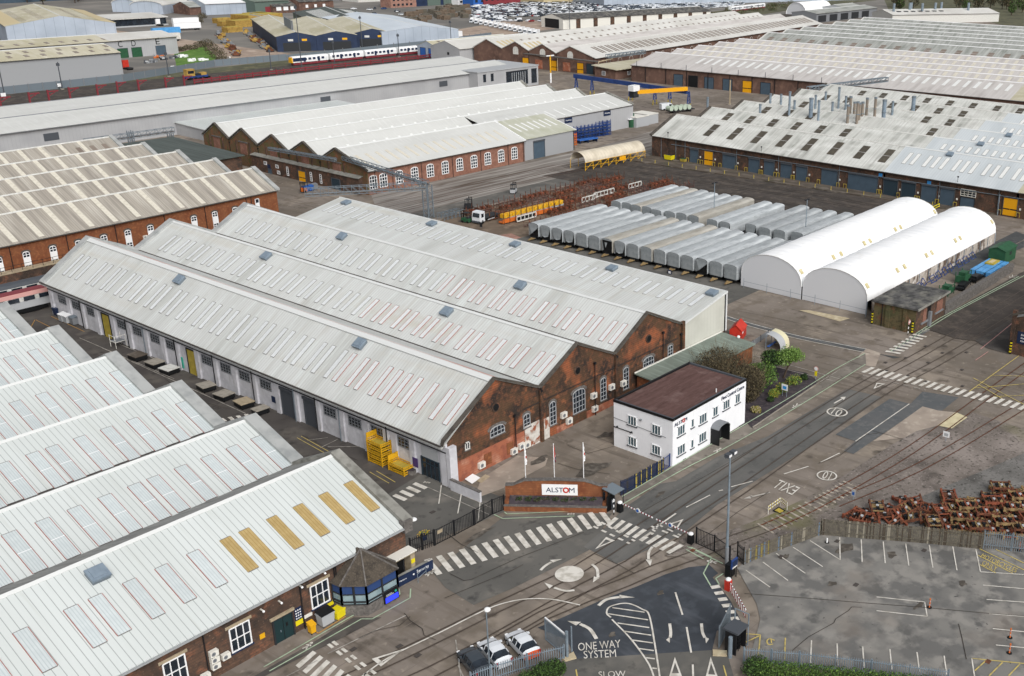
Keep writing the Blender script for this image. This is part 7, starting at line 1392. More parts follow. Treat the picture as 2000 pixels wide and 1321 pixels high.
def striped_post(lab, px, h=1.2, mts=('black', 'white')):
    t = thing('striped_post', lab, 'post', P(*px)); mb = MB(); n = 6
    for k in range(n): mb.cyl((0, 0, h*k/n), (0, 0, h*(k+1)/n), .06, mts[k % 2], n=6)
    part('post', mb, t); return t
striped_post('black and white striped post in front of the entry kiosk', (1199, 1006), 2.0); striped_post('black and white striped post by the dark slat fence, left one', (1272, 932), 1.6); striped_post('black and white striped post by the dark slat fence, right one', (1288, 925), 1.6)
t = striped_post('striped post with round no entry sign in front of the brick hut', (1773, 655), 2.2); part('sign', MB().cyl((0, -.1, 2.3), (0, -.05, 2.3), .42, 'line_pink', n=14).box(-.28, .28, -.12, -.1, 2.22, 2.38, 'white'), t)
T = thing('notice_board', 'blue notice board on legs behind the tall lamp post', 'notice board', P(1433, 1130)); part('board', MB().box(-.5, .5, -.08, .08, 1.3, 2.3, 'blue_crane').box(-.42, .42, -.1, -.08, 1.5, 2.15, 'navy').box(-.42, .42, -.1, -.08, 1.32, 1.45, 'off_white'), T); part('leg', MB().box(-.45, -.37, -.04, .04, 0, 1.3, 'black'), T); part('leg', MB().box(.37, .45, -.04, .04, 0, 1.3, 'black'), T); part('cabinet', MB().box(-.3, .7, .3, .9, 0, 1.5, 'black'), T)
T = thing('guard_rail', 'yellow and black striped barrier boards round an open pit beside the spur', 'barrier')
for a, b in (((1500, 1005), (1524, 988)), ((1524, 988), (1537, 998))):
    A, B = P(*a), P(*b)
    for z in (.6, 1.0):
        mb = MB()
        for k in range(10): mb.bar(A.lerp(B, k/10)+Vector((0, 0, z)), A.lerp(B, (k+1)/10)+Vector((0, 0, z)), .05, 'off_white' if k % 2 else 'yellow_olive', .16)
        part('board', mb, T)
    for c in (A, B): part('post', MB().cyl(c, c+Vector((0, 0, 1.1)), .04, 'off_white', n=5), T)
structure('pit', MB().ext([P(1509, 999), P(1521, 991), P(1534, 999), P(1523, 1005)], (0, 0, .12), 'black').ext([P(1513, 999), P(1521, 994), P(1531, 1000), P(1523, 1004)], (0, 0, .13), 'yellow_olive'))
# small posted signs, cones, covers
def post_sign(lab, px, h, w, hh, mt, rz=RB, legs=1, face=None):
    t = thing('post_sign', lab, 'sign', P(*px), rz); part('plate', MB().box(-w/2, w/2, -.06, -.03, h-hh, h, mt), t)
    for x in ((0,) if legs == 1 else (-w*.35, w*.35)): part('leg', MB().cyl((x, 0, 0), (x, 0, h-.05), .04, 'galv', n=5), t)
    if face: part('symbol', MB().box(-w*.3, w*.3, -.075, -.06, h-hh*.8, h-hh*.3, face), t)
    return t
post_sign('small white square sign in the pinkish ballast', (1847, 862), 1.4, .9, .8, 'white', face='grey_light'); post_sign('small grey sign beside the converging rails', (1666, 978), 1.4, .5, .8, 'grey_light', face='blue'); post_sign('white and blue sign on two legs in the planting bed', (1532, 775), 1.9, 1.0, .9, 'white', legs=2, face='sign_blue'); post_sign('small blue sign on the ground in front of the near coach row', (1308, 536), .9, .9, .9, 'navy', face='white'); post_sign('dark notice board standing beside the lorry', (940, 445), 1.2, .8, 1.0, 'dark')
t = post_sign('round speed sign with yellow plate at the corner of the planting bed', (1593, 743), 1.5, .4, .8, 'yellow_bright'); part('disc', MB().cyl((0, -.1, 1.85), (0, -.05, 1.85), .38, 'line_pink', n=14).cyl((0, -.12, 1.85), (0, -.1, 1.85), .28, 'white', n=14), t)
post_sign('small yellow and black sign on a pole in the forecourt', (796, 1030), 1.0, .1, .1, 'white')
T = None
for i, (x, y, lab) in enumerate(((1815, 1188, 'red and white post cone beside the empty bracketed bay'), (1972, 1247, 'red and white post cone on the upper right bay line'), (1971, 1277, 'red and white post cone on the lower right bay line'), (1990, 1076, 'small red cone in the far right corner of the car park'))):
    t = thing('traffic_post', lab, 'cone', P(x, y), 0, 'red and white posts in the car park'); part('base', MB().cyl((0, 0, 0), (0, 0, .12), .3, 'rubber', .24, 12), t); mb = MB()
    for k in range(5): mb.cyl((0, 0, .12+.2*k), (0, 0, .32+.2*k), .075, ('orange' if k % 2 == 0 else 'line_pink'), .07, 8)
    part('post', mb, t)
solo('white_post', MB().cyl((0, 0, 0), (0, 0, .08), .25, 'rubber', n=10).cyl((0, 0, .08), (0, 0, .6), .09, 'white', n=8), 'small white post on black base under the timber fence', 'post', P(1615, 1061))
mb = MB()
for (x, y) in ((845, 1000), (1335, 896), (1730, 708), (1808, 676), (1769, 699), (1841, 689), (1813, 708), (1773, 734), (1732, 724), (1888, 688), (1879, 722), (1880, 754), (1808, 745), (780, 1262), (816, 1280), (690, 1268), (1672, 1142), (1525, 1087), (1635, 1057), (1805, 1075), (1930, 1292), (1353, 1075), (1270, 1047)): c = P(x, y, .11); mb.box(c.x-.3, c.x+.3, c.y-.22, c.y+.22, .09, .112, 'rust' if x in (1930, 1353) else 'gutter')
structure('manhole_covers', mb)
# ---- red tank, smoking shelter
T = thing('red_tank', 'bright red house shaped tank cabinet behind the cream gable', 'tank', at(1441, 660), radians(20)); part('body', MB().box(-1.6, 1.6, -1.0, 1.0, .1, 1.7, 'red').ext([(-1.6, -1.0, 1.7), (-1.6, 1.0, 1.7), (-1.6, 0, 2.6)], (3.2, 0, 0), 'red'), T); part('roof', MB().ext([(-1.7, -1.1, 1.66), (1.7, -1.1, 1.66), (1.7, 0, 2.7), (-1.7, 0, 2.7)], (0, 0, .08), 'red').ext([(-1.7, 1.1, 1.66), (1.7, 1.1, 1.66), (1.7, 0, 2.7), (-1.7, 0, 2.7)], (0, 0, .08), 'red'), T); part('panel_line', MB().box(-1.62, 1.62, -1.02, 1.02, 1.0, 1.06, 'red_dark').box(-1.2, -.6, -1.04, -1.0, 1.2, 1.5, 'white'), T); part('skid', MB().box(-1.5, 1.5, -.9, .9, 0, .1, 'black'), T)
T = thing('smoking_shelter', 'curved smoking shelter, half clear and half cream, in the bay behind the trees', 'shelter', at(1520, 680), radians(5)); n = 8; mb, m2 = MB(), MB()
def sh(t, x): return (x, -1.2+2.6*(1-cos(t)), 2.5*sin(t)**.7+.05)
for k in range(n):
    a, b = pi/2*k/n, pi/2*(k+1)/n; mb.poly([sh(a, -1.6), sh(b, -1.6), sh(b, .2), sh(a, .2)], 'grey_light'); m2.poly([sh(a, .2), sh(b, .2), sh(b, 1.5), sh(a, 1.5)], 'poly_cream')
part('clear_cover', mb, T); part('cream_cover', m2, T); part('end_panel', MB().ext([sh(pi/2*k/n, 1.48) for k in range(n+1)]+[(1.48, 1.4, .05)], (.04, 0, 0), 'poly_cream'), T); part('frame', MB().cyl((-1.6, 1.4, 0), (-1.6, 1.4, 2.5), .05, 'galv', n=6).cyl((1.5, 1.4, 0), (1.5, 1.4, 2.5), .05, 'galv', n=6).cyl((.2, 1.4, 0), (.2, 1.4, 2.5), .05, 'galv', n=6), T); part('bench', MB().box(-1.4, 1.3, .9, 1.3, .4, .48, 'blue'), T)
T = thing('white_lamp', 'short pole with white globe head behind the bare bush', 'lamp', at(1441, 700)); part('pole', MB().cyl((0, 0, 0), (0, 0, 3.4), .05, 'stone'), T); part('globe', MB().ball((0, 0, 3.5), .25, 'white'), T)
T = thing('low_fence', 'short grey mesh fence panels between the red tank and the shelter', 'fence'); a, b = P(1455, 688), P(1500, 658)
for k in range(4): c = a.lerp(b, k/3); part('post', MB().cyl(c, c+Vector((0, 0, 1.2)), .06, 'dark', n=6), T)
part('panel', MB().bar(a+Vector((0, 0, .6)), b+Vector((0, 0, .6)), .03, 'grey', .9), T)
# ---- planting
def leaves(mb, c, r, n, size, mts, rng, hollow=.35, flat=1.):
    c = Vector(c)
    for _ in range(n):
        while True:
            d = Vector((rng.uniform(-1, 1), rng.uniform(-1, 1), rng.uniform(-1, 1)))
            if hollow < d.length < 1: break
        p = c+Vector((d.x*r[0], d.y*r[1], d.z*r[2])); s = size*rng.uniform(.6, 1.3)
        u = Vector((rng.gauss(0, 1), rng.gauss(0, 1), rng.gauss(0, .6)*flat)).normalized(); w = u.orthogonal().normalized(); w = (w*cos(rng.random()*6)+u.cross(w)*sin(rng.random()*6)).normalized(); v = u.cross(w)
        mb.poly([p-w*s*.5, p+v*s*.3, p+w*s*.5, p-v*s*.3], mts[rng.randrange(len(mts))])
def limbs(mb, p, d, L, r, depth, rng, mt, spread=.55, tips=None, up=.15):
    q = p+d*L; mb.cyl(p, q, r, mt, r*.62, 5 if depth > 1 else 3)
    if depth == 0:
        if tips is not None: tips.append(q)
        return
    for k in range(rng.choice((2, 3, 3))):
        e = (d+Vector((rng.gauss(0, spread), rng.gauss(0, spread), rng.gauss(0, spread*.6)+up))).normalized(); limbs(mb, q if k else p.lerp(q, .75), e, L*rng.uniform(.6, .85), r*.6, depth-1, rng, mt, spread, tips, up)
def tree(nm, lab, loc, h, crown, mts, n, size, seed, lean=(0, 0), trunk=.16, group=None, cat='tree', blobs=7):
    rng = random.Random(seed); T = thing(nm, lab, cat, loc, 0, group); tm = MB(); tips = []; L = h*.3
    limbs(tm, Vector((0, 0, 0)), Vector((lean[0], lean[1], 1)).normalized(), L, trunk, 3, rng, 'bark', .5, tips); part('trunk', tm, T); cm = MB(); rng.shuffle(tips)
    for i, t in enumerate(tips[:blobs]): leaves(cm, t, (crown*rng.uniform(.4, .7), crown*rng.uniform(.4, .7), crown*rng.uniform(.3, .5)), n//blobs, size, mts, rng)
    part('crown', cm, T); return T
def bush(nm, lab, loc, r, mts, n, size, seed, group=None, cat='shrub', lumps=5):
    rng = random.Random(seed); T = thing(nm, lab, cat, loc, 0, group); sm = MB()
    for k in range(5): limbs(sm, Vector((0, 0, 0)), Vector((rng.gauss(0, .5), rng.gauss(0, .5), 1)).normalized(), r[2]*.5, .05, 1, rng, 'bark', .5)
    part('stem', sm, T); cm = MB()
    for k in range(lumps):
        a = k*2.4; leaves(cm, (r[0]*.45*cos(a), r[1]*.45*sin(a), r[2]*(.9+.25*rng.uniform(-1, 1))), (r[0]*.7, r[1]*.7, r[2]*.75), n//lumps, size, mts, rng, .5)
    part('crown', cm, T); return T
def bare_bush(lab, loc, r, h, n, seed):
    rng = random.Random(seed); T = thing('bare_bush', lab, 'shrub', loc); mb = MB()
    for k in range(n):
        a = rng.random()*2*pi; q = rng.random()**.5; p = Vector((r[0]*.45*q*cos(a), r[1]*.45*q*sin(a), 0)); d = Vector((.55*q*cos(a), .55*q*sin(a), 1)).normalized(); m = ('twig', 'twig_b', 'twig_c', 'twig')[k % 4]
        limbs(mb, p, d, h*rng.uniform(.3, .42), .045, 3, rng, m, .38, None, .12)
    part('branches', mb, T)
    lm = MB(); leaves(lm, (0, 0, h*.5), (r[0]*.85, r[1]*.85, h*.5), 5200, .26, ('twig', 'twig_c', 'twig_b'), rng, 0); part('twigs', lm, T)
v = P(1425, 775); bare_bush('large bare brown bush crowding behind the white office', (40.6, -9.4, 0), (5.2, 4.6), 7.2, 110, 4); bare_bush('smaller bare brown bush at the corner of the white office', (42.0, -13.2, 0), (3.6, 3.0), 5.2, 60, 9)
bush('green_shrub', 'mid green leafy shrub between the bare bush and the dark round tree', (47.0, -12.4, 0), (2.5, 2.3, 2.0), ('leaf_a', 'leaf_c', 'leaf_b'), 2600, .3, 1)
tree('dark_tree', 'small dark green dense tree on a thin straight trunk', (50.7, -11.3, 0), 4.6, 2.3, ('leaf_dark', 'leaf_b', 'leaf_dark', 'leaf_a'), 3400, .3, 2, blobs=9)
tree('willow_tree', 'bright light green tree on a crooked leaning trunk', (52.0, -13.2, 0), 5.6, 2.6, ('leaf_light', 'leaf_c', 'leaf_a'), 4200, .24, 3, lean=(.25, -.2), trunk=.2, blobs=11)
for i, (x, y, r, m, lab) in enumerate(((1550, 752, 1.1, ('leaf_c', 'leaf_yellow', 'leaf_a'), 'yellow green round shrub in front of the leaning tree'), (1526, 768, 1.0, ('leaf_b', 'leaf_a', 'leaf_yellow'), 'dark green shrub behind the white and blue bed sign'), (1512, 775, .8, ('leaf_yellow', 'leaf_c'), 'small yellow green shrub left of the bed sign'), (1476, 806, .7, ('leaf_yellow', 'stone'), 'low straw yellow plant by the corner of the white office'), (1570, 742, .6, ('leaf_dark', 'leaf_b'), 'low dark plant near the speed sign'), (1505, 785, .5, ('leaf_dark', 'leaf_b'), 'low dark plant in the middle of the bed'))): bush('low_shrub', lab, at(x, y), (r, r, r*.8), m, 700, .2, 20+i)
for i in range(9): bush('bed_plant', 'small dark straggly plant in the raised bed of the sign wall', tuple(P(1014+18*i, 977+1.0*(i % 3), .95)), (.5, .35, .25), ('leaf_dark', 'leaf_b', 'twig'), 140, .16, 40+i, 'plants in the sign wall bed', 'plant', 3)
for i, (x, y, r, lab) in enumerate(((1062, 1330, 1.15, 'clipped green hedge left of the gate pad, below the parked cars'), (1084, 1318, 1.0, 'dark green hedge end beside the gate pad'), (1030, 1345, 1.1, 'green hedge below the plain white hatchback'), (1475, 1318, 1.2, 'dark green hedge end right of the turnstile'))): bush('hedge', lab, at(x, y), (r, r, r*.75), ('leaf_b', 'leaf_a', 'leaf_dark'), 2600, .16, 60+i, None, 'hedge')
rng = random.Random(77); T = thing('long_hedge', 'long leafy green hedge running under the car park fence at the bottom edge', 'hedge'); mb = MB()
for k in range(16): c = P(1492+22*k, 1322+2.0*k*1.15); leaves(mb, (c.x, c.y, .7), (1.1, 1.1, 1.0), 900, .17, ('leaf_a', 'leaf_c', 'leaf_b', 'leaf_a'), rng, .4)
part('leaves', mb, T); T = thing('yellow_flowers', 'pot of yellow flowers behind the short black pale fence', 'flowers', P(828, 1054)); part('pot', MB().cyl((0, 0, 0), (0, 0, .5), .3, 'navy', .4, 10), T); mb = MB(); leaves(mb, (0, 0, .75), (.8, .5, .3), 120, .14, ('yellow_bright', 'leaf_c', 'yellow'), rng, 0); part('flowers', mb, T)
# ---- rusty bogie frames by the timber fence
def bogie_frame(mt, alt, mt2):
    t = link('bogie_frame', None); t.scale = (.8, .8, .8); b = MB()
    for y in (-.95, .95):
        b.box(-1.5, 1.5, y-.12, y+.12, .35, .6, mt).box(-.5, .5, y-.14, y+.14, .25, .45, mt)
        for x in (-1.35, 1.35): b.box(x-.16, x+.16, y-.15, y+.15, .15, .75, mt)
    part('side_frame', b, t); b = MB()
    b.box(-.38, -.14, -.85, .85, .4, .62, mt2).box(.14, .38, -.85, .85, .4, .62, mt2).box(-.14, .14, -.2, .2, .45, .6, alt); part('bolster', b, t)
    for x in (-1.37, 1.37): part('end_beam', MB().box(x-.08, x+.08, -.85, .85, .42, .55, mt2), t)
    b = MB()
    for x in (-.75, .75): b.cyl((x, -.75, .5), (x, .75, .5), .09, alt, n=6); b.box(x-.2, x+.2, -.2, .2, .5, .8, 'black')
    b.cyl((0, 0, .5), (0, 0, .72), .22, 'grey_light', n=10); part('fittings', b, t)
    return t
BF = [bogie_frame('rust_red', 'rust', 'rust'), bogie_frame('rust_yellow', 'black', 'rust_red'), bogie_frame('rust', 'black', 'rust_yellow'), bogie_frame('rust', 'rust', 'rust_red')]; bu = set(); rb_ = random.Random(12)
def put_bogie(k, loc, rz, tilt, lab, grp):
    o = BF[k]
    if k in bu: o = dup(o, loc)
    else: bu.add(k); o.location = loc
    o.rotation_euler = (tilt[0], tilt[1], rz); tag(o, lab, 'bogie frame', grp)
for i, (x, y) in enumerate(((1668, 1012), (1690, 1008), (1683, 1018), (1712, 1000), (1735, 998), (1752, 1010), (1728, 1014), (1770, 1002), (1705, 1020), (1790, 990), (1762, 985), (1780, 1020), (1748, 1022), (1815, 1000))):
    v = P(x, y); put_bogie((0, 3, 0, 2)[i % 4], (v.x, v.y, .12*(i % 4)), rb_.uniform(-3, 3), (rb_.uniform(-.35, .35), rb_.uniform(-.4, .2)), 'orange brown rusty bogie frame tumbled in the untidy heap by the timber fence', 'tumbled rusty bogie frames')
for i in range(9):
    for j in range(7):
        x, y = 1822+29*i-7*j, 1032-13.5*j+2.0*i+(3 if i % 2 else 0)
        if x > 2015 or (j > 4 and i < 4+j-4) or x < 1800+12*j: continue
        v = P(x, y)
        for lv in range(1 if (i+j) % 3 else 2): put_bogie((1, 2, 1, 3, 1, 0)[(i*2+j*3+lv) % 6], (v.x, v.y, .62*lv), -.94+rb_.uniform(-.1, .1)+(1.57 if (i+2*j) % 5 == 0 else 0), (0, 0), 'rusty bogie frame standing in the close rows beyond the timber fence', 'bogie frames in rows')
# ---- yard behind the block wall
def machine(lab, px, rz, mt, w=2.6, h=1.8, cat='machine'):
    t = thing('yard_machine', lab, cat, at(*px), radians(rz)); part('body', MB().box(-w/2, w/2, -.8, .8, .3, h*.7, mt).box(-w*.3, w*.3, -.6, .6, h*.7, h, mt), t); b = MB()
    for x in (-w/2, w/2):
        for y in (-.9, .9): b.box(x-.06, x+.06, y-.06, y+.06, 0, h*1.05, mt)
    b.box(-w/2, w/2, -.95, -.85, h, h*1.07, mt); part('frame', b, t); return t
machine('green steel machine frame nearest the brick hut', (1848, 575), 0, 'green'); machine('second green machine frame further along the block wall', (1880, 552), 0, 'green', 3, 2.2); machine('black steel frame between the green machines and the blue sheets', (1880, 562), 10, 'black', 5, .9); machine('low black covered load beside the blue sheets', (1905, 548), 0, 'black', 4, 1.1)
T = thing('blue_crates', 'stack of bright blue sheeted crates beside the concrete block wall', 'crates', at(1915, 540)); 
for i in range(3):
    for j in range(2): part('crate', MB().box(3.2*i, 3.2*i+3.05, 2.1*j-1.9, 2.1*j+.1, .1, 1.0, 'blue_sky').box(3.2*i-.02, 3.2*i+3.07, 2.1*j-1, 2.1*j-.9, .1, 1.03, 'navy'), T)
solo('tan_crate', MB().box(-1.7, 1.7, -.9, .9, .1, 1.3, 'yellow_olive').box(-1.2, 1.2, -.4, .4, 1.3, 1.34, 'sky_ochre').box(-1.5, 1.5, -.7, .7, 0, .1, 'dark'), 'tan wooden crate between the blue crates and the green shed', 'crate', at(1937, 523))
T = thing('green_shed', 'dark green pitched roof steel shed at the far end of the block wall', 'shed', at(1929, 512)); part('wall', MB().box(0, 6, -3.4, 0, 0, 2.7, 'green').ext([(0, -3.4, 2.7), (0, 0, 2.7), (0, -1.7, 3.3)], (6, 0, 0), 'green'), T); part('roof', MB().ext([(-.2, -3.6, 2.68), (6.2, -3.6, 2.68), (6.2, -1.7, 3.36), (-.2, -1.7, 3.36)], (0, 0, .08), 'roof_green2' if 'roof_green2' in MATS else 'green').ext([(-.2, .2, 2.68), (6.2, .2, 2.68), (6.2, -1.7, 3.36), (-.2, -1.7, 3.36)], (0, 0, .08), 'green'), T); part('window', MB().box(2.5, 3.5, -3.45, -3.4, 1.5, 2.2, 'dark'), T)
# blue frames by the tent curtain
for i in range(9): v = P(1800+13*i, 568-7.6*i); t = solo('steel_trestle', MB().bar((0, 0, .1), (2.4, .3, .1), .12, 'blue_crane').bar((0, .8, .1), (2.4, 1.0, .1), .12, 'blue_crane').bar((.3, 0, .1), (.3, .8, 1.0), .1, 'blue_crane').bar((2, 0, .1), (2, .9, 1.2), .1, 'blue_crane').bar((.3, .8, 1), (2, .9, 1.2), .1, 'blue_crane'), 'blue steel trestle lying along the patched side curtain of the tent', 'trestle', (v.x-1, v.y+.3, 0), radians(RND.uniform(-12, 12)), 'blue trestles beside the tent')
# loose boards by the gable, wall boxes
solo('loose_boards', MB().ext([(0, 0, .05), (1.6, .3, .05), (1.5, 1.5, .25), (0, 1.2, .25)], (0, 0, .04), 'white').ext([(.8, -.8, .03), (2.6, -.4, .03), (2.5, .4, .1), (.7, 0, .1)], (0, 0, .04), 'stone'), 'loose white and brown boards on the ground by the brick gable', 'boards', at(922, 946))
solo('green_box', MB().box(-.6, .6, -.5, .5, 0, 1.3, 'green').box(-.3, .3, -.54, -.5, .4, .9, 'dark').box(-.65, .65, -.55, .55, 1.3, 1.38, 'green'), 'green plant box in the corner of gable and lean-to', 'cabinet', (33, -1.6, 0))
# ---- railway furniture at the top left
def signal_post(lab, px, h, mt='grey_dark', grp=None):
    t = thing('mast', lab, 'mast', at(*px), 0, grp); part('pole', MB().cyl((0, 0, 0), (0, 0, h), .22, mt, .16, 6), t); part('head', MB().box(-.5, .5, -.3, .3, h-1.4, h-.4, mt), t); part('base', MB().box(-.5, .5, -.5, .5, 0, .3, 'concrete'), t)
for i, (x, y, h, lab) in enumerate(((10, 192, 14, 'grey mast at the left edge of the railway'), (122, 175, 10, 'short dark mast beside the railway, left of the red tractor lorry'), (330, 150, 10, 'short dark mast in front of the unit doors'), (590, 138, 27, 'very tall slim mast in front of the white and blue train'), (708, 95, 16, 'grey mast beside the navy bays'), (654, 128, 11, 'mast beside the third coach of the far train'), (780, 112, 11, 'mast beside the far end of the white train'), (530, 137, 9, 'short mast left of the far train cab'), (882, 95, 14, 'mast near the blue door shed'), (1113, 58, 28, 'very tall slim mast by the old carriage shed'))): signal_post(lab, (x, y), h)
R0 = None
for i, (x, y) in enumerate(((3, 214), (60, 206), (97, 201), (138, 195), (192, 189), (231, 183), (272, 179), (325, 174), (361, 170))):
    lab = 'dark red rail bracket post along the near edge of the railway'
    if R0 is None: R0 = thing('red_bracket', lab, 'post', at(x, y), 0, 'red bracket posts'); part('post', MB().box(-.25, .25, -.25, .25, 0, 4.4, 'red_dark'), R0); part('arm', MB().box(0, 3.5, -.2, .2, 3.6, 4, 'red_dark').bar((0, 0, 2.2), (2.6, 0, 3.6), .25, 'red_dark'), R0)
    else: dup(R0, at(x, y))
T = thing('red_barrier_fence', 'dark red barrier fence between the railway tracks', 'fence'); a, b, c = P(380, 165), P(570, 143), P(860, 112)
for p, q in ((a, b), (b, c)): part('rail', MB().bar(p+Vector((0, 0, 1.6)), q+Vector((0, 0, 1.6)), .3, 'red_dark', .5).bar(p+Vector((0, 0, .7)), q+Vector((0, 0, .7)), .25, 'red_dark', .4), T)
for k in range(24): p = a.lerp(b, k/12) if k < 12 else b.lerp(c, (k-12)/12); part('post', MB().box(p.x-.2, p.x+.2, p.y-.2, p.y+.2, 0, 2.2, 'red_dark'), T)
T = thing('boundary_fence', 'long grey boundary fence between the railway and the trading estate', 'fence'); pts = [P(0, 186), P(240, 160), P(420, 130), P(560, 118), P(860, 86), P(960, 72)]
part('panel', MB().bar(pts[0]+Vector((0, 0, 1.4)), pts[1]+Vector((0, 0, 1.4)), .1, 'galv_dark', 2.8).bar(pts[1]+Vector((0, 0, 1.4)), pts[2]+Vector((0, 0, 1.4)), .1, 'galv_dark', 2.8).bar(pts[2]+Vector((0, 0, 1.4)), pts[3]+Vector((0, 0, 1.4)), .1, 'galv_dark', 2.8).bar(pts[3]+Vector((0, 0, 1.2)), pts[4]+Vector((0, 0, 1.2)), .1, 'galv_dark', 2.4).bar(pts[4]+Vector((0, 0, 1.2)), pts[5]+Vector((0, 0, 1.2)), .1, 'galv_dark', 2.4), T)
for i in range(5):
    for k in range(9): p = pts[i].lerp(pts[i+1], k/9); part('post', MB().box(p.x-.12, p.x+.12, p.y-.3, p.y-.06, 0, 3.0, 'grey'), T)
W0 = None
for i in range(24):
    x = 8+22*i; y = 194-.165*x+rs.uniform(-2, 2); 
    if i % 5 == 0:
        lab = 'small white board on a post beside the railway'
        if W0 is None: W0 = thing('trackside_board', lab, 'sign', at(x, y), 0, 'white trackside boards'); part('board', MB().box(-.8, .8, -.1, .1, .8, 2.0, 'white'), W0); part('post', MB().box(-.1, .1, -.05, .15, 0, .8, 'grey'), W0)
        else: dup(W0, at(x, y))
T = thing('rail_shunter', 'small yellow and blue rail shunter on the tracks', 'shunter', at(364, 157), radians(3)); part('cab', MB().box(0, 3.4, -1.2, 1.2, 1.4, 4.0, 'skip_yellow').box(.4, 3.0, -1.25, 1.25, 2.5, 3.6, 'glass').box(-.1, 3.5, -1.3, 1.3, 4.0, 4.2, 'skip_yellow'), T); part('frame', MB().box(-.4, 9, -1.2, 1.2, .7, 1.5, 'blue_crane').box(4.0, 6, -1.1, 1.1, 1.5, 2.2, 'dark').box(6.2, 8.6, -1.1, 1.1, 1.5, 2.5, 'skip_yellow'), T)
for x in (1, 3.5, 7, 9.5): part('wheel', MB().cyl((x, -1.4, .5), (x, 1.4, .5), .5, 'black', n=10), T)
# ---- trading estate vehicles and stores
def lorry_trailer(lab, px, rz, mt, L=13, grp=None, H=4.2):
    T = thing('lorry_trailer', lab, 'trailer', at(*px), radians(rz), grp); part('body', MB().box(0, L, -1.3, 1.3, 1.1, H, mt), T); part('chassis', MB().box(.5, L-.3, -1.1, 1.1, .7, 1.1, 'dark'), T)
    for x in (1.5, 2.9, L-2): part('axle', MB().cyl((x, -1.25, .5), (x, 1.25, .5), .5, 'rubber', n=8), T)
lorry_trailer('white lorry trailer nearest the estate hedge', (392, 58), 170, 'white', 15, 'white lorry trailers'); lorry_trailer('white lorry trailer behind another in the lorry park', (388, 48), 170, 'white', 15, 'white lorry trailers'); lorry_trailer('bright blue lorry trailer behind the lettered warehouse', (352, 68), 175, 'blue_sky', 15); lorry_trailer('white lorry trailer beside the bright blue one', (352, 80), 172, 'white_dirty', 12); lorry_trailer('white and purple trailer beside the pale blue warehouse', (878, 78), 4, 'white', 9)
for i, (x, y, lab) in enumerate(((292, 41, 'white lorry tractor unit, left of a pair by the arched halls'), (309, 41, 'white lorry tractor unit, right of a pair by the arched halls'), (306, 50, 'white lorry cab in front of the bright blue trailer'), (242, 135, 'red lorry cab at the corner of the low grey warehouse'))):
    t = thing('lorry_cab', lab, 'lorry', at(x, y), radians(-90)); m = 'red' if i == 3 else 'white'; part('cab', MB().ext([(0, -1.25, .7), (0, -1.25, 2.2), (.3, -1.25, 3.7), (2.3, -1.25, 3.9), (2.3, -1.25, .7)], (0, 2.5, 0), m), t); part('windscreen', MB().ext([(-.03, -1.1, 2.1), (-.03, 1.1, 2.1), (.22, 1.0, 3.2), (.22, -1.0, 3.2)], (-.04, 0, 0), 'glass'), t); part('chassis', MB().box(.2, 6, -1.1, 1.1, .5, 1.0, 'dark'), t)
    for w in (1.2, 5): part('axle', MB().cyl((w, -1.25, .5), (w, 1.25, .5), .5, 'rubber', n=8), t)
g = 'yellow skip and plant stacks'
for i, (x, y, L, wd, h) in enumerate(((452, 54, 16, 8, 4), (470, 46, 26, 16, 5), (430, 52, 14, 5, 3), (421, 46, 10, 5, 3), (484, 42, 14, 8, 5), (440, 64, 10, 5, 3))):
    t = thing('skip_stack', ['stack of yellow skips in the middle of the plant yard', 'biggest stack of yellow skips in the plant yard', 'stack of yellow skips by the estate fence', 'yellow skips at the top of the estate fence', 'stack of yellow skips beside the outside stair', 'low stack of yellow skips near the red cab'][i], 'skips', at(x, y), radians(8), g)
    for k in range(int(h)): part('skip', MB().ext([(0, -wd/2, k*1.0), (L, -wd/2, k*1.0), (L+.3, -wd/2, k+.95), (-.3, -wd/2, k+.95)], (0, wd, 0), 'skip_yellow').box(.5, L-.5, -wd/2+.4, wd/2-.4, k+.95, k+.98, 'yellow_olive'), t)
P0 = {}
for i in range(46):
    x, y = (rs.uniform(425, 470), 0) if i % 2 else (rs.uniform(480, 535), 0)
    y = (66+(x-425)*1.15+rs.uniform(-6, 6)) if i % 2 else (66+(x-480)*.72+rs.uniform(-4, 4))
    if y > 112: continue
    k = i % 3
    if k not in P0:
        P0[k] = thing('plant_item', ['yellow item of plant lying in the estate plant yard', 'rusty item of plant lying in the estate plant yard', 'grey item of plant lying in the estate plant yard'][k], 'plant', at(x, y), rs.random()*3, 'plant strewn round the estate yard'); m = ('skip_yellow', 'rust', 'grey')[k]; part('body', MB().box(-1.5, 1.5, -.9, .9, .4, 1.3, m).box(-.6, .9, -.7, .7, 1.3, 2.2, m), P0[k]); part('base', MB().box(-1.7, 1.7, -1, 1, 0, .4, 'dark'), P0[k]); part('arm', MB().bar((1.2, 0, 1), (3.0, 0, 2), .3, m), P0[k])
    else: dup(P0[k], at(x, y), rs.random()*3)
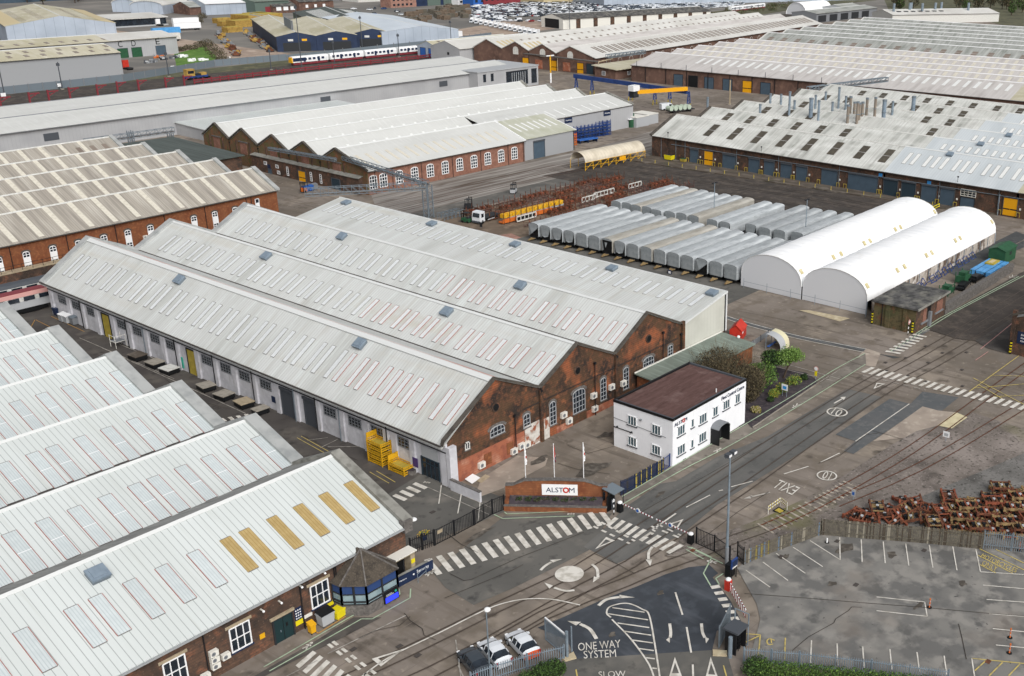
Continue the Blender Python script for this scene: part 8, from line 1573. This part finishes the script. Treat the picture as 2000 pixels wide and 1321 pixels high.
for i, (x, y, mt, lab) in enumerate(((376, 120, 'white', 'white round bale by the estate grass'), (398, 118, 'white', 'white crate on the estate grass edge'), (300, 122, 'grey', 'grey scrap heap at the unit doors'), (318, 117, 'dark', 'black scrap heap at the unit doors'), (340, 114, 'grey_dark', 'dark sheeted heap at the corner of the lettered warehouse'), (358, 112, 'white', 'white crate beside the lettered warehouse'), (312, 113, 'orange', 'orange container among the unit door scrap'), (290, 123, 'grey_dark', 'low pallets at the unit doors'))): 
    t = thing('scrap_heap' if i > 1 else 'bale', lab, 'heap', at(x, y), radians(10)); r_ = random.Random(i); mb = MB()
    for k in range(9): a, b_, c_ = r_.uniform(-2, 2), r_.uniform(-1, 1), r_.uniform(.4, .9); mb.add(MB().box(-c_, c_, -c_*.7, c_*.7, 0, c_*1.1, mt if k % 3 else ('grey_light' if mt != 'white' else 'white')), Matrix.Translation((a, b_, .5 if k > 5 else 0)) @ Matrix.Rotation(r_.random()*3, 4, 'Z'))
    part('heap', mb, t)
solo('estate_stair', MB().bar((0, 0, 7), (0, -60, 3.5), .4, 'grey_light', .6).bar((0, 0, 8.2), (0, -60, 4.7), .2, 'grey_light').add(MB().box(-.15, .15, -60, 0, 0, .2, 'dark')), 'raised walkway down the side of the navy warehouses', 'walkway', at(491, 52))
# mesh screen on the roof
solo('roof_screen', MB().box(0, .4, 0, 26, 0, 5.5, 'galv_dark').box(-.3, .7, 0, .4, 0, 5.6, 'grey').box(-.3, .7, 25.6, 26, 0, 5.6, 'grey'), 'grey mesh screen standing on the left navy warehouse roof', 'screen', (258, 402, 8.3), radians(-27))
# far hedges and trees as single plants
rng = random.Random(5)
for i, (x, y, r, h) in enumerate(((352, 100, 5, 3), (372, 97, 6, 3.5), (392, 92, 6, 4), (404, 90, 6, 5), (412, 98, 6, 5), (420, 106, 7, 5), (428, 114, 7, 5), (436, 122, 6, 4), (388, 46, 5, 5), (396, 36, 5, 5))):
    T = thing('hedge_bush', 'brown grey bare hedge bush along the estate grass', 'shrub', at(x, y), 0, 'bare hedge bushes round the estate grass'); mb = MB(); leaves(mb, (0, 0, h*.3), (r*.62, r*.62, h*.42), 600, .5, ('twig', 'twig_c', 'twig_b', 'g_verge', 'twig'), rng, .2); part('branches', mb, T)
for i in range(46):
    x, y = ((1745+rs.random()*40, 4+rs.random()*18) if i < 8 else (1870+rs.random()*135, -6+rs.random()*40)) if i < 34 else (rs.uniform(20, 240), rs.uniform(-3, 10))
    T = thing('far_tree', 'dark bare tree in the belt of trees at the top right' if i < 34 else 'bare tree before the teal depot at the top left', 'tree', at(x, y), 0, 'trees at the top edge' if i < 34 else 'trees by the teal depot'); h = rs.uniform(7, 14); mb = MB(); part('trunk', MB().cyl((0, 0, 0), (0, 0, h*.5), .4, 'bark', .25, 5), T); leaves(mb, (0, 0, h*.62), (h*.42, h*.42, h*.42), 380, 1.0, ('twig_c', 'twig', 'leaf_dark', 'twig_c', 'twig_b') if i % 4 else ('leaf_b', 'leaf_a', 'twig_c'), rng, .1); part('crown', mb, T)
for i in range(30):
    x = rs.uniform(1330, 1600); y = 34-(x-1330)*.09+rs.uniform(-7, 5); T = thing('scrub_bush', 'low olive scrub bush on the verge beyond the far sheds', 'shrub', at(x, y), 0, 'scrub on the far verge'); mb = MB(); leaves(mb, (0, 0, 1.2), (4, 4, 1.8), 160, .8, ('twig', 'leaf_b', 'g_verge', 'twig_b'), rng, .2); part('crown', mb, T)
# ---- car compound beyond the far sheds
def small_car(mt):
    mb = MB(); mb.ext([(-2.1, -.88, .3), (2.1, -.88, .3), (2.1, -.88, .75), (1.9, -.88, .95), (-1.1, -.88, .95), (-2.1, -.88, .75)], (0, 1.76, 0), mt); mb.v += [(-1.1, -.86, .95), (1.8, -.86, .95), (1.8, .86, .95), (-1.1, .86, .95), (-.4, -.62, 1.48), (1.2, -.62, 1.48), (1.2, .62, 1.48), (-.4, .62, 1.48)]
    n = len(mb.v)-8; mb.f += [(n, n+1, n+5, n+4), (n+1, n+2, n+6, n+5), (n+2, n+3, n+7, n+6), (n+3, n, n+4, n+7), (n+4, n+5, n+6, n+7)]; mb.m += ['glass']*4+[mt]
    for x in (-1.3, 1.3): mb.cyl((x, -.9, .32), (x, .9, .32), .32, 'rubber', n=8)
    return mb.mesh('parked_car')
def small_van(mt):
    mb = MB(); mb.ext([(-2.7, -1, .4), (2.7, -1, .4), (2.7, -1, 2.4), (-1.2, -1, 2.4), (-2.0, -1, 1.3), (-2.7, -1, 1.1)], (0, 2, 0), mt).ext([(-1.28, -.9, 2.3), (-1.95, -.9, 1.4), (-1.95, .9, 1.4), (-1.28, .9, 2.3)], (-.05, 0, .05), 'glass')
    for x in (-1.8, 1.7): mb.cyl((x, -1, .38), (x, 1, .38), .38, 'rubber', n=8)
    return mb.mesh('parked_van')
kinds = [(small_car('car_white'), 'white'), (small_car('car_silver'), 'silver'), (small_car('car_blue'), 'blue'), (small_car('car_grey'), 'dark grey'), (small_car('car_red'), 'red'), (small_car('car_black'), 'black')]; vk = small_van('car_white'); wts = [0, 0, 0, 0, 1, 1, 1, 3, 2, 3, 4, 5, 0, 0, 1]
cnt = 0; rows = []
for r_ in range(24):
    bb = 395+r_*11.5
    for k in range(40): rows.append((bb+rs.uniform(-.4, .4), 372+3.0*k))
def inlot(x, y): return 9 < y < 54 and x < 1420 and (x > 1260-(y-6)*12.5 if y < 24 else x > 930+(y-24)*4.5) and not (y > 62-.083*(x-700) - 0) and not (1095 < x < 1245 and y > 30) and not (1010 < x < 1100 and 34 < y < 48)
def topx(v):
    q = Vector(v)-CAMP; z = q.dot(CF); return PX+FPX*q.dot(CR)/z, PY-FPX*q.dot(CU)/z
cand = []
for r_ in range(92):
    for k in range(110):
        b_, a_ = 330+r_*5.3+(1.2 if (r_//2) % 2 else 0), 320+2.45*k; x, y = topx((b_, a_, 0))
        if 925 < x < 1450 and 6 < y < 54 and y < 66-.1*(x-900) and rs.random() < .9 and (r_ % 7) != 6 and not (1085 < x < 1262 and y > 29) and not (985 < x < 1090 and 33 < y < 42) and not (x < 1075 and y > 43): cand.append((b_+rs.uniform(-.4, .4), a_))
rs.shuffle(cand); 
cand.sort(key=lambda p: (Vector((*p, 0))-CAMP).length+rs.uniform(0, 260)); import sys; print('lot candidates', len(cand), file=sys.stderr)
for (b_, a_) in cand[:290]:
    w = wts[rs.randrange(len(wts))]; van = rs.random() < .12
    o = link('parked_van' if van else 'parked_car', vk if van else kinds[w][0], None, (b_, a_, 0), rs.uniform(-.05, .05)+(pi if rs.random() < .3 else 0)); c_ = 'white' if van else kinds[w][1]
    tag(o, '%s %s parked in the far car compound beyond the sheds' % (c_, 'van' if van else 'car'), 'van' if van else 'car', '%s %ss in the far compound' % (c_, 'van' if van else 'car'))
mb = MB()
for (b_, a_) in cand[290:]: mb.box(b_-2, b_+2, a_-.85, a_+.85, .3, .95, ('car_white', 'car_silver', 'car_blue', 'car_white', 'car_grey')[int(a_*7) % 5]).box(b_-1, b_+1.4, a_-.7, a_+.7, .95, 1.45, ('car_white', 'glass')[int(b_) % 2])
if mb.v: structure('parked_cars', mb, 'stuff')
for i in range(14):
    p = (928+9.5*i, 44+1.9*i); v = P(*p); g = 'white box vans in the far compound'; t = thing('box_van', 'white box van in the slanting row beside the far brick shed', 'van', (v.x, v.y, 0), radians(205), g); part('body', MB().box(0, 5.5, -1.1, 1.1, .9, 3.3, 'white'), t); part('cab', MB().ext([(5.5, -1, .5), (7.2, -1, .5), (7.2, -1, 1.3), (6.6, -1, 2.3), (5.5, -1, 2.4)], (0, 2, 0), 'car_white').ext([(7.15, -.9, 1.35), (7.15, .9, 1.35), (6.62, .85, 2.2), (6.62, -.85, 2.2)], (.04, 0, .04), 'glass'), t); part('chassis', MB().box(0, 7, -.9, .9, .4, .9, 'black'), t)
for i in range(60):
    x, y = rs.uniform(795, 915), 0; y = 36-(x-795)*.13+rs.uniform(-12, 14); 
    if y < 14: continue
    k = 'timber_%d' % (i % 2)
    if k not in P0:
        P0[k] = thing('timber_stack', ['brown stack of timber in the yard right of the pale blue warehouse', 'grey stack of pallets in the yard right of the pale blue warehouse'][i % 2], 'stack', at(x, y), 0, 'stacks in the timber yard'); m = ('g_mud', 'wood_grey')[i % 2]
        for q in range(3): part('layer', MB().box(-2.5+.2*q, 2.5, -1.5, 1.5-.2*q, .9*q+.1, .9*q+.9, m), P0[k])
    else: dup(P0[k], at(x, y), rs.uniform(-.2, .2))
for i, (x, y, w, d, h, m, lab) in enumerate(((620, 2, 60, 30, 8, 'clad_cool', 'pale clad block at the top edge behind the brick house'), (700, 5, 50, 20, 5, 'white_dirty', 'white cabins at the top edge left of the pink office'), (460, -2, 90, 20, 8, 'grey_light', 'row of pale houses at the very top left of centre'), (945, 12, 40, 20, 9, 'red_dark', 'dark red store at the top edge beside the car compound'), (925, 13, 14, 12, 7, 'blue', 'blue container store at the top edge'), (895, 10, 20, 8, 4, 'white', 'white cabin at the top edge before the compound'))):
    v = P(x, y); t = thing('far_block', lab, 'building', (v.x, v.y, 0)); part('wall', MB().box(0, w, 0, d, 0, h, m), t); part('roof', MB().ext([(-.4, -.4, h), (w+.4, -.4, h), (w+.4, d/2, h+2), (-.4, d/2, h+2)], (0, 0, .3), 'felt_grey').ext([(-.4, d+.4, h), (w+.4, d+.4, h), (w+.4, d/2, h+2), (-.4, d/2, h+2)], (0, 0, .3), 'felt_grey'), t)
    for k in range(int(w/6)): part('window', MB().box(2+6*k, 4.5+6*k, -.1, 0, h*.4, h*.75, 'glass'), t)
for i in range(26):
    x, y = rs.choice(((rs.uniform(300, 360), rs.uniform(3, 22)), (rs.uniform(420, 560), rs.uniform(40, 47)), (rs.uniform(690, 790), rs.uniform(16, 30)))); k = rs.randrange(4); o = link('parked_car', kinds[k][0], None, at(x, y), rs.random()*3); tag(o, '%s car parked among the estate buildings at the top left' % kinds[k][1], 'car', '%s cars among the estate buildings' % kinds[k][1])
